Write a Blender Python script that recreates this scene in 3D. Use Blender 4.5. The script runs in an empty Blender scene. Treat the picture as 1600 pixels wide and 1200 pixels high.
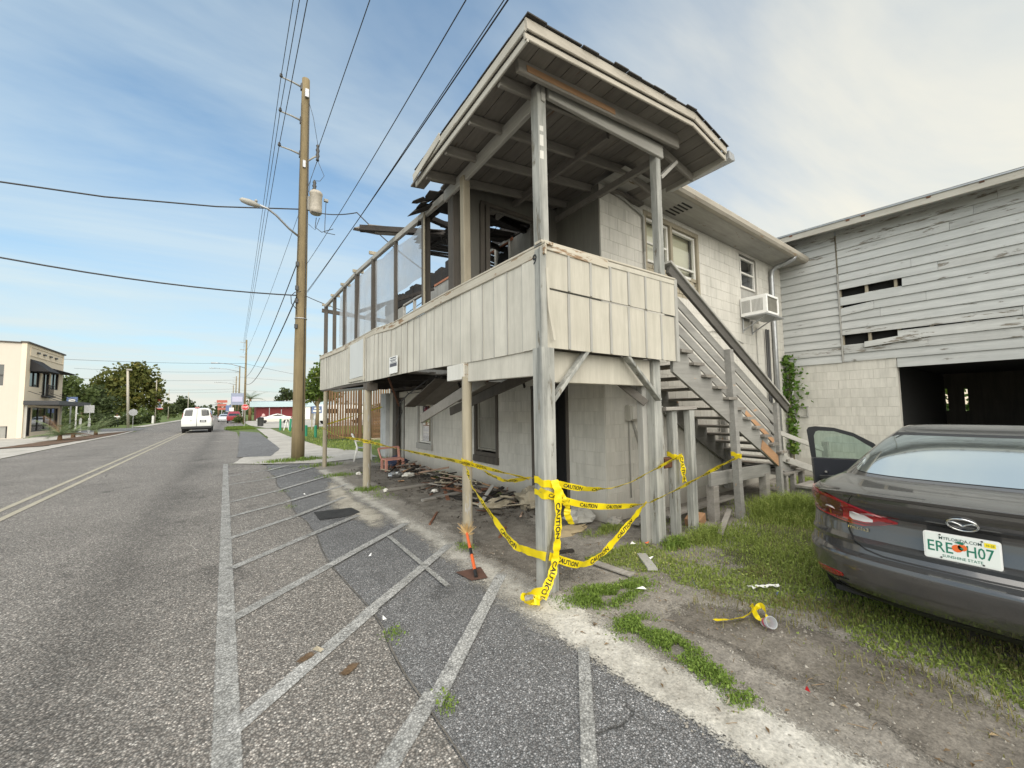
import bpy, bmesh, math, random
import numpy as np
from mathutils import Vector, Matrix, noise as mnoise
random.seed(11); RNG = np.random.default_rng(5)
S = bpy.context.scene
COL = S.collection
# ---------------------------------------------------------------- camera
cam = bpy.data.cameras.new('camera'); cam.sensor_width = 36; cam.lens = 610/1600*36
cam.clip_start = .05; cam.clip_end = 4000
camo = bpy.data.objects.new('camera', cam); COL.objects.link(camo)
_R = Matrix(((.81041,.02692,.58524),(-.58571,.05961,.80832),(-.01313,-.99786,.06407)))
_M = Matrix((_R.col[0], -_R.col[1], -_R.col[2])).transposed()
camo.matrix_world = Matrix.Translation((0,0,1.65)) @ _M.to_4x4()
S.camera = camo
# ---------------------------------------------------------------- sky, sun, exposure
SUN_EL, SUN_AZ = math.radians(42), math.radians(202)      # azimuth from +Y towards +X
wd = bpy.data.worlds.new('World'); S.world = wd; wd.use_nodes = True
wt = wd.node_tree; wt.nodes.clear()
def nd(nt, t, ins=None, **at):
    n = nt.nodes.new(t)
    for k, v in at.items(): setattr(n, k, v)
    for k, v in (ins or {}).items():
        s = n.inputs[k]
        if isinstance(v, bpy.types.NodeSocket): nt.links.new(v, s)
        else: s.default_value = v
    return n
def ramp(nt, fac, stops, interp='LINEAR'):
    n = nt.nodes.new('ShaderNodeValToRGB'); nt.links.new(fac, n.inputs[0]); cr = n.color_ramp
    cr.interpolation = interp
    while len(cr.elements) < len(stops): cr.elements.new(.5)
    for e, (p, c) in zip(cr.elements, stops):
        e.position = p; e.color = (c, c, c, 1) if isinstance(c, (int, float)) else (*c, 1)
    return n.outputs[0]
def mth(nt, op, a, b=0., c=0., clamp=False):
    n = nd(nt, 'ShaderNodeMath', {0: a, 1: b, 2: c}, operation=op, use_clamp=clamp); return n.outputs[0]
def mixc(nt, f, a, b, mode='MIX'):
    if isinstance(a, tuple): a = (*a[:3], 1)
    if isinstance(b, tuple): b = (*b[:3], 1)
    n = nt.nodes.new('ShaderNodeMix'); n.data_type = 'RGBA'; n.blend_type = mode
    for i, v in ((0, f), (6, a), (7, b)):
        if isinstance(v, bpy.types.NodeSocket): nt.links.new(v, n.inputs[i])
        else: n.inputs[i].default_value = v
    return n.outputs[2]
def build_sky():
    tc = nd(wt, 'ShaderNodeTexCoord'); d = tc.outputs['Generated']
    sky = nd(wt, 'ShaderNodeTexSky', sky_type='NISHITA', sun_disc=False, sun_elevation=SUN_EL,
             sun_rotation=SUN_AZ, air_density=1.0, dust_density=1.6, ozone_density=1.6)
    sx = nd(wt, 'ShaderNodeSeparateXYZ', {0: d}); z = mth(wt, 'MAXIMUM', sx.outputs[2], 0.0)
    zz = mth(wt, 'ADD', z, .12)
    cx = nd(wt, 'ShaderNodeCombineXYZ', {0: mth(wt, 'DIVIDE', sx.outputs[0], zz), 1: mth(wt, 'DIVIDE', sx.outputs[1], zz), 2: 0.})
    mp = nd(wt, 'ShaderNodeMapping', {'Vector': cx.outputs[0], 'Rotation': (0, 0, .7), 'Scale': (.55, 1.5, 1)})
    n1 = nd(wt, 'ShaderNodeTexNoise', {'Vector': mp.outputs[0], 'Scale': .8, 'Detail': 7., 'Roughness': .55, 'Distortion': .5})
    n2 = nd(wt, 'ShaderNodeTexNoise', {'Vector': cx.outputs[0], 'Scale': .32, 'Detail': 3.})
    c = mth(wt, 'ADD', mth(wt, 'MULTIPLY', n1.outputs[0], .62), mth(wt, 'MULTIPLY', n2.outputs[0], .5))
    cl = ramp(wt, c, [(.45, 0.), (.54, .40), (.64, .92)])
    # veil: thicker towards the horizon and towards the sun
    sd = (math.sin(1.75)*math.cos(.35), math.cos(1.75)*math.cos(.35), math.sin(.35))
    dt = nd(wt, 'ShaderNodeVectorMath', {0: d, 1: sd}, operation='DOT_PRODUCT').outputs['Value']
    sunw = ramp(wt, mth(wt, 'MULTIPLY_ADD', dt, .5, .5), [(.60, 0.), (.89, .40), (.98, .97)], 'EASE')
    hz = ramp(wt, z, [(0., .97), (.14, .80), (.36, .50), (.55, .22), (1., .12)], 'EASE')
    veil = mth(wt, 'MULTIPLY', mth(wt, 'MAXIMUM', hz, sunw), ramp(wt, n1.outputs[0], [(.34, .70), (.62, 1.)]))
    cov = mth(wt, 'SUBTRACT', 1., mth(wt, 'MULTIPLY', mth(wt, 'SUBTRACT', 1., veil), mth(wt, 'SUBTRACT', 1., cl)))
    warm = ramp(wt, mth(wt, 'MULTIPLY_ADD', dt, .5, .5), [(.0, (.80, .93, .99)), (.5, (.80, .93, .98)), (.8, (.77, .86, .90)), (.93, (1.02, 1.0, .89)), (1., (1.10, 1.05, .90))])
    low = ramp(wt, z, [(0., (1.18, 1.02, .88)), (.10, (1.08, 1.0, .93)), (.2, (1.0, 1.0, .98)), (.4, (1, 1, 1))])
    cc = mixc(wt, 1., warm, low, 'MULTIPLY')
    SK = .05
    blue = mixc(wt, 1., sky.outputs[0], (.84, 1.14, 1.17), 'MULTIPLY')
    ccs = mixc(wt, 1., mixc(wt, 1., cc, ramp(wt, n1.outputs[0], [(.3, (.88, .92, .96)), (.65, (1.06, 1.04, 1.01))]), 'MULTIPLY'), (CLOUD, CLOUD, CLOUD), 'MULTIPLY')
    allc = mixc(wt, cov, blue, ccs)
    bg = nd(wt, 'ShaderNodeBackground', {'Color': allc, 'Strength': SK})
    wt.links.new(bg.outputs[0], nd(wt, 'ShaderNodeOutputWorld').inputs[0])
CLOUD = 4.75
build_sky()
sl = bpy.data.lights.new('sun', 'SUN'); sl.energy = 1.5; sl.angle = math.radians(100); sl.color = (1, .90, .77)
so = bpy.data.objects.new('sun', sl); COL.objects.link(so)
_sd = Vector((math.sin(SUN_AZ)*math.cos(SUN_EL), math.cos(SUN_AZ)*math.cos(SUN_EL), math.sin(SUN_EL)))
so.rotation_euler = _sd.to_track_quat('Z', 'Y').to_euler()
vs = S.view_settings; vs.view_transform = 'Standard'; vs.look = 'None'; vs.gamma = 1; vs.use_curve_mapping = False
vs.exposure = 1.92
# ---------------------------------------------------------------- mesh builder
class MB:
    def __init__(s): s.v = []; s.f = []; s.mi = []
    def add(s, vs, fs, m=0):
        b = len(s.v); s.v += [tuple(p) for p in vs]
        s.f += [tuple(b+i for i in f) for f in fs]; s.mi += [m]*len(fs); return s
    def box(s, lo, hi, m=0):
        x0, y0, z0 = lo; x1, y1, z1 = hi
        v = [(x0,y0,z0),(x1,y0,z0),(x1,y1,z0),(x0,y1,z0),(x0,y0,z1),(x1,y0,z1),(x1,y1,z1),(x0,y1,z1)]
        return s.add(v, [(0,3,2,1),(4,5,6,7),(0,1,5,4),(1,2,6,5),(2,3,7,6),(3,0,4,7)], m)
    def cbox(s, c, size, rot=None, ch=.0, m=0):
        """box by centre with chamfered long edges along its longest axis"""
        R = rot or Matrix.Identity(3); c = Vector(c); sx, sy, sz = size
        ax = max(range(3), key=lambda i: size[i]); d = [Vector((1,0,0)), Vector((0,1,0)), Vector((0,0,1))]
        o = [i for i in range(3) if i != ax]
        a = R @ d[ax]*size[ax]/2
        return s.beam(c-a, c+a, size[o[0]], size[o[1]], up=R @ d[o[1]], ch=ch, m=m)
    def beam(s, p0, p1, w, h, up=(0,0,1), ch=.006, m=0, h1=None, w1=None):
        p0 = Vector(p0); p1 = Vector(p1); d = (p1-p0).normalized(); up = Vector(up)
        side = d.cross(up)
        if side.length < 1e-5: side = d.cross(Vector((1,0,0)))
        side.normalize(); u = side.cross(d)
        def ring(p, w, h):
            a, b = w/2, h/2; c = min(ch, a*.5, b*.5)
            if c <= 0: pr = [(-a,-b),(a,-b),(a,b),(-a,b)]
            else: pr = [(-a+c,-b),(a-c,-b),(a,-b+c),(a,b-c),(a-c,b),(-a+c,b),(-a,b-c),(-a,-b+c)]
            return [p+side*x+u*y for x, y in pr]
        r0 = ring(p0, w, h); r1 = ring(p1, w1 or w, h1 or h); n = len(r0)
        return s.add(r0+r1, [tuple(range(n))[::-1], tuple(range(n, 2*n))]+[(i,(i+1)%n,n+(i+1)%n,n+i) for i in range(n)], m)
    def tube(s, pts, r, n=8, m=0, cap=True):
        pts = [Vector(p) for p in pts]; rs = r if isinstance(r, (list, tuple)) else [r]*len(pts)
        b = []; prev = None
        for i, p in enumerate(pts):
            d = (pts[min(i+1, len(pts)-1)]-pts[max(i-1, 0)]).normalized()
            ref = prev if prev is not None else (Vector((0,0,1)) if abs(d.z) < .9 else Vector((1,0,0)))
            x = (ref-d*ref.dot(d)); x.normalize(); y = d.cross(x); prev = x
            b += [p+(x*math.cos(2*math.pi*k/n)+y*math.sin(2*math.pi*k/n))*rs[i] for k in range(n)]
        f = [(i*n+k, i*n+(k+1)%n, (i+1)*n+(k+1)%n, (i+1)*n+k) for i in range(len(pts)-1) for k in range(n)]
        if cap: f += [tuple(range(n))[::-1], tuple(range((len(pts)-1)*n, len(pts)*n))]
        return s.add(b, f, m)
    def lathe(s, prof, c=(0,0,0), n=16, m=0, axis=None):
        c = Vector(c); Rm = (Vector((0,0,1)).rotation_difference(Vector(axis)).to_matrix() if axis else Matrix.Identity(3))
        b = [c+Rm @ Vector((r*math.cos(2*math.pi*k/n), r*math.sin(2*math.pi*k/n), z)) for r, z in prof for k in range(n)]
        f = [(i*n+k, i*n+(k+1)%n, (i+1)*n+(k+1)%n, (i+1)*n+k) for i in range(len(prof)-1) for k in range(n)]
        f += [tuple(range(n))[::-1], tuple(range((len(prof)-1)*n, len(prof)*n))]
        return s.add(b, f, m)
    def prism(s, poly, d, m=0):
        n = len(poly); d = Vector(d); a = [Vector(p) for p in poly]; b = [p+d for p in a]
        return s.add(a+b, [tuple(range(n))[::-1], tuple(range(n, 2*n))]+[(i,(i+1)%n,n+(i+1)%n,n+i) for i in range(n)], m)
    def quad(s, a, b, c, d, m=0): return s.add([a,b,c,d], [(0,1,2,3)], m)
    def grid(s, fn, nu, nv, m=0, closed=False):
        b = [fn(i/(nu-1), j/(nv-1)) for j in range(nv) for i in range(nu)]
        return s.add(b, [(j*nu+i, j*nu+i+1, (j+1)*nu+i+1, (j+1)*nu+i) for j in range(nv-1) for i in range(nu-1)], m)
def orig(p):
    l = Vector((0,0,0))
    while p is not None: l += p.location; p = p.parent
    return l
def link(name, me, parent=None, loc=(0,0,0)):
    o = bpy.data.objects.new(name, me); COL.objects.link(o); o.parent = parent; o.location = loc; return o
def part(name, mb, mats, parent=None, smooth=False, loc=None, label=None, kind=None):
    """mesh object from world-space geometry; loc: own origin for a top-level mesh"""
    o0 = orig(parent) if parent else Vector(loc or (0,0,0))
    me = bpy.data.meshes.new(name)
    v = np.array(mb.v, float).reshape(-1, 3)-np.array(o0)
    me.from_pydata(v.tolist(), [], mb.f)
    for m in (mats if isinstance(mats, (list, tuple)) else [mats]): me.materials.append(m)
    if any(mb.mi): me.polygons.foreach_set('material_index', mb.mi)
    if smooth: me.polygons.foreach_set('use_smooth', [True]*len(me.polygons))
    if smooth and smooth is not True: me.set_sharp_from_angle(angle=math.radians(smooth))
    me.update()
    o = link(name, me, parent, (0,0,0) if parent else o0)
    if label: o['label'] = label
    if kind: o['kind'] = kind
    return o
def tag(o, label, cat, group=None):
    o['label'] = label; o['category'] = cat
    if group: o['group'] = group
    return o
def thing(name, label, cat, loc=(0,0,0), group=None, rz=0):
    o = link(name, None, None, loc); o.rotation_euler = (0,0,rz); return tag(o, label, cat, group)
def struct(name, mb, m, **k): return part(name, mb, m, kind='structure', **k)
def copy_tree(o, parent=None):
    c = o.copy(); COL.objects.link(c); c.parent = parent
    for ch in list(o.children): copy_tree(ch, c)
    return c
_tc = {}
def text_geo(t, bold=0.):
    """triangulated text outline, unit height, starts at x=0; returns verts, faces, width"""
    if (t, bold) in _tc: return _tc[(t, bold)]
    cu = bpy.data.curves.new('t', 'FONT'); cu.body = t; cu.size = 1.37; cu.resolution_u = 2; cu.offset = bold
    o = bpy.data.objects.new('t', cu); COL.objects.link(o)
    me = o.to_mesh(); v = [tuple(p.co) for p in me.vertices]; f = [tuple(p.vertices) for p in me.polygons]
    o.to_mesh_clear(); bpy.data.objects.remove(o); bpy.data.curves.remove(cu)
    x0 = min(p[0] for p in v); w = max(p[0] for p in v)-x0
    v = [(p[0]-x0, p[1]) for p in v]; _tc[(t, bold)] = (v, f, w); return v, f, w
def text_on(mb, t, org, xd, yd, h, width=None, m=0, bold=.01, nrm=None, center=False):
    v, f, w = text_geo(t, bold); xd = Vector(xd).normalized(); yd = Vector(yd).normalized(); org = Vector(org)
    k = (width/w if width else h)
    if center: org = org-xd*(w*k/2)
    q = [org+xd*(x*k)+yd*(y*h) for x, y in v]; mb.add(q, f, m)
    return mb
# ---------------------------------------------------------------- materials
def newmat(name):
    m = bpy.data.materials.new(name); m.use_nodes = True; nt = m.node_tree; nt.nodes.clear()
    out = nd(nt, 'ShaderNodeOutputMaterial'); b = nd(nt, 'ShaderNodeBsdfPrincipled'); nt.links.new(b.outputs[0], out.inputs[0])
    return m, nt, b, out
def simple(name, col, rough=.5, metal=0., spec=.5, coat=0., trans=0., rnd=0., noise=0.):
    m, nt, b, out = newmat(name)
    c = (*col, 1)
    b.inputs['Roughness'].default_value = rough; b.inputs['Metallic'].default_value = metal
    b.inputs['Specular IOR Level'].default_value = spec; b.inputs['Coat Weight'].default_value = coat
    b.inputs['Coat Roughness'].default_value = .03; b.inputs['Transmission Weight'].default_value = trans
    if noise:
        p = nd(nt, 'ShaderNodeNewGeometry').outputs['Position']
        n = nd(nt, 'ShaderNodeTexNoise', {'Vector': p, 'Scale': 9., 'Detail': 5.}).outputs[0]
        f = mth(nt, 'MULTIPLY', ramp(nt, n, [(.35, 0.), (.7, 1.)]), noise)
        nt.links.new(mixc(nt, f, c, tuple(x*.55 for x in col)), b.inputs['Base Color'])
    else: b.inputs['Base Color'].default_value = c
    return m
def weathered(name, col, dark, dirt=.5, streak=.5, peel=None, peel_amt=.0, grain=(0,0,1), rough=.75, rnd=.08, bump=.25, fine=60., low=None):
    m, nt, b, out = newmat(name)
    p = nd(nt, 'ShaderNodeNewGeometry').outputs['Position']
    oi = nd(nt, 'ShaderNodeObjectInfo').outputs['Random']
    pp = nd(nt, 'ShaderNodeVectorMath', {0: p, 1: nd(nt, 'ShaderNodeCombineXYZ', {0: mth(nt, 'MULTIPLY', oi, 7.), 1: 0., 2: mth(nt, 'MULTIPLY', oi, 3.)}).outputs[0]}, operation='ADD').outputs[0]
    n1 = nd(nt, 'ShaderNodeTexNoise', {'Vector': p, 'Scale': 1.6, 'Detail': 6., 'Roughness': .6}).outputs[0]
    gs = tuple(.7 if g else 9. for g in grain)
    sm = nd(nt, 'ShaderNodeMapping', {'Vector': pp, 'Scale': gs}).outputs[0]
    n2 = nd(nt, 'ShaderNodeTexNoise', {'Vector': sm, 'Scale': 1.4, 'Detail': 7., 'Roughness': .62}).outputs[0]
    gf = tuple(.06 if g else 1. for g in grain)
    fm = nd(nt, 'ShaderNodeMapping', {'Vector': pp, 'Scale': gf}).outputs[0]
    n3 = nd(nt, 'ShaderNodeTexNoise', {'Vector': fm if streak > .2 else p, 'Scale': fine, 'Detail': 4.}).outputs[0]
    f = mth(nt, 'ADD', mth(nt, 'MULTIPLY', ramp(nt, n1, [(.38, 0.), (.72, 1.)]), dirt), mth(nt, 'MULTIPLY', ramp(nt, n2, [(.42, 0.), (.72, 1.)]), streak), clamp=True)
    c = mixc(nt, f, col, dark)
    c = mixc(nt, mth(nt, 'MULTIPLY', ramp(nt, n3, [(.4, 0.), (.65, 1.)]), .28), c, dark)
    if peel:
        pk = nd(nt, 'ShaderNodeTexNoise', {'Vector': nd(nt, 'ShaderNodeMapping', {'Vector': pp, 'Scale': tuple(1.6 if g else 9. for g in grain)}).outputs[0], 'Scale': 1.3, 'Detail': 8., 'Roughness': .7}).outputs[0]
        lo = .66-peel_amt*.3
        pf = ramp(nt, pk, [(lo, 0.), (lo+.035, 1.)])
        c = mixc(nt, pf, c, mixc(nt, n3, tuple(x*1.25 for x in peel), tuple(x*.6 for x in peel)))
    if low:      # splash dirt band near the ground
        z = nd(nt, 'ShaderNodeSeparateXYZ', {0: p}).outputs[2]
        lf = ramp(nt, mth(nt, 'ADD', z, mth(nt, 'MULTIPLY', n2, .5)), [(.15, 1.), (.75, 0.)])
        c = mixc(nt, mth(nt, 'MULTIPLY', lf, .6), c, low)
    v = mth(nt, 'MULTIPLY_ADD', oi, 2*rnd, 1-rnd)
    hs = nd(nt, 'ShaderNodeHueSaturation', {'Color': c, 'Value': v})
    nt.links.new(hs.outputs[0], b.inputs['Base Color']); b.inputs['Roughness'].default_value = rough
    b.inputs['Specular IOR Level'].default_value = .3
    h = mth(nt, 'ADD', mth(nt, 'MULTIPLY', n3, .5), mth(nt, 'MULTIPLY', n2, .5))
    if peel: h = mth(nt, 'SUBTRACT', h, mth(nt, 'MULTIPLY', pf, .8))
    bp = nd(nt, 'ShaderNodeBump', {'Height': h, 'Strength': bump, 'Distance': .01})
    nt.links.new(bp.outputs[0], b.inputs['Normal'])
    return m
def leafmat(name, c1, c2, c3=None, trans=.35):
    m, nt, b, out = newmat(name)
    g = nd(nt, 'ShaderNodeNewGeometry')
    r = g.outputs['Random Per Island']
    big = nd(nt, 'ShaderNodeTexNoise', {'Vector': g.outputs['Position'], 'Scale': .55, 'Detail': 3.}).outputs[0]
    st = [(0., c1), (.8, c2), (1., c3 or c2)]
    c = ramp(nt, mth(nt, 'ADD', mth(nt, 'MULTIPLY', r, .75), mth(nt, 'MULTIPLY', mth(nt, 'SUBTRACT', big, .35), .8), clamp=True), st)
    nt.links.new(c, b.inputs['Base Color']); b.inputs['Roughness'].default_value = .6; b.inputs['Specular IOR Level'].default_value = .25
    t = nd(nt, 'ShaderNodeBsdfTranslucent', {'Color': c})
    mx = nd(nt, 'ShaderNodeMixShader', {0: trans, 1: b.outputs[0], 2: t.outputs[0]})
    nt.links.new(mx.outputs[0], out.inputs[0]); return m
M = {}
M['block'] = weathered('painted_block', (.60,.58,.53), (.39,.38,.345), .45, .55, low=(.16,.14,.11), rough=.85, rnd=.035, bump=.35, fine=90., grain=(0,0,1))
M['mortar'] = weathered('painted_mortar', (.53,.51,.465), (.35,.34,.31), .5, .4, low=(.13,.11,.09), rough=.9, rnd=0)
M['panel'] = weathered('cream_panel', (.50,.475,.41), (.33,.312,.26), .40, .46, rough=.7, rnd=.05, fine=120., bump=.12)
M['panel_street'] = weathered('grey_cream_panel', (.58,.555,.49), (.37,.355,.31), .46, .55, rough=.7, rnd=.06, fine=120., bump=.12)
M['batten'] = weathered('grey_batten', (.37,.365,.34), (.24,.235,.22), .4, .4, rnd=.06)
M['rail'] = weathered('peeling_rail', (.52,.49,.42), (.33,.29,.22), .4, .3, peel=(.26,.17,.10), peel_amt=.35, grain=(0,1,0), rnd=.08)
M['railx'] = weathered('peeling_rail_x', (.52,.49,.42), (.33,.29,.22), .4, .3, peel=(.26,.17,.10), peel_amt=.35, grain=(1,0,0), rnd=.08)
M['post'] = weathered('weathered_post', (.42,.42,.39), (.17,.175,.165), .5, .95, peel=(.20,.185,.15), peel_amt=.22, rnd=.05, bump=.6)
M['trimy'] = weathered('grey_trim_y', (.40,.39,.36), (.25,.24,.22), .4, .5, peel=(.2,.15,.1), peel_amt=.12, grain=(0,1,0), rnd=.08)
M['trimx'] = weathered('grey_trim_x', (.40,.39,.36), (.25,.24,.22), .4, .5, peel=(.2,.15,.1), peel_amt=.12, grain=(1,0,0), rnd=.08)
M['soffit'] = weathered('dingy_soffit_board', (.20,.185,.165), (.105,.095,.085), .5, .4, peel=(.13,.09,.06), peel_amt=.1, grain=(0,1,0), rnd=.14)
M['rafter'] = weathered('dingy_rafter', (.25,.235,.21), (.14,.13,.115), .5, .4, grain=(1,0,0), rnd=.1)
M['fascia'] = weathered('cream_fascia', (.46,.425,.365), (.29,.265,.225), .45, .45, peel=(.36,.27,.19), peel_amt=.12, grain=(1,0,0), rnd=.05)
M['fascia_y'] = weathered('cream_fascia_y', (.47,.45,.40), (.30,.28,.24), .45, .45, peel=(.3,.24,.18), peel_amt=.1, grain=(0,1,0), rnd=.05)
M['bare'] = weathered('bare_pine', (.42,.25,.14), (.27,.15,.08), .3, .6, grain=(1,0,0), rnd=.1)
M['shingle'] = weathered('dark_shingle', (.060,.055,.050), (.03,.03,.03), .5, .2, rnd=.25, rough=.95)
M['char'] = weathered('charred_wood', (.035,.030,.027), (.012,.011,.010), .5, .5, grain=(0,1,0), rnd=.3, bump=.8)
M['rust'] = weathered('rusty_wood', (.16,.070,.040), (.07,.035,.022), .5, .5, grain=(0,1,0), rnd=.3)
M['dkwood'] = weathered('dark_brown_wood', (.105,.092,.078), (.055,.05,.045), .4, .6, rnd=.12)
M['tan'] = weathered('tan_wood', (.37,.33,.25), (.22,.19,.14), .4, .6, rnd=.1)
M['pole_tan'] = weathered('peeled_round_post', (.42,.375,.28), (.25,.22,.17), .35, .6, peel=(.42,.41,.39), peel_amt=.25, rnd=.08, bump=.4)
M['siding'] = weathered('grey_siding', (.48,.49,.48), (.32,.33,.325), .4, .45, peel=(.17,.155,.135), peel_amt=.10, grain=(0,1,0), rnd=.06, bump=.4)
M['siding_bad'] = weathered('peeling_siding', (.48,.485,.47), (.31,.315,.305), .5, .5, peel=(.20,.18,.15), peel_amt=.30, grain=(0,1,0), rnd=.08, bump=.6)
M['stair'] = weathered('grey_stair_paint', (.30,.295,.275), (.17,.165,.155), .5, .55, peel=(.50,.30,.17), peel_amt=.03, grain=(1,0,0), rnd=.06)
M['stair_d'] = weathered('dark_rail_paint', (.10,.095,.085), (.06,.055,.05), .4, .4, grain=(1,0,0), rnd=.08)
M['tread'] = weathered('worn_tread', (.26,.245,.22), (.13,.115,.10), .5, .5, peel=(.24,.13,.07), peel_amt=.15, grain=(0,1,0), rnd=.15)
M['graywood'] = weathered('silver_grey_wood', (.30,.285,.26), (.15,.135,.12), .4, .7, grain=(1,0,0), rnd=.2, bump=.6)
M['brownwood'] = weathered('brown_slat_wood', (.20,.118,.062), (.10,.06,.034), .4, .6, rnd=.22)
M['white'] = simple('white_plastic', (.78,.78,.76), .4, noise=.15)
M['whitetrim'] = weathered('white_trim', (.66,.65,.61), (.45,.44,.40), .3, .3, rnd=.03)
M['black'] = simple('black', (.012,.012,.013), .6)
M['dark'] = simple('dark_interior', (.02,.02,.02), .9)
M['metal'] = simple('galvanised_metal', (.42,.43,.44), .42, .75, noise=.4)
M['dkmetal'] = simple('dark_metal', (.06,.06,.06), .5, .4)
M['wire'] = simple('cable_black', (.03,.03,.032), .6)
M['yellow'] = simple('caution_yellow', (.86,.70,.015), .38)
M['red'] = simple('sign_red', (.50,.015,.02), .45)
M['green'] = simple('bollard_green', (.02,.22,.12), .5)
M['orange'] = simple('orange_handle', (.62,.12,.03), .5)
M['blue'] = simple('sign_blue', (.14,.20,.38), .5, noise=.3)
M['rubber'] = simple('tyre_rubber', (.018,.018,.019), .85)
def glassmat(name, tint=(.9,.95,.93), refl=.0, dens=0.15):
    m, nt, b, out = newmat(name); nt.nodes.remove(b)
    fr = nd(nt, 'ShaderNodeFresnel', {'IOR': 1.5}).outputs[0]
    g = nd(nt, 'ShaderNodeBsdfGlossy', {'Color': (.95,.97,1,1), 'Roughness': .02})
    t = nd(nt, 'ShaderNodeBsdfTransparent', {'Color': (*tint, 1)})
    f = mth(nt, 'ADD', fr, refl, clamp=True)
    mx = nd(nt, 'ShaderNodeMixShader', {0: f, 1: t.outputs[0], 2: g.outputs[0]}); nt.links.new(mx.outputs[0], out.inputs[0]); return m
M['glass'] = glassmat('window_glass', (.86,.9,.9), .08)
M['carglass'] = glassmat('tinted_green_glass', (.52,.66,.60), .03)
M['film'] = None
def filmmat():
    m, nt, b, out = newmat('plastic_sheeting')
    b.inputs['Base Color'].default_value = (.62,.64,.66,1); b.inputs['Roughness'].default_value = .35
    t = nd(nt, 'ShaderNodeBsdfTransparent', {'Color': (.92,.94,.96,1)})
    tl = nd(nt, 'ShaderNodeBsdfTranslucent', {'Color': (.7,.72,.75,1)})
    a = nd(nt, 'ShaderNodeMixShader', {0: .5, 1: b.outputs[0], 2: tl.outputs[0]})
    p = nd(nt, 'ShaderNodeNewGeometry').outputs['Position']
    n = nd(nt, 'ShaderNodeTexNoise', {'Vector': p, 'Scale': 2.2, 'Detail': 4.}).outputs[0]
    mx = nd(nt, 'ShaderNodeMixShader', {0: ramp(nt, n, [(.3, .50), (.7, .22)]), 1: a.outputs[0], 2: t.outputs[0]})
    nt.links.new(mx.outputs[0], out.inputs[0]); return m
M['film'] = filmmat()
# ================================================================ ground
def asphalt(name, base, lo, hi, scale, patch, cover=False, warm=(1,1,1), tracks=False):
    m, nt, b, out = newmat(name)
    p = nd(nt, 'ShaderNodeNewGeometry').outputs['Position']
    vo = nd(nt, 'ShaderNodeTexVoronoi', {'Vector': p, 'Scale': scale})
    rc = nd(nt, 'ShaderNodeSeparateColor', {0: vo.outputs['Color']})
    st = ramp(nt, rc.outputs[0], [(0., lo), (.55, base), (.86, base*1.25), (.93, hi), (1., hi*1.3)])
    dk = ramp(nt, vo.outputs['Distance'], [(.25, 1.), (.62, .42)])
    big = nd(nt, 'ShaderNodeTexNoise', {'Vector': p, 'Scale': .55, 'Detail': 6., 'Roughness': .6}).outputs[0]
    mid = nd(nt, 'ShaderNodeTexNoise', {'Vector': p, 'Scale': 5., 'Detail': 5.}).outputs[0]
    k = mth(nt, 'MULTIPLY', mth(nt, 'MULTIPLY', st, dk), mth(nt, 'MULTIPLY_ADD', big, patch, 1-patch*.5))
    k = mth(nt, 'MULTIPLY', k, mth(nt, 'MULTIPLY_ADD', mid, .4, .8))
    if tracks:          # two tyre-polished, stained bands in the near lane, one in the far lane
        x = nd(nt, 'ShaderNodeSeparateXYZ', {0: p}).outputs[0]
        wob = mth(nt, 'ADD', x, mth(nt, 'MULTIPLY', mth(nt, 'SUBTRACT', big, .5), .9))
        t = ramp(nt, mth(nt, 'MULTIPLY_ADD', wob, 1/8., 7/8.), [(.0, 1.), (.20, 1.), (.27, .93), (.36, 1.02), (.70, 1.), (.765, .74), (.80, .86), (.84, 1.), (.90, 1.03)], 'EASE')
        k = mth(nt, 'MULTIPLY', k, t)
    so_ = nd(nt, 'ShaderNodeTexNoise', {'Vector': p, 'Scale': 1.1, 'Detail': 3., 'Distortion': 1.2}).outputs[0]
    k = mth(nt, 'MULTIPLY', k, ramp(nt, so_, [(.26, .62), (.36, 1.), (.66, 1.), (.78, 1.22)]))
    tint = mixc(nt, rc.outputs[1], tuple(warm), tuple(w*(1.06 if i == 0 else .97 if i == 2 else 1) for i, w in enumerate(warm)))
    c = mixc(nt, 1., tint, nd(nt, 'ShaderNodeCombineColor', {0: k, 1: k, 2: k}).outputs[0], 'MULTIPLY')
    # cracks
    wv = nd(nt, 'ShaderNodeTexNoise', {'Vector': p, 'Scale': 2.5, 'Detail': 4.}).outputs['Color']
    pd = nd(nt, 'ShaderNodeVectorMath', {0: p, 1: nd(nt, 'ShaderNodeVectorMath', {0: wv, 1: (.35,.35,.35)}, operation='MULTIPLY').outputs[0]}, operation='ADD').outputs[0]
    ck = nd(nt, 'ShaderNodeTexVoronoi', {'Vector': pd, 'Scale': .42}, feature='DISTANCE_TO_EDGE').outputs['Distance']
    cf = mth(nt, 'MULTIPLY', ramp(nt, ck, [(.0, 1.), (.006, .0)]), ramp(nt, big, [(.5, 0.), (.62, .8)]))
    c = mixc(nt, cf, c, (.025,.024,.022))
    nt.links.new(c, b.inputs['Base Color']); b.inputs['Roughness'].default_value = .85; b.inputs['Specular IOR Level'].default_value = .35
    h = mth(nt, 'SUBTRACT', mth(nt, 'MULTIPLY', rc.outputs[0], .35), mth(nt, 'MULTIPLY', vo.outputs['Distance'], 1.))
    h = mth(nt, 'SUBTRACT', h, cf)
    nt.links.new(nd(nt, 'ShaderNodeBump', {'Height': h, 'Strength': .8, 'Distance': .006}).outputs[0], b.inputs['Normal'])
    return m
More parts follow.
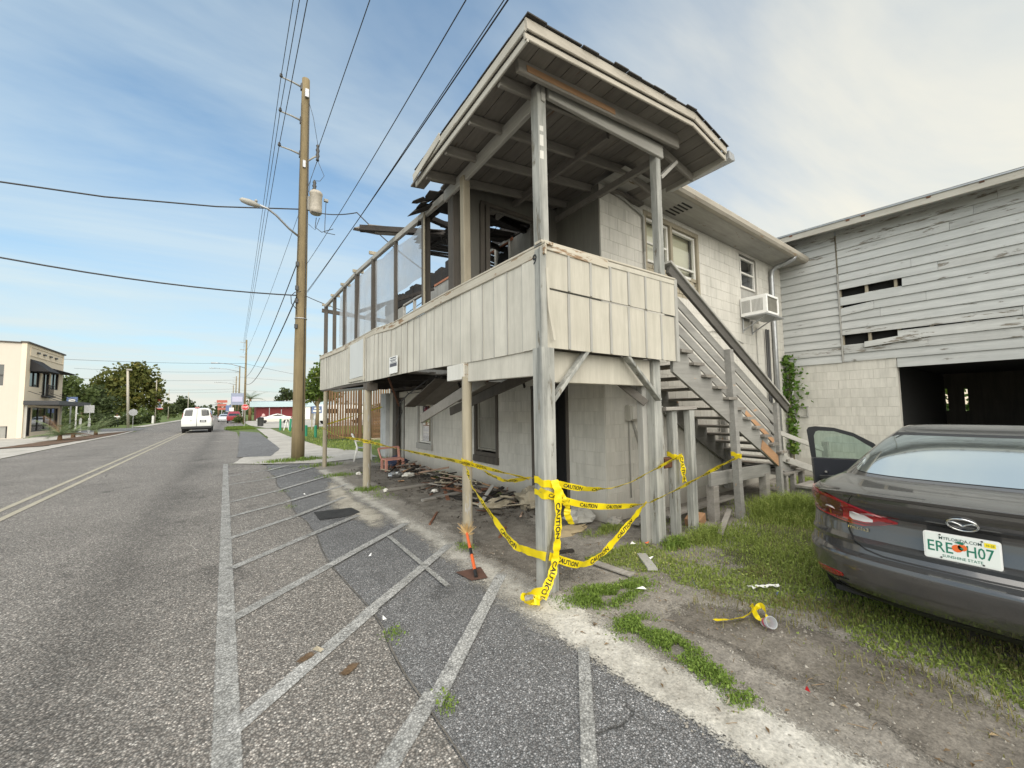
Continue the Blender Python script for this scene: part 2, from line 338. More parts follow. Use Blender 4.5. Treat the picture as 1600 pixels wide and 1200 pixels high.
def soil(name, cols, scale=2., cover=False, grit=.5, rough=.95, thr=(.35,.6), cn=1., bump=.7, speck=None, agg=0):
    """sand, dirt, concrete or paint; with cover=True the 'cover' attribute plus noise decides where it lies"""
    m, nt, b, out = newmat(name)
    p = nd(nt, 'ShaderNodeNewGeometry').outputs['Position']
    n1 = nd(nt, 'ShaderNodeTexNoise', {'Vector': p, 'Scale': scale, 'Detail': 7., 'Roughness': .65}).outputs[0]
    n2 = nd(nt, 'ShaderNodeTexNoise', {'Vector': p, 'Scale': 55., 'Detail': 6., 'Roughness': .7}).outputs[0]
    n4 = nd(nt, 'ShaderNodeTexNoise', {'Vector': p, 'Scale': 11., 'Detail': 6., 'Roughness': .6}).outputs[0]
    c = ramp(nt, n1, [(.3 + .4*i/(len(cols)-1), q) for i, q in enumerate(cols)])
    c = mixc(nt, grit, c, ramp(nt, n2, [(.3, .35), (.7, 1.25)]), 'MULTIPLY')
    c = mixc(nt, grit*.7, c, ramp(nt, n4, [(.33, .5), (.68, 1.2)]), 'MULTIPLY')
    if agg:
        va = nd(nt, 'ShaderNodeTexVoronoi', {'Vector': p, 'Scale': agg}); ra = nd(nt, 'ShaderNodeSeparateColor', {0: va.outputs['Color']}).outputs[0]
        c = mixc(nt, 1., c, mixc(nt, ra, ramp(nt, va.outputs['Distance'], [(.2, .85), (.62, .42)]), ramp(nt, va.outputs['Distance'], [(.2, 1.3), (.62, .7)])), 'MULTIPLY')
    if speck:
        vo = nd(nt, 'ShaderNodeTexVoronoi', {'Vector': p, 'Scale': 38.}); rc = nd(nt, 'ShaderNodeSeparateColor', {0: vo.outputs['Color']}).outputs[0]
        sf = mth(nt, 'MULTIPLY', ramp(nt, rc, [(.90, 0.), (.93, 1.)]), ramp(nt, vo.outputs['Distance'], [(.28, 1.), (.36, 0.)]))
        c = mixc(nt, sf, c, mixc(nt, n4, speck, tuple(x*.3 for x in speck)))
    nt.links.new(c, b.inputs['Base Color']); b.inputs['Roughness'].default_value = rough; b.inputs['Specular IOR Level'].default_value = .2
    hh = mth(nt, 'ADD', mth(nt, 'MULTIPLY', n2, .4), n4)
    nt.links.new(nd(nt, 'ShaderNodeBump', {'Height': hh, 'Strength': bump, 'Distance': .02}).outputs[0], b.inputs['Normal'])
    if cover:
        at = nd(nt, 'ShaderNodeAttribute', attribute_name='cover').outputs['Fac']
        n3 = nd(nt, 'ShaderNodeTexNoise', {'Vector': p, 'Scale': 3.2*cn, 'Detail': 8., 'Roughness': .72}).outputs[0]
        n5 = nd(nt, 'ShaderNodeTexNoise', {'Vector': p, 'Scale': 70., 'Detail': 3.}).outputs[0]
        a = mth(nt, 'ADD', at, mth(nt, 'MULTIPLY', mth(nt, 'SUBTRACT', n3, .5), 1.3))
        a = mth(nt, 'ADD', a, mth(nt, 'MULTIPLY', mth(nt, 'SUBTRACT', n5, .5), .9))
        a = ramp(nt, a, [(thr[0], 0.), (thr[1], 1.)])
        t = nd(nt, 'ShaderNodeBsdfTransparent')
        nt.links.new(nd(nt, 'ShaderNodeMixShader', {0: a, 1: t.outputs[0], 2: b.outputs[0]}).outputs[0], out.inputs[0])
    return m
def cover_attr(o, vals):
    a = o.data.attributes.new('cover', 'FLOAT', 'POINT'); a.data.foreach_set('value', vals)
def ribbon(name, pts, widths, z, mat, edge=.35, cov=1.0, kind='structure', sub=1, parent=None, soft=True):
    """flat strip along a polyline: 5 verts across, cover falls to 0 at both edges"""
    P = [Vector((p[0], p[1], 0)) for p in pts]; mb = MB(); cv = []; n = len(P)
    prof = [(-1, 0), (-1+edge, cov), (0, cov), (1-edge, cov), (1, 0)] if soft else [(-1, cov), (-.5, cov), (0, cov), (.5, cov), (1, cov)]
    for i, p in enumerate(P):
        d = (P[min(i+1, n-1)]-P[max(i-1, 0)]).normalized(); s = Vector((d.y, -d.x, 0)); w = widths[i] if isinstance(widths, (list, tuple)) else widths
        e = 0 if (soft and i in (0, n-1) and n > 3) else 1
        for q, c in prof: mb.v.append(tuple(p+s*(q*w/2)+Vector((0,0,z)))); cv.append(c*e)
    for i in range(n-1):
        for k in range(4): mb.f.append((i*5+k, i*5+k+1, (i+1)*5+k+1, (i+1)*5+k)); mb.mi.append(0)
    o = part(name, mb, mat, kind=kind, parent=parent); cover_attr(o, cv); return o
def sheet(name, poly, z, mat, kind='structure', jag=0., step=.4):
    """flat polygon, edges broken up when jag > 0"""
    out = []
    n = len(poly)
    for i in range(n):
        a = Vector(poly[i]); b2 = Vector(poly[(i+1) % n]); L = (b2-a).length
        k = max(1, min(60, int(L/step))) if jag else 1
        d = (b2-a).normalized(); s = Vector((d.y, -d.x))
        for j in range(k):
            q = a+(b2-a)*(j/k)
            if jag and j: q = q+s*(mnoise.noise((q.x*2.1, q.y*2.1, 3.))*jag+random.uniform(-.3,.3)*jag)
            out.append(q)
    mb = MB(); mb.add([(p.x, p.y, z) for p in out], [tuple(range(len(out)))])
    o = part(name, mb, mat, kind=kind)
    bm = bmesh.new(); bm.from_mesh(o.data); bmesh.ops.triangulate(bm, faces=bm.faces)
    for f in bm.faces:
        if f.normal.z < 0: f.normal_flip()
    bm.to_mesh(o.data); bm.free(); return o
M['road'] = asphalt('old_asphalt_light', .25, .15, .45, 84., .8, warm=(1.04,1.,.93), tracks=True)
M['apron'] = asphalt('parking_asphalt', .215, .13, .40, 105., .65, warm=(.97,1.,1.03))
M['sand'] = soil('pale_sand', [(.36,.34,.30), (.50,.48,.43), (.62,.60,.55)], 2.5, True, .6, cn=1.2, speck=(.4,.38,.33))
M['dirt'] = soil('grey_dirt', [(.17,.155,.133), (.275,.255,.225), (.38,.355,.315)], 1.5, False, .75, speck=(.38,.35,.3))
M['dirt_dark'] = soil('dark_soil', [(.12,.107,.09), (.19,.172,.148), (.275,.252,.218)], 2.2, True, .75, speck=(.3,.28,.25))
M['lawn'] = soil('grass_ground', [(.085,.12,.035), (.12,.165,.05), (.19,.21,.085)], .7, False, .5)
M['concrete'] = soil('old_concrete', [(.32,.31,.28), (.42,.40,.365), (.50,.485,.45)], 1.1, False, .3, bump=.3)
M['mulch'] = soil('brown_mulch', [(.09,.06,.042), (.15,.10,.07), (.20,.14,.10)], 3., False, .7)
M['paint'] = soil('worn_white_paint', [(.44,.44,.425), (.50,.50,.485), (.56,.56,.545)], 3., True, .5, thr=(.42,1.3), cn=2.2, bump=.8, agg=85.)
M['paint_faint'] = soil('faded_white_paint', [(.37,.37,.355), (.43,.43,.415), (.49,.49,.475)], 3., True, .5, thr=(.45,1.6), cn=2.2, bump=.8, agg=85.)
M['yellowline'] = soil('faded_yellow_paint', [(.32,.30,.24), (.36,.335,.27), (.40,.37,.30)], 2., True, .35, thr=(.25,.75), cn=1.5, bump=.5)
M['patch'] = soil('tar_patch', [(.028,.029,.030), (.040,.041,.042), (.06,.06,.06)], 3., False, .4)
# terrain out to the horizon
g = MB(); g.add([(-900,-600,-.03),(900,-600,-.03),(900,1500,-.03),(-900,1500,-.03)], [(0,1,2,3)]); struct('terrain', g, M['lawn'])
_e = [(.95+.035*math.sin(y*2.3)+.04*mnoise.noise((y*1.7,0,0)), y) for y in np.linspace(-12, 14.3, 90)]
sheet('road', [(-7.0,-60),(.95,-60)]+_e+[(.55,16),(.4,22),(.6,30),(.55,41),(-.35,47),(-.4,57),(1.6,60),(2.,700),(-8.6,700),(-8.4,66),(-7.3,58),(-7.0,46)], 0, M['road'])
sheet('parking_apron', [(.80,-60),(2.6,-60),(2.6,14.6),(.7,14.6)], -.006, M['apron'])
sheet('yard', [(2.1,-60),(30,-60),(30,14.2),(2.1,14.2)], -.0025, M['dirt'])
# crumbled seam between road and apron
ribbon('seam_crack', [(x+.012, y) for x, y in _e], [.024*(.4+1.2*abs(mnoise.noise((y*1.9,2,0)))) for x, y in _e], .0035, soil('crack_dirt', [(.095,.087,.075), (.14,.13,.115), (.2,.185,.165)], 6., True, .5, thr=(.4,.75), cn=3.), edge=.5)
ys = np.linspace(-14, 12.5, 70)
SAND2 = soil('patchy_sand', [(.36,.34,.30), (.48,.46,.415), (.60,.58,.53)], 2.2, True, .6, thr=(.36,1.1), cn=1.5, speck=(.4,.38,.33))
ribbon('sand_shoulder', [(2.17+.07*mnoise.noise((y*.9,5,0))+(.05 if y < 2 else 0), y) for y in ys], [.62+.22*mnoise.noise((y*.7,9,0))+(.15 if 2 < y < 3.6 else 0) for y in ys], .004, SAND2, edge=.9)
ribbon('sand_drift', [(1.75,5.3),(1.85,6.2),(1.75,7.2),(1.8,8.2),(1.95,9.4),(2.0,10.6)], [.3,.8,.95,.8,.6,.3], .0035, soil('thin_sand', [(.30,.28,.24),(.42,.39,.33),(.48,.45,.39)], 2.5, True, .45, thr=(.45,.95)), edge=.8)
ribbon('sand_fan', [(2.3,2.9),(2.25,2.55),(2.15,2.2),(2.15,1.7),(2.2,1.1),(2.25,.4),(2.4,-1.2),(2.6,-3)], [.5,.7,.55,.5,.6,.7,.9,1.], .0045, M['sand'], edge=.8)
ribbon('dark_soil_strip', [(2.9,2.4),(2.85,3.6),(3.1,5),(3.2,7),(3.3,9),(3.4,11),(3.4,13)], [1.,1.3,1.6,1.6,1.6,1.6,1.2], .003, M['dirt_dark'], edge=.7)  # darker soil strip running along the balcony
ribbon('bare_track', [(2.75,2.1),(3.1,1.55),(3.2,.9),(3.0,.2),(2.9,-1.5)], [.5,.9,1.1,1.0,1.], .003, M['dirt_dark'], edge=.7)
ST = soil('brown_leaf_stain', [(.10,.065,.035), (.15,.10,.06), (.2,.14,.09)], 6., True, .6, thr=(.45,.8), cn=3.)
for x, y in ((.46,3.02),(.66,2.72)): ribbon('leaf_stain', [(x-.07,y-.05),(x-.02,y-.01),(x+.03,y+.03),(x+.07,y+.07)], .10, .0095, ST, edge=.7)
sheet('tar_patch', [(1.17,7.22),(1.74,7.14),(1.78,6.72),(1.60,6.60),(1.16,6.64)], .004, M['patch'], jag=.02, step=.1)
# markings
def mark(name, a, b, w, mat=None, n=14, z=.0072, **k):
    a = Vector(a); b = Vector(b); e_ = (b-a).normalized()*(b-a).length*.09; a, b = a-e_, b+e_; w *= 1.18
    return ribbon(name, [a.lerp(b, i/n) for i in range(n+1)], w, z, mat or M['paint'], edge=.22, **k)
ribbon('edge_line', [(.035-.0065*(y-2.4)+.0, y) for y in np.linspace(-3, 16, 60)], .14, .0068, M['paint_faint'], edge=.2)
HATCH = [((.06,2.60),(.98,3.38)),((.40,1.70),(1.0,2.21)),((.08,3.96),(.93,4.65)),((.08,5.22),(.91,5.92)),((.06,6.44),(.91,7.14)),((.04,7.74),(.9,8.33)),((.0,8.95),(.9,9.66)),((-.02,11.15),(.9,11.5)),((-.03,12.6),(.9,13.2))]
for i, (a, b) in enumerate(HATCH): mark('hatch_line', a, b, .11, M['paint'] if i < 1 else M['paint_faint'])
for i, (a, b) in enumerate([((.96,3.38),(2.19,4.39)),((1.0,2.16),(2.20,3.28)),((.93,4.65),(2.10,5.60)),((.92,5.92),(1.68,6.53)),((.92,7.14),(1.8,8.02)),((.92,8.36),(2.15,9.37)),((.92,9.7),(2.12,11.0)),((.92,11.5),(2.0,12.9)),((.92,13.1),(1.5,13.9))]):
    mark('hatch_line', a, b, .105, M['paint'] if i < 3 or i > 4 else M['paint_faint'], z=.0096)
mark('bay_line', (1.97,1.94), (.55,.5), .075, M['paint_faint'])
mark('bay_line', (1.74,5.15), (1.70,3.45), .055, M['paint_faint'], z=.0124)
for dx in (-3.18, -2.90): ribbon('centre_line', [(dx-.001*(y-10), y) for y in np.linspace(-6, 130, 90)], .115, .007, M['yellowline'], edge=.15)
# concrete walk, driveway and verge beyond the pole
sheet('concrete_walk', [(1.0,14.7),(2.3,13.9),(4.4,14.3),(4.35,17.2),(3.6,19.5),(3.3,30),(3.4,46),(2.3,47),(2.1,30),(1.4,24),(.5,17.8),(.15,15.6)], .016, M['concrete'], jag=.05)
sheet('side_street', [(.3,17.6),(1.3,17.2),(1.9,20.5),(2.0,38),(.8,42)], .0215, M['apron'], jag=.05)
sheet('verge', [(-.3,46.5),(2.2,47.5),(2.4,58),(-.1,57)], .012, M['lawn'], jag=.1)
sheet('lot', [(3.2,48),(30,47),(40,92),(1.9,92),(2.2,60)], .004, M['concrete'])
sheet('sidewalk', [(-7.02,-60),(-7.02,46),(-7.35,52.2),(-9.5,52.6),(-12,52.5),(-30,52.5),(-30,-60)], .02, M['concrete'])
sheet('planting_bed', [(-9.3,30.2),(-7.85,31.0),(-7.4,38),(-7.35,45),(-7.5,51.6),(-8.5,47.5),(-9.0,40),(-9.2,36)], .05, M['mulch'], jag=.1)
sheet('cross_street', [(-60,53.5),(-7.3,53.5),(-7.4,65),(-60,65)], .002, M['apron'])
sheet('far_sidewalk', [(-9.9,67),(-8.6,67),(-8.8,260),(-10.4,260)], .02, M['concrete'])
# ================================================================ two-storey block house
HX, HY = 4.42, 3.81
house = thing('corner_house', 'fire-damaged grey two-storey concrete block house behind the sagging balcony', 'house', (HX, HY, 0))
def rsub(rects, o):
    out = []
    for (a, b, c, d) in rects:
        oa, ob, oc, od = o
        if ob <= a or oa >= b or od <= c or oc >= d: out.append((a, b, c, d)); continue
        if c < oc: out.append((a, b, c, oc))
        if d > od: out.append((a, b, od, d))
        c2, d2 = max(c, oc), min(d, od)
        if a < oa: out.append((a, oa, c2, d2))
        if b > ob: out.append((ob, b, c2, d2))
    return [r for r in out if r[1]-r[0] > .03 and r[3]-r[2] > .03]
CAMP = Vector((0,0,1.65))
def px_size(c): return 1/((Vector(c)-CAMP).dot(Vector((.585,.808,.064)))+.01)
_bm = {}
def block_wall(parent, axis, pos, u0, u1, z0, z1, holes, mat, mortar, out=-1, bw=.40, bh=.20, limit=300, th=.18, core_name='wall'):
    """painted block wall in the plane axis=pos: recessed joint core plus one object per block"""
    core = MB()
    for a, b, c, d in sorted(sum([rsub([(u0, u1, z0, z1)], holes[0])], [])) if len(holes) == 1 else _multi((u0, u1, z0, z1), holes):
        lo, hi = (pos+.004*(-out), pos+th*(-out)); lo, hi = min(lo, hi), max(lo, hi)
        if axis == 'x': core.box((lo, a, c), (hi, b, d))
        else: core.box((a, lo, c), (b, hi, d))
    part(core_name, core, mortar, parent)
    items = []; nz = int(round((z1-z0)/bh))
    for r in range(nz):
        za = z0+r*bh; zb = min(z1, za+bh); off = (r % 2)*bw/2
        u = u0-off
        while u < u1-.02:
            a, b = max(u, u0), min(u+bw, u1); u += bw
            rs = [(a, b, za, zb)]
            for h in holes: rs = rsub(rs, h)
            items += rs
    def ctr(r): return (pos, (r[0]+r[1])/2, (r[2]+r[3])/2) if axis == 'x' else ((r[0]+r[1])/2, pos, (r[2]+r[3])/2)
    items.sort(key=lambda r: -px_size(ctr(r)))
    rest = MB()
    def geo(mb, c, w, h):
        j, ch = .0018, .0016; w2, h2 = w/2-j, h/2-j; o = Vector(c)
        def P(u, z, d): return (o.x+d*out, o.y+u, o.z+z) if axis == 'x' else (o.x+u, o.y+d*out, o.z+z)
        v = [P(-w2,-h2,-.005),P(w2,-h2,-.005),P(w2,h2,-.005),P(-w2,h2,-.005),P(-w2+ch,-h2+ch,0),P(w2-ch,-h2+ch,0),P(w2-ch,h2-ch,0),P(-w2+ch,h2-ch,0)]
        f = [(4,5,6,7),(0,1,5,4),(1,2,6,5),(2,3,7,6),(3,0,4,7)]
        flip = (axis == 'x') == (out < 0)
        mb.add(v, [q[::-1] for q in f] if flip else f)
    for i, r in enumerate(items):
        w, h = round(r[1]-r[0], 3), round(r[3]-r[2], 3); c = Vector(ctr(r))+Vector((random.uniform(-.0015,.0015),)*3 if axis == 'x' else (0, random.uniform(-.0015,.0015), 0))
        if i < limit:
            k = (axis, out, w, h, mat.name)
            if k not in _bm:
                mb = MB(); geo(mb, (0,0,0), w, h); me = bpy.data.meshes.new('block'); me.from_pydata(mb.v, [], mb.f); me.materials.append(mat); _bm[k] = me
            link('block', _bm[k], parent, c-orig(parent))
        else: geo(rest, c, w, h)
    if rest.v: part('block_field', rest, mat, parent, kind='stuff')
def _multi(r, holes):
    rs = [r]
    for h in holes: rs = rsub(rs, h)
    return rs
# openings: side wall (u = x), street wall (u = y)
BIGW = (5.50, 7.22, 3.62, 4.95); SMW = (8.90, 9.72, 3.50, 4.98)
WA = (6.60, 7.52, .55, 2.06); WB = (9.75, 10.75, .60, 2.05); DN = (4.57, 5.52, .02, 2.06); DC = (11.80, 12.72, .02, 2.06)
_lim = 170
block_wall(house, 'y', HY, HX+.012, 11.085, 0, 5.04, [BIGW, SMW], M['block'], M['mortar'], limit=190)
block_wall(house, 'x', HX, HY+.012, 13.75, 0, 2.24, [DN, WA, WB, DC], M['block'], M['mortar'], limit=110)
# upper storey street wall: smooth render, burnt and broken along the top
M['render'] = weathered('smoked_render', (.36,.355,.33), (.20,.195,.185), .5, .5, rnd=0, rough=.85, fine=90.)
M['shade_wall'] = weathered('porch_shade_panel', (.165,.16,.14), (.10,.095,.085), .4, .4, rnd=0)  # dark base colour carries the shade under the porch roof
w = MB()
UW = [(6.1,7.1,3.3,5.0),(7.9,8.7,3.5,4.95),(10.2,11.9,3.5,4.98)]
for a, b, c, d in _multi((4.9, 13.75, 2.44, 5.02), UW): w.box((HX+.002, a, c), (HX+.16, b, d))
part('upper_wall', w, M['render'], house)
w = MB(); w.box((HX-.002, 3.83, 2.44), (HX+.15, 4.9, 5.03)); part('upper_wall', w, M['shade_wall'], house, label='boarded upper wall with the porch roof shade put into its dark colour')
t = MB()
ytop = [4.9+i*.22 for i in range(41)]
prv = None
for y in ytop:
    h = 5.06+random.uniform(.08,.30)+(.12 if y > 7 else 0)
    t.cbox((HX+.07+random.uniform(-.02,.02), y, (5.02+h)/2), (.15, .23, h-5.02), ch=.01)
part('charred_top_plate', t, M['char'], house)
t = MB(); t.beam((HX-.012, 6.0, 4.985), (HX-.012, 9.6, 5.0), .022, .06); part('orange_trim', t, simple('faded_orange_paint', (.38,.15,.08), .7, noise=.5), house)
for a, b, c, d in UW:
    f = MB(); X = HX-.01
    for p0, p1 in (((X,a,c),(X,a,d)),((X,b,c),(X,b,d)),((X,a,d),(X,b,d)),((X,a,c),(X,b,c)),((X,(a+b)/2,c),(X,(a+b)/2,d))): f.beam(p0, p1, .05, .05, up=(1,0,0), ch=.004)
    wf = part('window', f, M['whitetrim'] if a < 7 else M['trimy'], house)
    pn = MB()
    for k in range(2):
        y0 = a+(b-a)*k/2+.03; y1 = a+(b-a)*(k+1)/2-.03
        if k == 0 and a < 7:      # smashed pane: jagged rest along the frame
            pn.add([(X+.02,y0,d-.03),(X+.02,y1,d-.03),(X+.02,y1,d-.3),(X+.02,y1-.12,d-.14),(X+.02,y0+.2,d-.2),(X+.02,y0+.06,d-.11)], [(0,1,2,3,4,5)])
        else: pn.quad((X+.02,y0,c+.03),(X+.02,y1,c+.03),(X+.02,y1,d-.03),(X+.02,y0,d-.03))
    part('pane', pn, M['glass'], wf)
    r = MB(); r.box((HX+.17,a-.05,c-.05),(HX+.2,b+.05,d+.05)); part('backing', r, M['dark'], wf)
# cross partition inside the near porch bay, with a door frame
w = MB(); YP = 4.75
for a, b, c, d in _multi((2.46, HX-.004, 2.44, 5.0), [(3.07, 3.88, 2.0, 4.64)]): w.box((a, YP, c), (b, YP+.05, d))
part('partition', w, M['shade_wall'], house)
f = MB()
for x in (2.92, 3.01, 3.905): f.beam((x, YP-.02, 2.44), (x, YP-.02, 4.66), .07, .06, up=(0,1,0))
f.beam((2.9, YP-.021, 4.675), (3.95, YP-.021, 4.675), .06, .055)
part('door_frame', f, M['dkwood'], house)
# ---- side wall windows
def sash_window(parent, u0, u1, z0, z1, plane, axis, split=.5, mat=None, pane_back=None, depth=.05, fw=.045, label=None, pane=None):
    P = (lambda u, z, d=0.: (u, plane+d, z)) if axis == 'y' else (lambda u, z, d=0.: (plane+d, u, z))
    up = (0,1,0) if axis == 'y' else (1,0,0); f = MB()
    for u in (u0+fw/2, u1-fw/2): f.beam(P(u, z0), P(u, z1), fw, depth, up=up, ch=.004)
    f.beam(P(u0+fw, z1-fw/2), P(u1-fw, z1-fw/2), fw, depth, up=up, ch=.004)
    f.beam(P(u0+fw, z0+fw/2), P(u1-fw, z0+fw/2), fw, depth, up=up, ch=.004)
    zm = z0+(z1-z0)*split
    f.beam(P(u0+fw, zm, .004), P(u1-fw, zm, .004), fw*.9, depth*.8, up=up, ch=.004)
    w = part('window', f, mat or M['whitetrim'], parent, label=label)
    for a, b in ((z0+fw, zm-fw*.45), (zm+fw*.45, z1-fw)):
        p = MB(); p.quad(P(u0+fw, a, .01), P(u1-fw, a, .01), P(u1-fw, b, .01), P(u0+fw, b, .01)); part('pane', p, pane or M['glass'], w)
    bk = MB(); bk.quad(P(u0, z0, .10), P(u1, z0, .10), P(u1, z1, .10), P(u0, z1, .10)); part('pane_back', bk, pane_back or M['dark'], w)
    return w
M['pane_back'] = weathered('cream_pane_reflection', (.78,.72,.56), (.60,.55,.42), .3, .2, rnd=0, grain=(1,0,0))  # cream sheet behind the glass; bright window reflection put into its colour
M['curtain'] = weathered('pale_curtain', (.50,.50,.46), (.22,.22,.20), .3, .9, rnd=0)
M['board'] = weathered('boarded_panel', (.27,.26,.225), (.15,.14,.12), .4, .6, rnd=0)
M['smallbrick'] = weathered('tan_brick', (.36,.32,.24), (.24,.21,.16), .4, .2, rnd=.12, rough=.9)
f = MB(); Y = HY+.035
for x in (5.535, 6.30, 7.185): f.beam((x, Y, 3.63), (x, Y, 4.94), .07, .09, up=(0,1,0))
f.beam((5.51, Y-.002, 4.905), (7.21, Y-.002, 4.905), .08, .085, up=(0,1,0))
part('window_surround', f, M['tan'], house)
sash_window(house, 5.575, 6.26, 4.10, 4.86, HY+.06, 'y', .45, pane_back=M['pane_back'], label='left pane of the double window over the stair')
sash_window(house, 6.34, 7.145, 4.02, 4.86, HY+.06, 'y', .22, pane_back=M['pane_back'], label='right pane of the double window over the stair')
# thin brick infill below the double window
bi = MB(); bi.box((5.51, HY+.07, 3.62), (7.21, HY+.15, 4.10)); part('infill', bi, M['mortar'], house)
bme = None; rows = 6
for r in range(rows):
    for k in range(9):
        x = 5.56+k*.2+(r % 2)*.1
        if x > 7.14: continue
        if bme is None:
            b = MB(); b.box((-.094,-.02,-.032),(.094,.02,.032)); bme = bpy.data.meshes.new('brick'); bme.from_pydata(b.v, [], b.f); bme.materials.append(M['smallbrick'])
        link('brick', bme, house, Vector((x, HY+.055+random.uniform(-.003,.003), 3.665+r*.073))-orig(house))
sash_window(house, 8.96, 9.66, 4.24, 4.93, HY+.04, 'y', .5, label='small sash window above the air conditioner')
f = MB(); f.box((8.91, HY+.05, 3.51), (9.71, HY+.09, 4.235)); part('sill_panel', f, M['batten'], house)
# ---- street wall windows and doors, ground floor
f = MB(); X = HX+.02
for y in (6.63, 7.49): f.beam((X, y, .56), (X, y, 2.05), .075, .10, up=(1,0,0))
f.beam((X-.003, 6.6, 2.02), (X-.003, 7.52, 2.02), .08, .10, up=(1,0,0)); f.beam((X-.02, 6.58, .60), (X-.02, 7.54, .60), .10, .14, up=(0,0,1))
f.beam((X-.01, 6.62, .70), (X-.01, 7.5, .70), .05, .1, up=(0,0,1)); part('window_surround', f, M['dkwood'], house)
sash_window(house, 6.68, 7.45, .78, 1.98, HX+.05, 'x', .56, mat=M['board'], pane_back=M['board'], pane=M['board'], label='boarded-up ground floor window beside the dark doorway')
f = MB()
for y in (9.79, 10.71): f.beam((X, y, .62), (X, y, 2.04), .075, .10, up=(1,0,0))
f.beam((X-.02, 9.72, .655), (X-.02, 10.78, .655), .10, .16, up=(0,0,1)); part('window_surround', f, M['batten'], house)
sash_window(house, 9.84, 10.66, .75, 2.0, HX+.04, 'x', .58, pane_back=M['curtain'], label='white ground floor window with pale curtains')
def recess(y0, y1, mat, dm, dx=.16, label=None):
    f = MB()
    for y in (y0+.03, y1-.03): f.beam((HX+.03, y, .02), (HX+.03, y, 2.05), .06, .09, up=(1,0,0))
    f.beam((HX+.028, y0, 2.03), (HX+.028, y1, 2.03), .06, .09, up=(1,0,0)); part('door_frame', f, mat, house)
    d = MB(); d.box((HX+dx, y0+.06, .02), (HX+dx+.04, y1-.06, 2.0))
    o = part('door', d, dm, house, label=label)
    p = MB()
    for z0, z1 in ((.2,.95),(1.1,1.85)): p.box((HX+dx-.012, y0+.18, z0), (HX+dx+.002, y1-.18, z1))
    part('door_panel', p, dm, o)
    k = MB(); k.lathe([(.012,0),(.012,.03),(.03,.04),(.03,.06),(.01,.07)], (HX+dx, y0+.14, 1.0), 10, axis=(-1,0,0)); part('handle', k, M['dkmetal'], o)
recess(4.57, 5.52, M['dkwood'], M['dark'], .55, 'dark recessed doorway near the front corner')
recess(11.80, 12.72, M['dkwood'], M['curtain'], .1, 'pale panelled door at the far end of the wall')
w = MB(); w.box((HX-.10, 12.30, .0), (HX+.0, 12.62, 2.24)); part('pillar', w, M['dkwood'], house)
w = MB(); w.box((HX-.14, 13.2, 0), (HX-.002, 13.75, 2.24)); part('end_pier', w, weathered('flaking_white_pier', (.55,.57,.57), (.32,.33,.34), .4, .3, peel=(.25,.25,.25), peel_amt=.25, rnd=0), house)
# hidden rear: end wall and floor slab keep the shell closed
w = MB(); w.box((HX+.2, 13.57, 0), (11.2, 13.75, 5.02)); w.box((11.25, HY, 0), (11.3, 13.75, 5.0)); part('rear_wall', w, M['mortar'], house)
w = MB(); w.box((HX+.17, HY+.18, 2.30), (11.2, 13.6, 2.42)); part('upper_floor', w, M['dkwood'], house)
# ---- eave, gutter, roof
e = MB(); e.quad((HX+.0,3.32,5.045),(11.75,3.32,5.045),(11.75,HY+.18,5.045),(HX+.0,HY+.18,5.045)); part('soffit', e, M['trimx'], house)
e = MB()
for k in range(5): e.beam((6.02+k*.0, 3.42+k*.075, 5.042), (6.32, 3.42+k*.075, 5.042), .03, .012)
part('soffit_vent', e, M['dark'], house)
e = MB(); e.box((5.36,3.30,5.05),(11.85,3.325,5.21)); part('fascia', e, M['fascia'], house)
gt = MB()      # K-profile gutter
pr = [(3.30,5.08),(3.30,5.20),(3.29,5.205),(3.20,5.205),(3.19,5.19),(3.205,5.12),(3.24,5.085)]
pr = [(y, z-.035) for y, z in pr]
gt.prism([(5.40, y, z) for y, z in pr], (6.55,0,0)); part('gutter', gt, M['fascia'], house)
r = MB(); ze = 5.22
r.add([(5.2,3.26,ze),(11.9,3.26,ze),(11.9,14.3,ze),(5.2,14.3,ze),(7.8,6.5,6.15),(9.2,6.5,6.15),(9.2,11,6.15),(7.8,11,6.15)], [(0,1,5,4),(1,2,6,5),(2,3,7,6),(4,5,6,7),(0,4,7,3)])
part('roof', r, M['shingle'], house)
# ---- services on the side wall
b = MB(); b.cbox((4.99, HY-.055, 1.57), (.26,.11,.24), ch=.03); b.cbox((4.99, HY-.115, 1.57), (.22,.03,.2), ch=.01)
part('meter_box', b, M['block'], house, smooth=30)
b = MB(); b.cbox((5.33, HY-.04, 1.33), (.12,.08,.20), ch=.02); part('junction_box', b, M['block'], house)
b = MB(); b.tube([(5.22,HY-.03,1.52),(5.33,HY-.03,1.5),(5.37,HY-.03,1.4),(5.37,HY-.03,1.15),(5.45,HY-.03,1.1)], .018); b.tube([(5.42,HY-.03,1.15),(5.42,HY-.03,2.1)], .02)
b.tube([(4.93,HY-.02,1.45),(4.93,HY-.02,.3)], .009, 5); b.tube([(5.0,HY-.02,1.45),(5.15,HY-.02,1.1),(5.62,HY-.02,.52)], .009, 5)
b.tube([(5.03,HY-.02,1.44),(5.2,HY-.02,1.12),(5.55,HY-.02,.7)], .007, 5); b.tube([(5.46,HY-.03,4.8),(5.46,HY-.03,3.95),(5.46,HY-.03,2.35)], .016, 6)
b.tube([(4.55,HY-.03,5.0),(5.0,HY-.03,4.93),(5.42,HY-.03,4.82),(5.46,HY-.03,4.78),(5.46,HY-.03,4.2)], .02, 6)
b.tube([(7.15,HY-.02,3.02),(7.6,HY-.02,3.12),(8.3,HY-.02,3.08),(8.85,HY-.02,2.98)], .008, 5)
b.tube([(9.52,HY-.02,3.4),(9.52,HY-.02,2.5),(9.62,HY-.02,2.2)], .009, 5)
part('conduit', b, M['batten'], house, smooth=True)
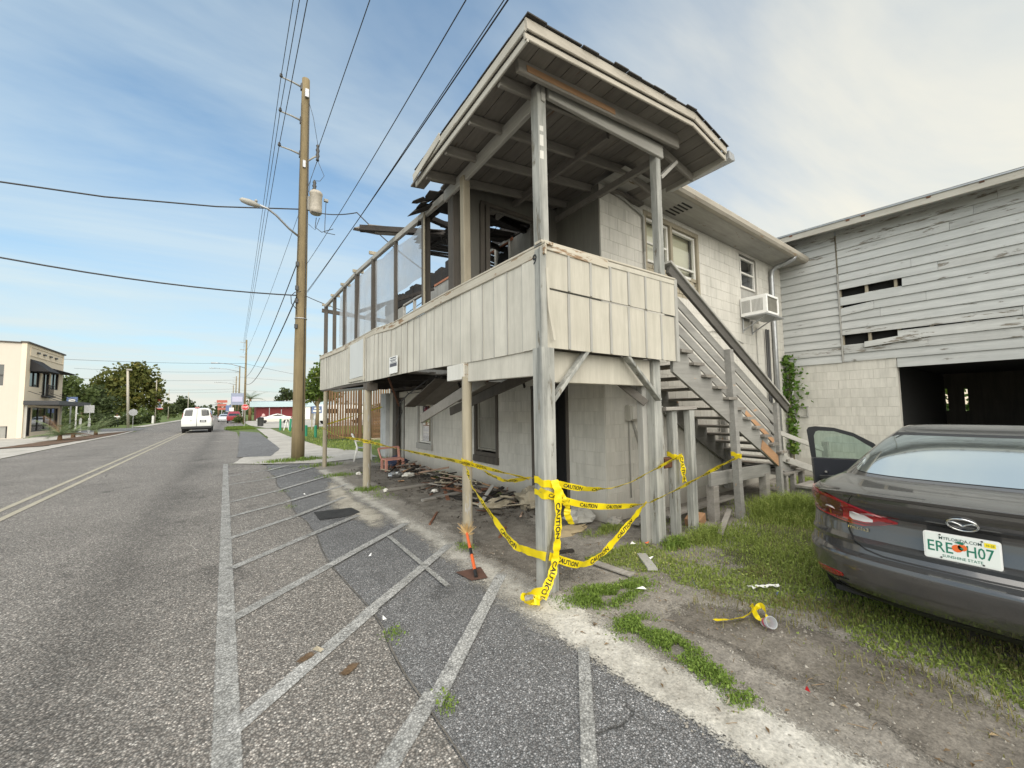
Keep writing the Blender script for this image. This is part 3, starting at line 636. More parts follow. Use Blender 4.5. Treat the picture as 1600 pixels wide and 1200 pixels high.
d = MB(); d.tube([(10.45,3.26,5.10),(10.44,3.30,5.02),(10.42,3.45,4.96),(10.4,3.62,4.93),(10.39,HY-.08,4.86),(10.39,HY-.06,4.7),(10.39,HY-.06,3.2),(10.39,HY-.06,.2)], .05, 10)
part('downpipe', d, M['metal'], house, smooth=True)
d = MB(); d.tube([(10.05,HY-.05,3.4),(10.05,HY-.05,.2)], .028, 8); d.tube([(9.95,HY-.05,3.4),(9.95,HY-.05,.25)], .022, 8); part('downpipe', d, M['dkmetal'], house, smooth=True)
# ================================================================ window air conditioner on a bracket
ac = thing('air_conditioner', 'old white window air conditioner on a metal shelf above the stair', 'air conditioner', (9.35, HY, 3.75))
c = MB(); c.cbox((9.36, HY-.32, 3.98), (.80,.60,.50), ch=.015); part('casing', c, M['white'], ac)
c = MB()
x0, x1, z0, z1, yy = 8.99, 9.73, 3.76, 4.20, HY-.635
for a, b2 in (((x0,yy,z0),(x0,yy,z1)),((x1,yy,z0),(x1,yy,z1)),((x0,yy,z1),(x1,yy,z1)),((x0,yy,z0),(x1,yy,z0))): c.beam(a, b2, .06, .04, up=(0,1,0))
part('front_frame', c, M['white'], ac)
c = MB(); c.quad((9.02,HY-.63,3.79),(9.70,HY-.63,3.79),(9.70,HY-.63,4.17),(9.02,HY-.63,4.17)); part('coil', c, simple('dusty_coil', (.16,.155,.13), .8, noise=.6), ac)
for k in range(9):
    s = MB(); s.box((8.952, HY-.56+k*.03, 3.82), (8.961, HY-.545+k*.03, 4.14)); part('louvre', s, M['batten'], ac)
for k in range(9):
    s = MB(); s.box((8.952, HY-.26+k*.024, 3.82), (8.961, HY-.248+k*.024, 4.14)); part('louvre', s, M['batten'], ac)
c = MB(); c.cbox((9.5, HY-.40, 3.705), (1.25,.5,.035), ch=.005); part('shelf', c, M['metal'], ac)
c = MB()
for x in (9.05, 9.65): c.beam((x, HY-.58, 3.68), (x, HY-.01, 3.36), .03, .03); c.beam((x, HY-.03, 3.32), (x, HY-.03, 3.70), .03, .03, up=(0,1,0))
part('bracket', c, M['metal'], ac, kind='stuff')
ac.location = (9.10, HY, 3.56); ac.scale = (.74, .80, .80)
# ================================================================ balcony / porch on posts
X0, Y0, Y1 = 2.40, 2.79, 13.95
porch = thing('balcony', 'long sagging cream-panelled wooden balcony on posts along the street', 'balcony', (X0, Y0, 0))
zb = lambda y: 2.225+.0115*(y-2.8)+.012*math.sin(y*1.3)
def zt(y):
    k = [(2.7,3.205),(4.3,3.245),(5.4,3.235),(6.9,3.225),(7.6,3.28),(8.1,3.315),(10.6,3.33),(13.4,3.43),(14.2,3.45)]
    return float(np.interp(y, [a for a, _ in k], [b for _, b in k]))
# street-side boards, one object each
y = Y0+.02; i = 0
while y < Y1:
    bw_ = min(.262+random.uniform(-.02,.025), Y1-y); b = MB(); dx = random.uniform(-.004,.004)+(.012*math.sin(y*.9))
    xo = X0-.03-dx
    b.add([(xo,y+.003,zb(y)),(xo,y+bw_-.003,zb(y+bw_)),(xo,y+bw_-.003,zt(y+bw_)-.10),(xo,y+.003,zt(y)-.10),
           (xo+.016,y+.003,zb(y)),(xo+.016,y+bw_-.003,zb(y+bw_)),(xo+.016,y+bw_-.003,zt(y+bw_)-.10),(xo+.016,y+.003,zt(y)-.10)],
          [(0,3,2,1),(4,5,6,7),(0,1,5,4),(1,2,6,5),(2,3,7,6),(3,0,4,7)])
    part('panel_board', b, M['panel_street'], porch)
    b = MB(); b.beam((xo-.003, y, zb(y)+.004), (xo-.003, y, zt(y)-.11), .014, .009, up=(1,0,0), ch=.002); part('batten', b, M['batten'], porch)
    y += bw_; i += 1
# top board and cap rail in lengths
ks = [2.70, 4.9, 6.9, 8.0, 10.6, 13.98]
for a, b2 in zip(ks, ks[1:]):
    b = MB(); b.beam((X0-.035, a, zt(a)-.055), (X0-.035, b2-.004, zt(b2)-.055), .024, .10); part('top_board', b, M['rail'], porch)
    b = MB(); b.beam((X0+.01, a, zt(a)+.010), (X0+.01, b2-.004, zt(b2)+.010), .115, .026); part('cap_rail', b, M['rail'], porch)
b = MB(); b.box((X0-.002, Y0+.02, 2.46), (X0+.03, Y1, 3.10)); part('panel_backing', b, M['dkwood'], porch)
# pale replacement panel with its frame
b = MB(); b.box((X0-.058,8.75,2.42),(X0-.05,9.95,3.24)); part('patch_panel', b, weathered('pale_blue_white_panel', (.56,.58,.58), (.44,.46,.46), .3, .3, rnd=0), porch, label='paler blue-white replacement panel')
b = MB()
for p0, p1 in (((X0-.062,8.70,2.30),(X0-.062,8.70,3.27)),((X0-.062,10.0,2.36),(X0-.062,10.0,3.27)),((X0-.064,8.65,2.36),(X0-.064,10.05,2.38))): b.beam(p0, p1, .07, .02, up=(1,0,0))
part('panel_frame', b, M['panel'], porch)
# near end: seven columns of two boards with battens
xs = [2.385+i*.312 for i in range(8)]
def zte(x): return 3.225+.02*(x-2.4)
for k in range(7):
    for lo, hi in ((2.225, 2.785), (2.80, 0)):
        b = MB(); a, c = xs[k]+.002, xs[k+1]-.002; d = random.uniform(-.003,.003); h0 = zte(a)-.06 if not hi else hi; h1 = zte(c)-.06 if not hi else hi
        yo = Y0-.035-d-(.012 if hi == 0 else 0)
        b.add([(a,yo,lo),(c,yo,lo),(c,yo,h1),(a,yo,h0),(a,yo+.014,lo),(c,yo+.014,lo),(c,yo+.014,h1),(a,yo+.014,h0)], [(0,1,2,3),(7,6,5,4),(0,4,5,1),(1,5,6,2),(2,6,7,3),(3,7,4,0)])
        part('panel_board', b, M['panel'], porch)
    if k: 
        b = MB(); b.beam((xs[k], Y0-.042, 2.23), (xs[k], Y0-.042, 2.78), .03, .012, up=(0,1,0), ch=.002); part('batten', b, M['batten'], porch)
        b = MB(); b.beam((xs[k], Y0-.054, 2.805), (xs[k], Y0-.054, zte(xs[k])-.065), .03, .012, up=(0,1,0), ch=.002); part('batten', b, M['batten'], porch)
b = MB(); b.beam((2.38, Y0-.052, zte(2.38)-.02), (3.28, Y0-.052, zte(3.28)-.045), .022, .09); part('top_board', b, M['railx'], porch)
b = MB(); b.beam((3.28, Y0-.045, zte(3.28)-.035), (4.58, Y0-.045, zte(4.58)-.035), .022, .06); part('top_board', b, M['panel'], porch)
b = MB(); b.beam((2.34, Y0-.01, zte(2.34)+.010), (4.58, Y0-.01, zte(4.58)+.012), .10, .025); part('cap_rail', b, M['railx'], porch)
b = MB(); b.cbox((4.585, Y0-.035, 2.75), (.06,.05,1.06), ch=.006); part('end_trim', b, M['batten'], porch)
b = MB(); b.box((4.555, Y0-.01, 2.24), (4.58, Y0+.10, 3.25)); part('end_trim', b, M['panel'], porch)
b = MB(); b.beam((2.362, Y0-.045, 2.20), (2.362, Y0-.045, 3.17), .075, .03, up=(0,1,0)); b.beam((2.352, Y0-.0, 2.22), (2.352, Y0-.0, 3.17), .10, .026, up=(1,0,0)); part('corner_trim', b, M['post'], porch)
b = MB(); b.beam((2.40, Y0-.064, 2.98), (2.415, Y0-.066, 2.6), .03, .008, up=(0,1,0), ch=0); b.beam((2.415, Y0-.066, 2.6), (2.46, Y0-.085, 2.29), .03, .008, up=(0,1,0), ch=0); part('loose_batten', b, M['panel'], porch)
m9 = MB(); text_on(m9, '9', (2.337, 2.865, 3.035), (0,-1,0), (0,0,1), .10, bold=.03); part('numeral', m9, M['black'], porch)
# deck: boards underneath, joists and rim beams
dk = [(2.44+.142*k) for k in range(14)]
for x in dk:
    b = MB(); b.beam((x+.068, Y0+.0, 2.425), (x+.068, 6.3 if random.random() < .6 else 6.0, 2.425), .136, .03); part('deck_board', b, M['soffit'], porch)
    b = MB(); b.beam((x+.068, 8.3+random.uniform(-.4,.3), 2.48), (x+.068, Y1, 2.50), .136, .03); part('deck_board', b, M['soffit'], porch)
b = MB(); b.box((4.44, Y0+.0, 2.41), (4.62, HY-.02, 2.44)); part('landing_board', b, M['tread'], porch)
for yj in [2.95+.55*k for k in range(20)]:
    if 6.2 < yj < 8.0: continue
    b = MB(); b.beam((2.44, yj, 2.33+.0115*(yj-2.8)), (4.40, yj, 2.33+.0115*(yj-2.8)), .045, .15); part('joist', b, M['rafter'] if yj < 6 else M['char'], porch)
b = MB(); b.beam((X0+.01, Y0+.12, 2.10), (X0+.01, 4.22, 2.13), .05, .27); part('rim_beam', b, M['panel_street'], porch)
b = MB(); b.beam((2.50, Y0+.13, 2.07), (4.20, Y0+.13, 2.07), .05, .32); part('rim_beam', b, M['panel'], porch)
b = MB(); b.beam((X0+.015, 8.4, 2.28), (X0+.015, 13.7, 2.34), .06, .10); part('rim_beam', b, M['dkwood'], porch)
b = MB(); b.cbox((X0+.0, 4.50, 2.13), (.10,.44,.20), ch=.004); part('bearer', b, M['whitetrim'], porch)
b = MB(); b.cbox((X0+.07, 4.30, 2.14), (.20,.16,.20), ch=.004); part('bearer', b, M['rail'], porch)
b = MB(); b.cbox((X0+.06, 8.62, 2.17), (.22,.30,.16), ch=.004); part('bearer', b, M['dkwood'], porch)
# knee braces at the corner
for p0, p1 in (((2.47,2.80,1.70),(2.98,2.80,2.235)),((4.22,2.80,1.74),(3.62,2.80,2.235))):
    b = MB(); b.beam(p0, p1, .04, .085, up=(0,1,0)); part('knee_brace', b, M['post'], porch)
b = MB(); b.beam((4.18,2.95,1.7), (3.75,3.35,2.2), .05, .09); part('knee_brace', b, M['soffit'], porch)
# ---- ground posts
def sqpost(x, y, w, d, h, lean=(0,0), mat='post', z0=-.02):
    b = MB()
    n = 6; rings = []
    b.beam((x, y, z0), (x+lean[0], y+lean[1], h), w, d, up=(0,1,0), ch=.012); return part('post', b, M[mat], porch)
sqpost(2.40, 2.80, .155, .155, 2.22)
sqpost(4.30, 2.92, .145, .13, 2.24, (-.0,0)); 
b = MB(); b.beam((4.20, 3.02, .0), (4.20, 3.02, 2.22), .11, .09, up=(0,1,0)); part('post', b, M['batten'], porch)
def roundpost(x, y, r, h, mat='pole_tan', lean=(0,0)):
    b = MB(); b.tube([(x+lean[0]*t, y+lean[1]*t, -.02+(h+.02)*t) for t in (0,.15,.3,.5,.7,.85,1)], [r*(1+.02*math.sin(5*t)) for t in (0,1,2,3,4,5,6)], 16); return part('post', b, M[mat], porch, smooth=60)
roundpost(2.40, 4.28, .062, 2.06)
roundpost(2.40, 8.62, .078, 2.10, 'pole_tan')
p4 = roundpost(2.36, 12.9, .062, 2.25, 'tan')
# ---- upper posts
for (y, w_, d_, x, mt, h0, h1) in ((2.80,.105,.115,2.40,'post',3.225,4.80),(4.30,.10,.10,2.41,'tan',3.25,4.66),(4.72,.10,.16,2.46,'dkwood',3.25,4.62),
      (5.62,.115,.10,2.44,'dkwood',3.24,4.74),(6.93,.06,.07,2.42,'dkwood',3.22,4.80),(8.28,.10,.09,2.42,'dkwood',3.3,4.86),(9.62,.10,.09,2.42,'dkwood',3.32,4.94),(10.85,.09,.08,2.42,'dkwood',3.34,4.95),(12.1,.09,.08,2.42,'dkwood',3.38,4.97),(13.35,.10,.10,2.42,'dkwood',3.42,4.98)):
    b = MB(); b.beam((x, y, h0-.02), (x-.01, y+random.uniform(-.02,.02), h1), w_, d_, up=(0,1,0), ch=.007); part('upper_post', b, M[mt], porch)
b = MB(); b.beam((2.375, 5.54, 3.24), (2.365, 5.53, 4.70), .02, .05, up=(0,1,0)); part('upper_post', b, M['tan'], porch)
b = MB(); b.beam((4.34, 2.80, 3.24), (4.33, 2.80, 4.90), .095, .10, up=(0,1,0), ch=.007); part('upper_post', b, M['post'], porch)
# staples / paper scraps on the corner post
b = MB()
for z, h in ((4.05,.09),(4.18,.12),(4.33,.06)): b.quad((2.352,2.741,z),(2.40,2.741,z+.005),(2.40,2.741,z+h),(2.352,2.741,z+h-.01))
part('paper_scrap', b, M['whitetrim'], porch)
# ---- top beams
def topb(p0, p1, w, h, mat): 
    b = MB(); b.beam(p0, p1, w, h); return part('top_beam', b, M[mat], porch)
topb((2.40,2.73,4.72),(2.40,4.86,4.66), .05, .16, 'trimy')
topb((2.46,2.745,4.79),(4.40,2.745,4.90), .045, .17, 'trimx')
topb((2.40,4.86,4.66),(2.40,6.93,4.80), .06, .10, 'trimy'); topb((2.40,6.93,4.80),(2.40,9.62,4.96), .07, .09, 'trimy'); topb((2.40,9.62,4.96),(2.40,13.4,4.99), .07, .09, 'trimy')
topb((3.55,2.90,4.88),(3.5,5.2,4.82), .05, .10, 'soffit'); topb((4.42,2.9,4.86),(4.42,5.2,4.84), .06, .10, 'rafter')
for yj in (8.25, 9.6, 10.85, 12.1, 13.4):
    b = MB(); b.beam((2.30, yj, 4.99+.01*(yj-9)), (2.55, yj, 5.0+.01*(yj-9)), .04, .07); part('rafter_tail', b, M['tan'], porch)
b = MB(); b.beam((2.3, 13.4, 4.85), (4.4, 13.4, 4.75), .06, .12); part('rafter', b, M['dkwood'], porch)
# ---- gable roof over the near bay
YA = 2.38
ze_ = lambda y: 4.80-.085*(y-YA)/2.4      # eave sags away from the corner
zr_ = lambda y: 5.16-.03*(y-YA)
XE, XR, XB = 1.93, 4.55, 5.33
zf = lambda x, y: ze_(y)+(zr_(y)-ze_(y))*(x-XE)/(XR-XE) if x <= XR else zr_(y)-(x-XR)*.17
n = 13
for k in range(n):          # sheathing boards run along the street
    a, c = XE+(XR-XE)*k/n, XE+(XR-XE)*(k+1)/n
    ye = 4.78+random.uniform(-.1,.35)+(.25 if k > 3 else 0)
    b = MB(); v = []
    for x, s in ((a+.004,0),(c-.004,0)):
        for yy in (YA+.02, ye): v += [(x, yy, zf(x,yy)+.0), (x, yy, zf(x,yy)+.022)]
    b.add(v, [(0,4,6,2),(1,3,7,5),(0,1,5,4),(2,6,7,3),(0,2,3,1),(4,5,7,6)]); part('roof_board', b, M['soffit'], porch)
for k in range(4):
    a, c = XR+(XB-XR)*k/4, XR+(XB-XR)*(k+1)/4; b = MB(); v = []; ye = 3.75
    for x in (a+.004, c-.004):
        for yy in (YA+.02, ye): v += [(x, yy, zf(x,yy)), (x, yy, zf(x,yy)+.022)]
    b.add(v, [(0,4,6,2),(1,3,7,5),(0,1,5,4),(2,6,7,3),(0,2,3,1),(4,5,7,6)]); part('roof_board', b, M['soffit'], porch)
b = MB(); b.box((4.55,3.72,4.95),(5.4,5.2,5.0)); part('roof_board', b, M['soffit'], porch)
for yj in (2.86, 3.42, 3.98, 4.52):
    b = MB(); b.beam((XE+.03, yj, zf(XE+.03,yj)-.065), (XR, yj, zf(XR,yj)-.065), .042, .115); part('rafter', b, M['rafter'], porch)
    if yj < 3.7: b = MB(); b.beam((XR, yj, zf(XR,yj)-.065), (XB, yj, zf(XB,yj)-.065), .042, .11); part('rafter', b, M['rafter'], porch)
b = MB(); b.beam((2.02, 2.655, 4.775), (4.62, 2.655, 5.075), .045, .17); part('rafter', b, M['rafter'], porch)
b = MB(); b.beam((2.12, 2.629, 4.755), (3.35, 2.629, 4.895), .008, .06); part('rafter_split', b, M['bare'], porch, label='split raw-wood strip under the gable overhang')
# layered fascias
for dz, dy, h, mt in ((.06, 0, .10, 'fascia'), (-.03, .022, .055, 'fascia')):
    b = MB(); b.beam((XE-.015, YA-dy*0+dy, zf(XE,YA)+dz-.01), (XR, YA+dy, zf(XR,YA)+dz), .022, h); part('gable_fascia', b, M[mt], porch)
    b = MB(); b.beam((XR, YA+dy, zf(XR,YA)+dz), (XB+.01, YA+dy, zf(XB,YA)+dz), .022, h); part('gable_fascia', b, M[mt], porch)
b = MB(); b.beam((XE-.012, YA+.012, ze_(YA)+.045), (XE-.012, 4.55, ze_(4.55)+.045), .022, .10); part('eave_fascia', b, M['fascia_y'], porch)
b = MB(); b.beam((XE+.012, YA+.012, ze_(YA)-.05), (XE+.012, 4.80, ze_(4.8)-.06), .02, .07); part('eave_fascia', b, M['fascia_y'], porch)
b = MB(); b.beam((XE-.03, 4.0, ze_(4.)+.09), (XE-.05, 4.75, ze_(4.75)-.02), .012, .10); part('eave_fascia', b, M['fascia_y'], porch)
b = MB(); b.beam((XB+.012, YA+.01, zf(XB,YA)+.0), (XB+.012, 3.28, zf(XB,3.28)+.0), .022, .15); part('eave_fascia', b, M['fascia_y'], porch)
b = MB(); b.prism([(XB+.03, YA-.03, 4.985), (XB+.03, YA-.03, 5.09), (XB+.17, YA-.03, 5.08), (XB+.19, YA-.03, 5.0), (XB+.10, YA-.03, 4.98)], (0,.93,0)); part('gutter', b, M['metal'], porch)
# kicker brace at the rear eave
b = MB(); b.beam((4.40,2.80,4.58), (4.78,2.80,4.93), .045, .10, up=(0,1,0)); part('knee_brace', b, M['trimx'], porch)
# shingle courses laid over the boards
bshn = MB()
for r in range(9):
    for k in range(12):
        x0, x1 = XE-.03+(XR-XE+.03)*k/12, XE-.03+(XR-XE+.03)*(k+1)/12
        ya, yb = YA-.035+random.uniform(-.012,.012)+r*.27, YA-.035+(r+1)*.27
        z = lambda x, yy: zf(max(x, XE), yy)+.118+.003*((k+r) % 3)
        bshn.add([(x0+.004,ya,z(x0,ya)),(x1-.004,ya,z(x1,ya)),(x1-.004,yb,z(x1,yb)),(x0+.004,yb,z(x0,yb)),(x0+.004,ya,z(x0,ya)-.012),(x1-.004,ya,z(x1,ya)-.012),(x1-.004,yb,z(x1,yb)-.012),(x0+.004,yb,z(x0,yb)-.012)], [(0,1,2,3),(4,7,6,5),(0,4,5,1),(0,3,7,4),(1,5,6,2),(2,6,7,3)])
for r in range(5):
    for k in range(4):
        x0, x1 = XR+(XB-XR+.03)*k/4, XR+(XB-XR+.03)*(k+1)/4; ya = YA-.035+r*.27; yb = ya+.27; z = lambda x, yy: zf(x, yy)+.118+.003*((k+r) % 3)
        bshn.add([(x0+.004,ya,z(x0,ya)),(x1-.004,ya,z(x1,ya)),(x1-.004,yb,z(x1,yb)),(x0+.004,yb,z(x0,yb)),(x0+.004,ya,z(x0,ya)-.012),(x1-.004,ya,z(x1,ya)-.012)], [(0,1,2,3),(0,4,5,1)])
part('shingles', bshn, M['shingle'], porch, kind='stuff')
b = MB(); b.add([(XE, YA+.03, zf(XE,YA)+.11),(XR, YA+.03, zf(XR,YA)+.11),(XR, 4.7, zf(XR,4.7)+.11),(XE, 4.7, zf(XE,4.7)+.11)], [(0,1,2,3)]); part('roof_underlay', b, M['shingle'], porch)
# torn, scorched roof edge beyond the surviving bay
def rag(name, pts, mat, th=.02):
    b = MB(); b.prism(pts, (0, .02, th)); return part(name, b, mat, porch)
for k in range(13):
    x = random.uniform(2.15, 2.7); y = random.uniform(4.75, 5.4); z = 4.64+(x-2)*.22+random.uniform(-.03,.09)-.05*(y-4.75); l = random.uniform(.2,.6); b = MB()
    d = Vector((random.uniform(-.25,.1), l, random.uniform(-.10,.06))); s_ = Vector((.06+random.random()*.10, random.uniform(-.08,.08), random.uniform(-.01,.05)))
    p = Vector((x,y,z)); poly = [p, p+s_, p+s_+d*random.uniform(.5,.8), p+s_*random.uniform(.3,.7)+d, p+d*random.uniform(.4,.8)]
    b.prism([tuple(q) for q in poly], (.004,.0,.014)); part('charred_shingle', b, M['char'] if k % 4 else M['shingle'], porch)
for k in range(24):
    b = MB(); y = 4.92+k*.115; x0 = 2.48 if y < 5.8 else 2.7+random.uniform(0,.5); x1 = 4.40
    if random.random() < .16: x1 = random.uniform(3.2,4.0)
    b.beam((x0, y, 4.90+.02*(y-5)), (x1, y+random.uniform(-.08,.10), 5.06), .125, .014, up=(.05,random.uniform(-.1,.1),1)); part('charred_board', b, M['char'], porch)
for (p0, p1, w_, h_) in (((1.80,7.05,4.90),(4.5,6.1,5.06),.11,.10),((2.5,5.2,4.92),(4.4,5.6,4.98),.08,.10),((2.5,5.9,4.86),(4.45,6.5,4.96),.08,.09),((3.4,5.3,5.0),(3.2,7.2,4.94),.07,.08),((2.5,10.0,4.1),(4.3,9.4,4.85),.05,.08),((2.6,9.5,3.9),(3.6,10.9,4.75),.05,.05)):
    b = MB(); b.beam(p0, p1, w_, h_); part('charred_beam', b, M['char'], porch)
b = MB(); b.prism([(1.70,7.05,4.89),(2.1,6.93,4.86),(2.42,6.82,4.88),(2.42,6.82,4.99),(1.95,6.98,4.99)], (.01,.12,.0)); part('charred_beam', b, M['graywood'], porch, label='grey splintered beam end poking out over the street')
for k in range(10):
    b = MB(); y = 5.0+random.uniform(0,1.6); x = random.uniform(2.6,4.2); b.beam((x, y, 4.85), (x+random.uniform(-.1,.1), y+random.uniform(-.1,.1), 4.85-random.uniform(.05,.22)), .03, .01, w1=.008); part('charred_splinter', b, M['char'], porch)
# plastic sheeting between the posts
def film(ya, yb, za, zb_, seed, sag=0.):
    def fn(u, v):
        yy = ya+(yb-ya)*u; ztop = np.interp(yy, [5.6,6.93,9.62,13.4], [4.74,4.80,4.92,4.95])-sag*math.sin(u*math.pi)
        z = zt(yy)+za+(ztop-zt(yy)-za-zb_)*v
        return (2.43+.035*mnoise.noise((yy*3.+seed, z*.8, seed))+.03*math.sin(yy*9+seed)*(1-v)*.4, yy, z)
    b = MB(); b.grid(fn, 14, 10); part('plastic_sheet', b, M['film'], porch, smooth=True)
for k, (a, c, za, zc, sg) in enumerate([(5.68,6.88,.55,.12,.05),(6.97,8.22,.06,.05,.06),(8.34,9.56,.04,.04,.03),(9.68,10.8,.02,.03,.02)]): film(a, c, za, zc, k*3.1, sg)
film(10.9, 11.5, .1, .1, 8.8)
# collapsed ceiling below the deck
for (p0, p1, w_, h_, mt) in (((2.75,6.55,1.50),(2.62,4.20,2.04),.03,.16,'rafter'),((3.35,6.6,1.62),(3.15,3.6,2.17),.03,.15,'dkwood')):
    b = MB(); b.beam(p0, p1, w_, h_); part('fallen_fascia', b, M[mt], porch)  # shade below the deck put into the colours of these pale boards
for k in range(7):
    b = MB(); x = 2.72+k*.24; b.beam((x, 7.0+.1*k, 1.72+.02*k), (x+.1, 5.9+.05*k, 2.16), .22, .015, up=(0,.3,1)); part('fallen_ceiling_board', b, M['soffit'] if k % 3 else M['dkwood'], porch)
for k in range(9):
    x = random.uniform(2.55,4.1); y = random.uniform(5.2,8.2); b = MB(); b.beam((x,y,2.30), (x+random.uniform(-.5,.5), y+random.uniform(-.8,.8), random.uniform(1.75,2.15)), .03, .045); part('broken_joist', b, M[random.choice(['char','char','rust','dkwood'])], porch)
b = MB(); b.tube([(2.9,6.6,2.2),(2.75,7.2,1.95),(2.85,7.9,1.8),(3.05,8.3,1.62),(3.0,8.45,1.42),(2.98,8.5,1.3)], .012, 6); b.tube([(3.3,6.1,2.2),(3.0,6.8,2.0),(2.8,7.3,1.98),(2.6,7.0,2.1)], .008, 6); part('hanging_cable', b, M['wire'], porch, smooth=True)
b = MB(); b.beam((2.52,8.9,2.16),(2.5,12.6,2.26), .14, .02, up=(.3,0,1)); part('metal_strip', b, M['metal'], porch)
# notice on the panels
sg = thing('notice', 'small white printed notice fixed to the balcony boards', 'sign', (X0-.06, 6.8, 2.45))
b = MB(); b.cbox((X0-.062, 6.81, 2.46), (.006,.42,.30)); part('sheet', b, M['white'], sg)
b = MB(); xx = X0-.0665
for z, a, c, h in ((2.575,6.66,6.96,.02),(2.545,6.64,6.98,.012),(2.525,6.68,6.94,.012),(2.43,6.63,6.99,.06)): b.quad((xx,c,z),(xx,a,z),(xx,a,z+h),(xx,c,z+h))
b.quad((xx,6.98,2.50),(xx,6.64,2.50),(xx,6.64,2.508),(xx,6.98,2.508))
part('print', b, simple('grey_ink', (.08,.08,.1), .6), sg)
# ================================================================ outside stair
stair = thing('staircase', 'steep open grey wooden stair from the balcony down to the yard', 'staircase', (6.1, 2.85, 0))
def sp(k): return (4.72+.2925*k, 2.345-.1525*k)     # tread k: x, z
for k in range(13):
    x, z = sp(k); z += .03; b = MB(); b.cbox((x+.10, 3.27+random.uniform(-.01,.01), z-.0), (.27, 1.04+random.uniform(-.02,.02), .04), ch=.006)
    part('tread', b, M['tread'], stair)
for yy in (2.825, 3.70):
    b = MB(); poly = [(4.60, yy, 2.36)]
    for k in range(13):
        x, z = sp(k); poly += [(x-.02, yy, z+.008), (x+.25, yy, z+.008)] if k < 12 else [(x-.02, yy, z+.008)]
    x, z = sp(12); poly += [(x+.22, yy, z), (x+.05, yy, z-.20), (4.60, yy, 2.10)]
    b.prism(poly, (0,.04,0)); part('stringer', b, M['stair'], stair)
b = MB(); b.beam((7.05,2.818,1.02),(7.75,2.818,.66), .006, .16); part('bare_patch', b, M['bare'], stair, label='raw pine strip where the paint has come off')
# railing: cap, four slats, posts
sl_ = (1.60-3.40)/(8.02-4.52)
rz = lambda x: 3.40+sl_*(x-4.52)
b = MB(); b.beam((4.50,2.78,rz(4.5)), (8.06,2.78,rz(8.06)), .045, .125, up=(0,0,1)); part('hand_rail', b, M['stair_d'], stair)
b = MB(); b.beam((4.50,2.80,rz(4.5)+.09), (8.06,2.80,rz(8.06)+.09), .14, .035); part('hand_rail', b, M['trimx'], stair)
for k, d in enumerate((.20,.385,.57,.755,.94)):
    b = MB(); xe = 7.70; b.beam((4.62,2.86,rz(4.62)-d), (xe,2.86,rz(xe)-d), .022, .125); part('rail_slat', b, M['stair'], stair)
b = MB(); b.beam((6.6,2.846,rz(6.6)-.78),(7.6,2.846,rz(7.6)-.78), .004, .08); part('bare_patch', b, M['bare'], stair)
b = MB(); b.beam((6.14,2.79,.0),(6.06,2.81,2.50), .10, .10, up=(0,1,0)); part('post', b, M['stair'], stair)
b = MB(); b.beam((7.72,2.83,.10),(7.70,2.83,1.70), .09, .09, up=(0,1,0)); part('post', b, M['stair'], stair)
b = MB(); b.beam((7.72,3.72,.10),(7.70,3.72,1.60), .09, .09, up=(0,1,0)); part('post', b, M['stair'], stair)
b = MB(); b.beam((5.62,2.95,.60),(7.62,2.95,.55), .04, .20); part('base_beam', b, M['stair'], stair)
for x in (5.72, 7.45): b = MB(); b.beam((x,2.97,-.01),(x,2.97,.5), .14, .12, up=(0,1,0)); part('post', b, M['graywood'], stair)
# bottom landing with two lower steps
for k in range(7):
    b = MB(); b.cbox((8.25+random.uniform(-.02,.02), 2.82+.14*k, .47+random.uniform(-.008,.008)), (1.05,.13,.035), rot=Matrix.Rotation(random.uniform(-.02,.02),3,'Z'), ch=.004); part('landing_board', b, M['graywood'], stair)
for x in (7.85, 8.2, 8.6): b = MB(); b.beam((x,2.80,-.01),(x,2.80,.46), .08, .08, up=(0,1,0)); part('post', b, M['graywood'], stair)
b = MB(); b.cbox((8.42,2.58,.24), (.7,.30,.04), ch=.004); part('tread', b, M['graywood'], stair)
b = MB(); b.box((8.12,2.46,.0),(8.16,2.72,.22)); b.box((8.68,2.46,.0),(8.72,2.72,.22)); part('stringer', b, M['graywood'], stair)
for dz, h in ((1.05,.08),(.62,.11)):
    b = MB(); b.beam((7.74,2.86,dz+.15),(8.85,2.5,dz-.22), .03, h); part('low_rail', b, M['trimx'], stair)
b = MB(); b.beam((8.85,2.48,-.02),(8.85,2.48,.98), .09, .09, up=(0,1,0)); part('post', b, M['trimx'], stair)
# stub posts carrying a broken shelf beside the porch post
st = thing('stub_frame', 'two short grey posts with a splintered plank across them beside the stair', 'post frame', (4.88, 2.92, 0))
for x, y in ((4.74,2.96),(5.02,2.88)): b = MB(); b.beam((x,y,-.02),(x,y,1.60), .11, .10, up=(0,1,0), ch=.01); part('post', b, M['post'], st)
b = MB(); b.beam((4.52,2.97,1.625),(5.12,2.90,1.635), .17, .045); part('shelf', b, M['graywood'], st)
b = MB(); b.beam((4.56,3.02,1.66),(4.56,3.02,1.0), .10, .05, up=(0,1,0)); part('hanging_board', b, M['post'], st)
b = MB(); b.cbox((4.60,3.0,.93), (.16,.12,.13), ch=.01); part('splintered_end', b, M['rust'], st)
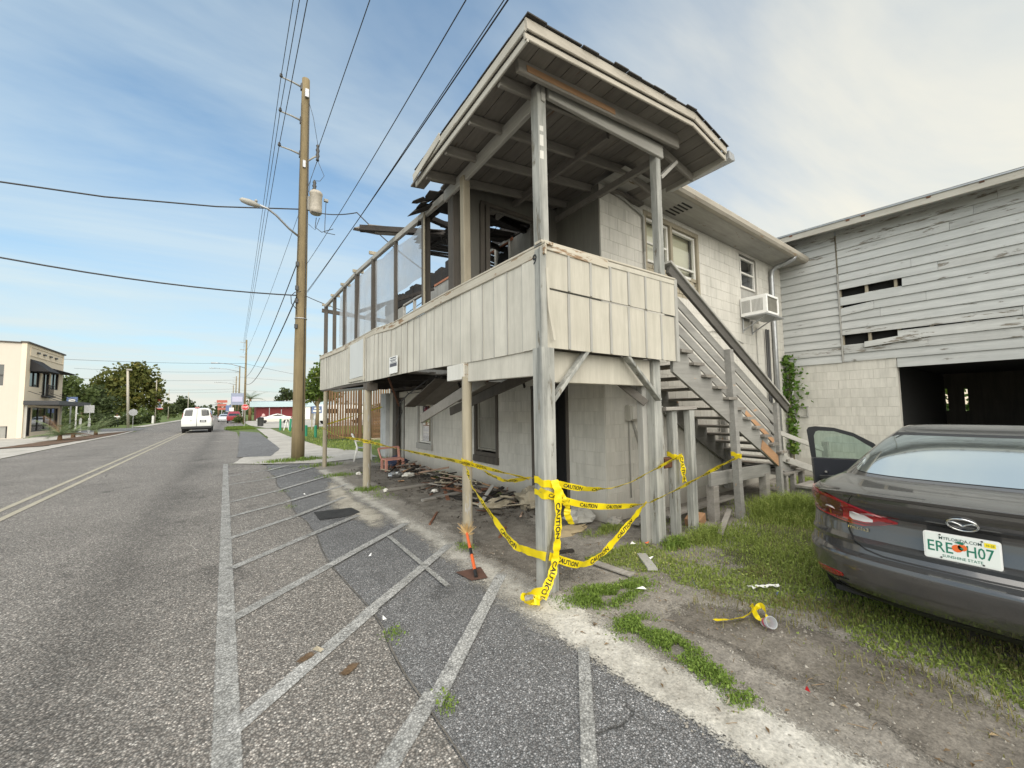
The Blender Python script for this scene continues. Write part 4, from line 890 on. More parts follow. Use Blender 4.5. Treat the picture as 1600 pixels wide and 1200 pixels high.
# ================================================================ timber-sided barn with an open garage bay
BX = 11.10
barn = thing('garage_barn', 'big grey barn with weathered board siding, block base and dark open garage bay', 'barn', (BX, 0, 0))
block_wall(barn, 'x', BX, -5.2, 3.795, 0, 2.6, [(-3.2, 1.83, 0, 2.7)], M['block'], M['mortar'], limit=130)
zs = 2.615; RH = .181
M['sid_end'] = M['siding']
def sboard(y0, y1, z, mat, tilt0=0., tilt1=0., h=RH, push=0., name='siding_board', label=None):
    b = MB(); x = BX-.004-push
    def sec(y, dz): return [(x, y, z+h+dz-.006), (x+.012, y, z+h+dz), (x+.012, y, z+dz-.012), (x-.028, y, z+dz-.012), (x-.025, y, z+dz+.02)]
    a, c = sec(y0, tilt0), sec(y1, tilt1); n = 5
    b.add(a+c, [tuple(range(n)), tuple(range(n, 2*n))[::-1]]+[(i, n+i, n+(i+1) % n, (i+1) % n) for i in range(n)])
    return part(name, b, mat, barn, label=label)
for r in range(17):
    z = zs+r*RH
    if z > 5.55: break
    bad = r > 12 or r in (1,)
    sboard(2.70, 3.81, z-.012, M['siding'] if not bad else M['siding_bad'])
    cuts = sorted({-5.2, 2.67, *[round(random.uniform(-4, 2.2), 2) for _ in range(2)]})
    for a, c in zip(cuts, cuts[1:]):
        if r == 8 and c > 2.6: 
            sboard(a, 1.66, z, M['siding']) if a < 1.6 else None
            sboard(1.66, 2.25, z-.03, M['siding_bad'], -.06, -.05, h=.10, push=-.02, name='broken_board', label='splintered half board in the upper siding gap') ; continue
        if r == 2 and c > 2.6:
            sboard(min(a, 1.2), 1.78, z, M['siding_bad']) 
            sboard(1.45, 2.3, z-.035, M['siding_bad'], .02, -.05, h=.11, push=.035, name='broken_board', label='loose grey board sprung off below the lower siding gap'); continue
        if r == 3 and c > 2.6: sboard(a, c-.004, z+.02, M['siding_bad'], .0, .035, h=.14); continue
        if r == 6 and c > 2.6: sboard(a, c-.004, z, M['siding'], 0, -.05, h=.16, push=.01); continue
        sboard(a, c-.004, z, M['siding_bad'] if (bad or random.random() < .12) else M['siding'])
for z0, z1 in ((2.415, 2.61),):
    sboard(-5.2, 1.82, z0, M['siding'], h=z1-z0)
b = MB(); b.beam((BX-.015, 2.685, 2.6), (BX-.015, 2.685, 4.6), .03, .05, up=(1,0,0)); part('corner_strip', b, M['batten'], barn)
for k in range(10):
    b = MB(); y = 3.6-.46*k; b.beam((BX+.06, y, 2.62), (BX+.06, y, 5.5), .05, .09, up=(1,0,0)); part('stud', b, M['tan'], barn)
b = MB(); b.box((BX+.16,-5.2,2.62),(BX+.2,3.7,5.5)); part('dark_void', b, M['dark'], barn)  # black sheet, darkness of the void behind the siding put into its colour
b = MB(); b.beam((BX+.09, 1.85, 2.50), (BX+.09, -5.2, 2.50), .16, .18); part('lintel', b, M['char'], barn)
# eave
ze2 = lambda y: 5.44+.035*y
b = MB(); b.quad((10.70,-5.4,ze2(-5.4)),(BX+.1,-5.4,ze2(-5.4)+.09),(BX+.1,4.3,ze2(4.3)+.09),(10.70,4.3,ze2(4.3))); part('soffit', b, M['siding_bad'], barn)
b = MB(); b.beam((10.69,-5.4,ze2(-5.4)+.05),(10.69,4.35,ze2(4.35)+.05), .03, .15); part('fascia', b, M['fascia_y'], barn)
b = MB(); b.beam((10.67,-5.4,ze2(-5.4)+.125),(10.67,4.4,ze2(4.4)+.125), .03, .035); part('drip_edge', b, M['metal'], barn)
for y, h in ((3.4,.05),(2.35,.06),(2.1,.05),(1.15,.05),(.5,.04),(3.9,.04),(-1,.05)):
    b = MB(); b.cbox((10.672, y, ze2(y)+.10), (.02,.06,h), ch=.004); part('rust_patch', b, M['rust'], barn)
b = MB(); b.add([(10.66,-5.4,ze2(-5.4)+.15),(10.66,4.4,ze2(4.4)+.15),(15.6,4.4,7.2),(15.6,-5.4,6.9),(20.3,-5.4,5.5),(20.3,4.4,5.6)], [(0,3,2,1),(3,4,5,2)]); part('roof', b, M['metal'], barn)
# inside of the bay
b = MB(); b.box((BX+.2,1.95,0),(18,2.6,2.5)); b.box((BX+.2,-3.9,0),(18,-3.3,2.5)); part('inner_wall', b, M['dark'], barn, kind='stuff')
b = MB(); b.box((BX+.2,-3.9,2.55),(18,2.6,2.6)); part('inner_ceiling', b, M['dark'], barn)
b = MB(); b.box((BX+.02,-3.3,-.02),(18,1.95,.015)); part('slab', b, M['concrete'], barn)
ed = [(-3.9,-1.2),(-1.2,.4),(.4,1.48),(1.55,1.89),(1.94,2.23)]
for a, c in ed:
    b = MB(); b.box((18,a,0),(18.06,c,2.55)); part('back_board', b, M['dkwood'], barn)
for a, c in ((1.48,1.55),(1.89,1.94),(2.23,2.26)):
    b = MB(); b.box((18.01,a,0),(18.05,c,1.42)); part('back_board', b, M['dkwood'], barn)
    b = MB(); b.box((18.01,a,2.1),(18.05,c,2.55)); part('back_board', b, M['dkwood'], barn)
b = MB(); b.box((18,2.26,0),(18.06,2.6,2.55)); b2 = part('back_board', b, M['dkwood'], barn)
b = MB(); b.box((20.2,-5.2,0),(20.3,4.2,5.3)); b.box((11.2,-5.3,0),(20.2,-5.2,5.3)); 
b = MB(); b.box((11.3,-5.3,0),(18,-5.2,5.4)); part('end_wall', b, M['siding'], barn)
b = MB(); b.box((11.3,4.2,0),(18,4.3,5.4)); part('end_wall', b, M['siding'], barn)
b = MB(); b.tube([(BX-.04,3.67,2.35),(BX-.04,3.70,.3)], .018, 8); part('pipe', b, M['white'], barn, smooth=True)
b = MB(); 
for p0, p1 in (((BX-.03,3.40,1.38),(BX-.03,3.40,1.62)),((BX-.03,3.60,1.38),(BX-.03,3.60,1.62)),((BX-.03,3.38,1.62),(BX-.03,3.62,1.62)),((BX-.03,3.38,1.38),(BX-.03,3.62,1.38))): b.beam(p0, p1, .018, .03, up=(1,0,0), ch=0)
part('vent_frame', b, M['batten'], barn)
# ================================================================ utility poles and wires
M['polewood'] = weathered('treated_pole', (.235,.185,.105), (.14,.11,.065), .5, .6, rnd=.03, bump=.5, rough=.9)
def tag_wire(o, l, g=None): return tag(o, l, 'cable', g)
up_ = thing('utility_pole', 'tall brown wooden utility pole with a transformer beside the balcony', 'utility pole', (1.95, 15.27, 0))
b = MB(); n = 14; b.tube([(1.95+.0*k, 15.27, -.05+13.8*k/n) for k in range(n+1)], [.205-.075*k/n+.003*math.sin(k*2.1) for k in range(n+1)], 18); part('pole', b, M['polewood'], up_, smooth=True)
for z in (13.46, 12.19, 10.92):
    a = MB(); a.tube([(1.85,15.27,z-.06),(1.5,15.27,z-.01),(1.18,15.27,z)], [.035,.028,.022], 8); ar = part('arm', a, M['batten'], up_, smooth=True)
    a = MB(); a.lathe([(.02,-.02),(.05,.0),(.055,.05),(.03,.07),(.045,.10),(.02,.13)], (1.17,15.27,z), 10); part('insulator', a, M['dkmetal'], ar, smooth=True)
    a = MB(); a.cbox((1.82,15.27,z-.06), (.08,.12,.22), ch=.01); part('bracket', a, M['dkmetal'], ar)
a = MB(); a.tube([(2.0,15.2,10.6),(2.22,15.2,10.85),(2.33,15.2,10.95)], .03, 8); ar = part('arm', a, M['batten'], up_, smooth=True)
a = MB(); a.lathe([(.03,-.3),(.06,-.28),(.04,-.2),(.07,-.1),(.045,0),(.07,.1),(.04,.2),(.06,.28),(.03,.32)], (2.37,15.2,11.08), 10); part('cutout', a, M['dkmetal'], ar, smooth=True)
tr = MB(); tr.lathe([(.02,8.72),(.165,8.74),(.20,8.78),(.205,8.85),(.205,9.42),(.22,9.44),(.22,9.50),(.18,9.56),(.02,9.58)], (2.33,15.12,0), 20)
tro = part('transformer', tr, simple('tan_grey_enamel', (.42,.38,.32), .45, noise=.5), up_, smooth=40)
a = MB(); a.lathe([(.05,9.55),(.075,9.62),(.045,9.68),(.075,9.75),(.045,9.82),(.065,9.88),(.02,9.98)], (2.27,15.1,0), 10); part('bushing', a, M['dkmetal'], tro, smooth=True)
a = MB(); a.cbox((2.66,15.1,9.33), (.14,.10,.10), ch=.01); a.cbox((2.11,15.2,9.1),(.12,.1,.5),ch=.01); part('lug', a, M['batten'], tro, kind='stuff')
a = MB(); a.cbox((1.97,15.08,13.1), (.14,.10,.3), ch=.03); a.cbox((1.93,15.09,10.45),(.10,.06,.25),ch=.02); part('hardware', a, M['metal'], up_)
a = MB(); a.tube([(1.80,15.15,7.80),(1.5,15.0,7.93),(1.1,14.8,8.2),(.85,14.72,8.32),(.62,14.65,8.34)], .035, 8); la = part('lamp_arm', a, M['metal'], up_, smooth=True)
a = MB(); a.lathe([(.02,-.30),(.075,-.24),(.10,-.05),(.085,.12),(.04,.24),(.02,.26)], (.38,14.6,8.32), 14, axis=(1,.06,-.10)); part('lamp_head', a, simple('grey_lamp_cast', (.32,.31,.28), .5), la, smooth=True)
a = MB(); a.lathe([(.04,0),(.045,.05),(.02,.08)], (.52,14.63,8.41), 8); part('photocell', a, M['batten'], la, smooth=True)
a = MB(); a.tube([(1.80,15.15,12.7),(1.79,15.13,5)], .01, 5); a.tube([(2.04,15.12,12.9),(2.05,15.1,1)], .012, 5); a.tube([(1.78,15.1,5.2),(1.62,15.0,5.35),(1.6,15.0,5.6),(1.72,15.0,5.75),(1.9,15.0,5.8)], .014, 6); part('ground_wire', a, M['wire'], up_, smooth=True)
for z in (4.6, 5.5, 5.95, 6.8): a = MB(); a.cbox((1.79,15.15,z), (.10,.10,.14), ch=.015); part('hardware', a, M['dkmetal'], up_)
for z in (4.9,): a = MB(); a.lathe([(.195,-.015),(.2,0),(.195,.015)], (1.95,15.27,z), 18); part('band', a, M['metal'], up_)
def wire(pts, r, label, sag=0., n=14, group=None, cat='cable', name='overhead_wire'):
    P = []
    for a, c in zip(pts, pts[1:]):
        a, c = Vector(a), Vector(c)
        for i in range(n+(c == Vector(pts[-1]))):
            t = i/n; q = a.lerp(c, t); q.z -= sag*4*t*(1-t); P.append(q)
    b = MB(); b.tube(P, r, 5, cap=False); o = part(name, b, M['wire'], loc=pts[0], smooth=True); return tag(o, label, cat, group)
G1 = 'overhead lines over the street'
nm = ('topmost', 'middle', 'lowest')
for (z, zf2), w_ in zip(((13.5,12.2),(12.24,11.3),(10.98,10.5)), nm):
    wire([(1.17,-25,z+.2),(1.17,15.27,z),(1.45,70,zf2)], .011, f'thin overhead line running along the street from the {w_} left arm of the pole', .35, group=G1)
wire([(2.41,-20,11.4),(2.40,15.2,11.32)], .012, 'single thin overhead line rising right from the cutout above the transformer', .2, group=G1)
wire([(2.40,15.2,10.95),(1.6,70,10.2)], .010, 'thin overhead line from the cutout down the street to the second pole', .7, group=G1)
wire([(2.10,15.2,6.9),(2.14,-18,7.5)], .0075, 'thick black cable climbing from the pole across the sky above the balcony', .75, n=26, group=G1)
wire([(2.12,15.2,5.90),(2.30,-16,6.6)], .0085, 'thickest black cable bundle just above the porch roof edge', .38, n=26, group=G1)
wire([(2.13,15.2,5.86),(2.22,-16,6.75)], .006, 'slim cable strung beside the thickest bundle above the porch roof', .40, n=26, group=G1)
wire([(1.76,15.1,6.75),(1.7,70,6.9)], .018, 'cable running down the street from the middle of the pole', 1.0, group=G1)
wire([(1.78,15.1,5.6),(1.75,70,6.1)], .022, 'low cable running down the street from the pole', 1.3, group=G1)
wire([(x, 15.2, 7.35+.0151*(x+8)**2) for x in (1.8,-.5,-3,-6,-9,-13,-18)], .022, 'upper black cable crossing the street to the left from the pole', 0, n=4, group=G1)
wire([(2.0,15.2,5.72),(-8.5,15.3,6.1),(-30,15.2,7)], .022, 'lower black cable crossing the street to the left from the pole', .38, group=G1)
wire([(2.15,15.2,8.85),(2.85,11.5,7.4),(4.5,9.8,5.3)], .016, 'service drop sagging from the transformer to the burnt roof', .10, group=G1)
wire([(2.05,15.1,5.70),(4.4,12.0,4.35)], .014, 'service cable from the pole into the balcony', .12, group=G1)
b = MB(); b.tube([(2.35,15.1,8.6),(2.3,15.0,8.2),(2.45,14.6,7.9),(2.7,14.0,7.85)], .012, 5); b.tube([(2.66,15.1,9.3),(2.62,15,8.5),(2.58,14.8,8.0),(2.8,14.2,7.75)], .012, 5); b.tube([(2.1,15.1,8.3),(2.3,15.0,8.1),(2.45,15.05,8.6)], .010, 5)
b.tube([(2.37,15.2,11.4),(2.2,15.2,12.4),(2.05,15.2,12.9)], .008, 5); b.tube([(2.37,15.2,10.8),(2.6,15.2,10.3),(2.45,15.1,10.0),(2.27,15.1,9.95)], .008, 5); b.tube([(2.37,15.2,10.8),(2.15,15.15,10.0),(2.1,15.15,9.5)], .008, 5)
part('jumper_wire', b, M['wire'], up_, smooth=True, kind='stuff')
def far_pole(x, y, h, lab, arms=3, r=.16):
    o = thing('utility_pole', lab, 'utility pole', (x, y, 0), 'wooden poles along the right kerb')
    b = MB(); b.tube([(x,y,0),(x,y,h)], [r, r*.65], 8); part('pole', b, M['polewood'], o, smooth=True)
    for k in range(arms): b = MB(); b.beam((x-.8,y,h-.4-1.1*k),(x+.05,y,h-.45-1.1*k), .07, .07); part('arm', b, M['batten'], o)
    return o
far_pole(1.85, 70.75, 12.6, 'second wooden pole, the tallest behind the stop sign')
far_pole(1.6, 101, 11.6, 'third wooden pole, slimmer, with a street lamp arm')
far_pole(1.3, 125, 11.2, 'fourth wooden pole, small and far along the kerb', 2)
far_pole(.9, 155, 10.5, 'farthest wooden pole along the right kerb', 1)
def far_lamp(x, y, z, L, lab):
    o = thing('street_lamp', lab, 'street lamp', (x, y, z), 'street lamp arms')
    b = MB(); b.tube([(x,y,z),(x-L*.5,y,z+.5),(x-L,y,z+.6)], .05, 6); part('arm', b, M['metal'], o, smooth=True)
    b = MB(); b.cbox((x-L-.35,y,z+.58), (.8,.28,.14), ch=.03); part('head', b, M['metal'], o)
far_lamp(1.85, 70.7, 8.3, 3.4, 'lamp arm on the second pole'); far_lamp(1.6, 100.9, 10.3, 4.4, 'lamp arm on the third pole'); far_lamp(1.3, 124.9, 8.9, 3.8, 'lamp arm on the fourth pole')
for k, (y, z) in enumerate(((70.6,9.0),(101,10.3),(101,8.6),(125,7.9),(155,8.5))):
    wire([(1.7,y,z),(-22,y-2,z-.6)], .02, ('cross-street wire from the second pole','upper cross-street wire from the third pole','lower cross-street wire from the third pole','cross-street wire from the fourth pole','farthest wire crossing the street')[k], .3, group='wires crossing the street far off')
for k, (y, z, x2, z2) in enumerate(((70.6,9.0,22,6.2),(101,9.2,35,8.8),(125,7.6,40,7.2))):
    wire([(1.7,y,z),(x2,y,z2)], .018, ('wire dropping right from the second pole','wire running right from the third pole','wire running right from the fourth pole')[k], .5, group='wires crossing the street far off')
# ================================================================ vine on the barn corner
M['vine'] = leafmat('vine_leaf', (.06,.13,.02), (.13,.22,.04), (.22,.27,.05))
def leafmesh(mb, c, s, up=0.3, elong=1.6):
    d = Vector((random.gauss(0,1), random.gauss(0,1), random.gauss(0,1))).normalized(); t = d.orthogonal().normalized()
    t = (Matrix.Rotation(random.uniform(0,6.28),3,d) @ t); q = d.cross(t); a = t*s*elong*.5; w_ = q*s*.5; c = Vector(c)
    mb.v += [tuple(c-a), tuple(c+w_*.9+d*s*.1), tuple(c+a), tuple(c-w_*.9+d*s*.1)]; k = len(mb.v)-4; mb.f.append((k,k+1,k+2,k+3)); mb.mi.append(0)
v = thing('vine', 'green climbing vine in the corner between the house and the barn', 'vine', (10.95, 3.70, 0))
b = MB()
for i in range(620):
    t = random.random(); z = .5+2.35*t; wid = (.08 if z < 1.5 else .11+.20*math.sin(min(1, (z-1.4)/1.35)*math.pi)**.8)
    if random.random() < .35 and z < 1.6: continue
    y = 3.70+random.gauss(0, wid*.55)-.03*(z < 1.4); x = 10.95+random.gauss(0,.06)
    leafmesh(b, (min(x,11.05), min(y,3.79), z), random.uniform(.05,.11), elong=1.2)
part('foliage', b, M['vine'], v)
b = MB(); b.tube([(11.0,3.72,0),(10.98,3.68,1.0),(11.0,3.74,1.8),(10.97,3.66,2.7)], .012, 5); b.tube([(11.0,3.74,1.8),(10.98,3.9,2.2),(10.98,3.85,2.5)], .008, 5); part('stem', b, M['polewood'], v, smooth=True)

b = MB()
for i in range(1600): leafmesh(b, (random.uniform(21.5,24), random.uniform(-1.5,5), random.uniform(0,4.4)), random.uniform(.15,.3))
o = part('rear_foliage', b, M['vine'], kind='stuff'); tag(o, 'green bushes seen through the slits at the back of the garage bay', 'bushes')
# ================================================================ vehicles
def carpaint(name, col, rough=.32, metal=.55, coat=1.):
    m, nt, b, out = newmat(name)
    p = nd(nt, 'ShaderNodeTexCoord').outputs['Object']
    n = nd(nt, 'ShaderNodeTexNoise', {'Vector': p, 'Scale': 3.5, 'Detail': 6., 'Roughness': .65}).outputs[0]
    z = nd(nt, 'ShaderNodeSeparateXYZ', {0: p}).outputs[2]
    d = mth(nt, 'MULTIPLY', ramp(nt, n, [(.42,0.),(.75,1.)]), mth(nt, 'MULTIPLY_ADD', ramp(nt, z, [(.2,1.),(1.,.0)]), .16, .03))
    nt.links.new(mixc(nt, d, col, (.22,.19,.15)), b.inputs['Base Color'])
    b.inputs['Metallic'].default_value = metal; b.inputs['Coat Weight'].default_value = coat; b.inputs['Coat Roughness'].default_value = .04
    nt.links.new(mth(nt, 'MULTIPLY_ADD', d, .5, rough), b.inputs['Roughness'])
    return m
class Ring:
    """stacked plan outlines of a car body; q 0 = rear centre, 1 = rear corner, 2 = front corner, 3 = front centre"""
    def __init__(s, K, tf, n=2.6): s.K = np.array(K, float); s.tf = tf; s.n = n
    def par(s, z): return [float(np.interp(z, s.K[:,0], s.K[:,i])) for i in range(1, 6)]     # xr, xf, w, ar, af
    def loc(s, q, z):
        xr, xf, w, ar, af = s.par(z); e = 2/s.n
        if q <= 1: th = q*math.pi/2; return (xr+ar*(1-math.cos(th)**e if th < math.pi/2-1e-6 else 1), w*math.sin(th)**e, z)
        if q <= 2: return (xr+ar+(xf-af-xr-ar)*(q-1), w, z)
        th = (3-q)*math.pi/2; return (xf-af*(1-math.cos(th)**e if th < math.pi/2-1e-6 else 1), w*math.sin(max(th,0))**e, z)
    def p(s, q, z, side=1, off=0.):
        a = Vector(s.loc(q, z))
        if off:
            du = Vector(s.loc(min(q+.01,3), z))-Vector(s.loc(max(q-.01,0), z)); dv = Vector(s.loc(q, z+.006))-Vector(s.loc(q, z-.006))
            nn = dv.cross(du) 
            if nn.length > 1e-9: a = a-nn.normalized()*(-off if False else -off)*(1 if nn.normalized().dot(Vector((-1 if q < 1.5 else 1, .6, .3))) > 0 else -1)
        a.y *= side; return Vector(s.tf @ a)
    def shell(s, zs, qs, skip=None):
        mb = MB()
        for sd in (1, -1):
            base = len(mb.v); nq = len(qs)
            for z in zs:
                for q in qs: mb.v.append(tuple(s.p(q, z, sd)))
            for j in range(len(zs)-1):
                for i in range(nq-1):
                    if skip:
                        c = s.loc((qs[i]+qs[i+1])/2, (zs[j]+zs[j+1])/2)
                        if skip(c): continue
                    f = (base+j*nq+i, base+j*nq+i+1, base+(j+1)*nq+i+1, base+(j+1)*nq+i)
                    mb.f.append(f if sd < 0 else f[::-1]); mb.mi.append(0)
        return mb
    def decal(s, cols, side, off=.006, nz=5, m=0, mb=None, skirt=.02):
        """patch on the body: cols = (q, z low, z high); closed by a skirt down to the body"""
        mb = mb or MB(); b = len(mb.v); C = []
        q0 = [c[0] for c in cols]; qq = np.linspace(q0[0], q0[-1], max(len(cols)*9, 24) if s.n < 2.9 else 10)
        for q in qq:
            lo = np.interp(q, q0, [c[1] for c in cols]); hi = np.interp(q, q0, [c[2] for c in cols])
            C.append([(q, lo+(hi-lo)*j/nz) for j in range(nz+1)])
        for c in C:
            for q, z in c: mb.v.append(tuple(s.p(q, z, side, off)))
        n = nz+1
        for i in range(len(C)-1):
            for j in range(nz):
                f = (b+i*n+j, b+(i+1)*n+j, b+(i+1)*n+j+1, b+i*n+j+1); mb.f.append(f if side < 0 else f[::-1]); mb.mi.append(m)
        if skirt:
            rim = [c[0] for c in C]+[C[-1][j] for j in range(1, n)]+[c[-1] for c in C[::-1][1:]]+[C[0][j] for j in range(n-2, 0, -1)]
            k = len(mb.v)
            for q, z in rim: mb.v += [tuple(s.p(q, z, side, off)), tuple(s.p(q, z, side, -skirt+off))]
            L = len(rim)
            for i in range(L):
                a, c = k+2*i, k+2*((i+1) % L); mb.f.append((a, c, c+1, a+1)); mb.mi.append(m)
        return mb
    def seam(s, pts, side, w=.006, off=.0025, mb=None):
        mb = mb or MB(); P = []
        for (q0, z0), (q1, z1) in zip(pts, pts[1:]):
            for i in range(8): P.append((q0+(q1-q0)*i/8, z0+(z1-z0)*i/8))
        P.append(pts[-1]); b = len(mb.v)
        for i, (q, z) in enumerate(P):
            a = s.p(*P[max(i-1,0)], side, off); c = s.p(*P[min(i+1,len(P)-1)], side, off); d = (c-a).normalized()
            o = s.p(q, z, side, off+.01); p0 = s.p(q, z, side, off); nrm = (o-p0).normalized(); t = d.cross(nrm)*w/2
            mb.v += [tuple(p0-t), tuple(p0+t)]
            if i: mb.f.append((b+2*i-2, b+2*i-1, b+2*i+1, b+2*i)); mb.mi.append(0)
        return mb
def wheel(parent, tf, x, y, r, w, side):
    ax = tf.to_3x3() @ Vector((0, side, 0)); c = tf @ Vector((x, y*side, r))
    t = MB(); t.lathe([(r*.62,-w/2),(r*.92,-w/2),(r,-w*.36),(r,w*.36),(r*.92,w/2),(r*.62,w/2)], c, 28, axis=ax); o = part('tyre', t, M['rubber'], parent, smooth=35)
    t = MB(); t.lathe([(.03,w*.30),(r*.2,w*.34),(r*.5,w*.30),(r*.62,w*.46),(r*.64,w*.3),(r*.64,-w*.3)], c, 20, axis=ax); part('rim', t, M['metal'], o, smooth=40)
PAINT = carpaint('meteor_grey_paint', (.098,.098,.100), .18, .60)
M['mirrorglass'] = simple('rear_glass', (.66,.76,.80), .05, .95, .5)  # pale blue metal instead of glass, coloured to carry the bright sky reflection
M['darkglass'] = simple('dark_glass', (.01,.012,.014), .03, 0, .8)
M['lens'] = simple('red_lens', (.30,.006,.012), .08, 0, .7, coat=1.); M['lens_d'] = simple('deep_red_lens', (.09,.004,.008), .1, 0, .6, coat=1.)
M['lens_w'] = simple('clear_lens', (.62,.60,.60), .1, 0, .7, coat=1.)
M['chrome'] = simple('chrome', (.80,.81,.82), .10, 1.)
M['trimblk'] = simple('black_trim', (.015,.016,.018), .45)
M['navy'] = simple('dark_navy_trim', (.012,.014,.022), .6)
TF = Matrix.Translation((3.58, .37, 0))
car = thing('sedan', 'dark grey sedan parked nose-in with its driver door standing open', 'car', (3.58+2.2, .37, 0))
KC = [(.20,.30,4.40,.80,.55,.6),(.27,.17,4.47,.835,.55,.6),(.34,.075,4.52,.865,.55,.65),(.42,.025,4.55,.885,.56,.7),(.50,.005,4.57,.893,.57,.7),(.545,.0,4.57,.896,.58,.7),(.57,.012,4.56,.897,.58,.7),
      (.590,.072,4.55,.898,.58,.7),(.63,.098,4.54,.899,.58,.7),(.660,.088,4.52,.90,.58,.7),(.688,.124,4.5,.90,.58,.75),(.76,.142,4.42,.897,.58,.8),(.825,.152,4.30,.892,.57,.8),(.855,.145,4.2,.889,.56,.8),(.875,.112,4.1,.886,.55,.8),(.92,.078,3.9,.876,.53,.8),
      (.965,.052,3.6,.858,.50,.7),(.995,.045,3.40,.84,.47,.6),(1.012,.062,3.35,.825,.46,.6),(1.022,.12,3.32,.81,.45,.6),(1.034,.30,3.30,.79,.42,.6),(1.046,.52,3.27,.77,.40,.55),(1.058,.62,3.24,.755,.38,.5),(1.10,.755,3.15,.735,.36,.5),
      (1.20,1.06,2.96,.69,.34,.5),(1.30,1.40,2.72,.64,.34,.5),(1.355,1.62,2.56,.605,.34,.45),(1.385,1.76,2.44,.58,.30,.4),(1.41,1.84,2.40,.56,.26,.3),(1.43,1.95,2.36,.52,.2,.2),(1.442,2.08,2.30,.40,.1,.1),(1.446,2.15,2.24,.2,.04,.04)]
CB = Ring(KC, TF, 2.7)
zsC = sorted(set([round(z, 4) for z in np.concatenate([np.array([k[0] for k in KC]), np.linspace(.2,1.0,30), np.linspace(1.06,1.40,14)])]))
qsC = list(np.linspace(0,.7,22))+list(np.linspace(.715,.94,26))+list(np.linspace(.945,1,26)**1.0)+list(np.linspace(1.02,2,36))+list(np.linspace(2.06,3,12))
def arch(c): return any((c[0]-x)**2+(c[2]-.32)**2 < .355**2 for x in (.98, 3.68)) and abs(c[1]) > .7
part('body', CB.shell(zsC, qsC, arch), PAINT, car, smooth=32)
b = MB(); b.box(TF @ Vector((.35,-.72,.20)), TF @ Vector((4.3,.72,.24))); part('underbody', b, M['black'], car)
b = CB.shell([.155,.175,.215,.262], qsC); b.v = [((x-.0), y, z) for x, y, z in b.v]
K2 = [tuple([k[0]-.0]+list(k[1:])) for k in KC]; LB = Ring([(.15,.42,4.3,.74,.5,.6),(.20,.30,4.4,.79,.54,.6),(.25,.188,4.46,.832,.55,.6),(.285,.147,4.48,.846,.55,.6)], TF, 2.7)
part('lower_valance', LB.shell([.15,.175,.20,.225,.25,.272], qsC, arch), M['trimblk'], car, smooth=40)
for x in (.98, 3.68):
    for sd in (1,-1): wheel(car, TF, x, .785, .315, .205, sd)
# glass
g = MB()
for sd in (1,-1): CB.decal([(0,1.075,1.352),(.3,1.075,1.352),(.5,1.078,1.350),(.62,1.083,1.345),(.70,1.10,1.33),(.74,1.13,1.30)], sd, .004, 8, mb=g, skirt=0)
rw = part('rear_window', g, M['mirrorglass'], car, smooth=True)
g = MB()
for sd in (1,-1): CB.decal([(0,1.352,1.372),(.5,1.350,1.372),(.62,1.345,1.37),(.72,1.33,1.366)], sd, .0035, 2, mb=g, skirt=0)
part('black_border', g, M['trimblk'], rw, smooth=True)
g = MB()
for sd in (1,-1): CB.decal([(1.02,1.06,1.10),(1.12,1.02,1.28),(1.22,1.0,1.355),(1.5,.985,1.37),(1.8,.985,1.35),(1.95,.985,1.2)], sd, .004, 6, mb=g, skirt=0)
part('side_glass', g, M['darkglass'], car, smooth=True, kind='stuff')
g = MB()
for sd in (1,-1): CB.decal([(2.3,1.04,1.36),(2.6,1.02,1.38),(3,1.02,1.385)], sd, .004, 6, mb=g, skirt=0)
part('windscreen', g, M['darkglass'], car, smooth=True)
# lamps
for sd in (1, -1):
    lamp = part('tail_light', CB.decal([(.148,.828,.836),(.205,.797,.860),(.29,.768,.893),(.385,.772,.926),(.48,.785,.957),(.56,.790,.972),(.66,.80,.98),(.80,.82,.985),(.95,.85,.985),(1.05,.88,.978)], sd, .010, 6), M['lens'], car, smooth=40)
    part('dark_lens', CB.decal([(.165,.822,.832),(.22,.792,.822),(.27,.778,.790),(.38,.778,.792),(.46,.790,.800)], sd, .0125, 3), M['lens_d'], lamp, smooth=40)
    part('dark_lens', CB.decal([(.41,.80,.925),(.50,.80,.945),(.60,.805,.955),(.74,.825,.962)], sd, .0120, 4), M['lens_d'], lamp, smooth=40)
    part('reversing_lens', CB.decal([(.245,.806,.826),(.285,.798,.848),(.345,.800,.868),(.365,.815,.866)], sd, .0135, 3), M['lens_w'], lamp, smooth=40)
    c = CB.p(.505, .862, sd, .015); nn = (CB.p(.505,.862,sd,.05)-c).normalized(); r_ = MB(); r_.lathe([(.0365,-.004),(.0365,.001),(.0295,.003),(.001,.0035)], c, 20, axis=nn); part('lamp_disc', r_, M['lens_w'], lamp, smooth=30)
    r_ = MB(); r_.lathe([(.0265,-.002),(.0265,.0045),(.012,.006)], c, 18, axis=nn); part('lamp_core', r_, M['lens'], lamp, smooth=30)
    part('reflector', CB.decal([(.42,.390,.414),(.47,.374,.418),(.56,.366,.412),(.68,.364,.402)], sd, .006, 3), M['lens'], car, smooth=40)
    part('vent_recess', CB.decal([(.39,.368,.378),(.47,.356,.372),(.58,.350,.364),(.74,.350,.360)], sd, .002, 3, skirt=0), M['trimblk'], car, smooth=40)
    s_ = MB(); CB.seam([(.385,.775),(.37,.72),(.335,.655),(.28,.618),(.2,.600),(0,.597)], sd, mb=s_, w=.011); CB.seam([(.37,.922),(.36,.97),(.35,1.0)], sd, mb=s_)
    CB.seam([(.385,.765),(.60,.785),(.85,.80),(1.0,.79),(1.12,.70)], sd, mb=s_, w=.004)
    part('panel_gap', s_, M['black'], car, kind='stuff')
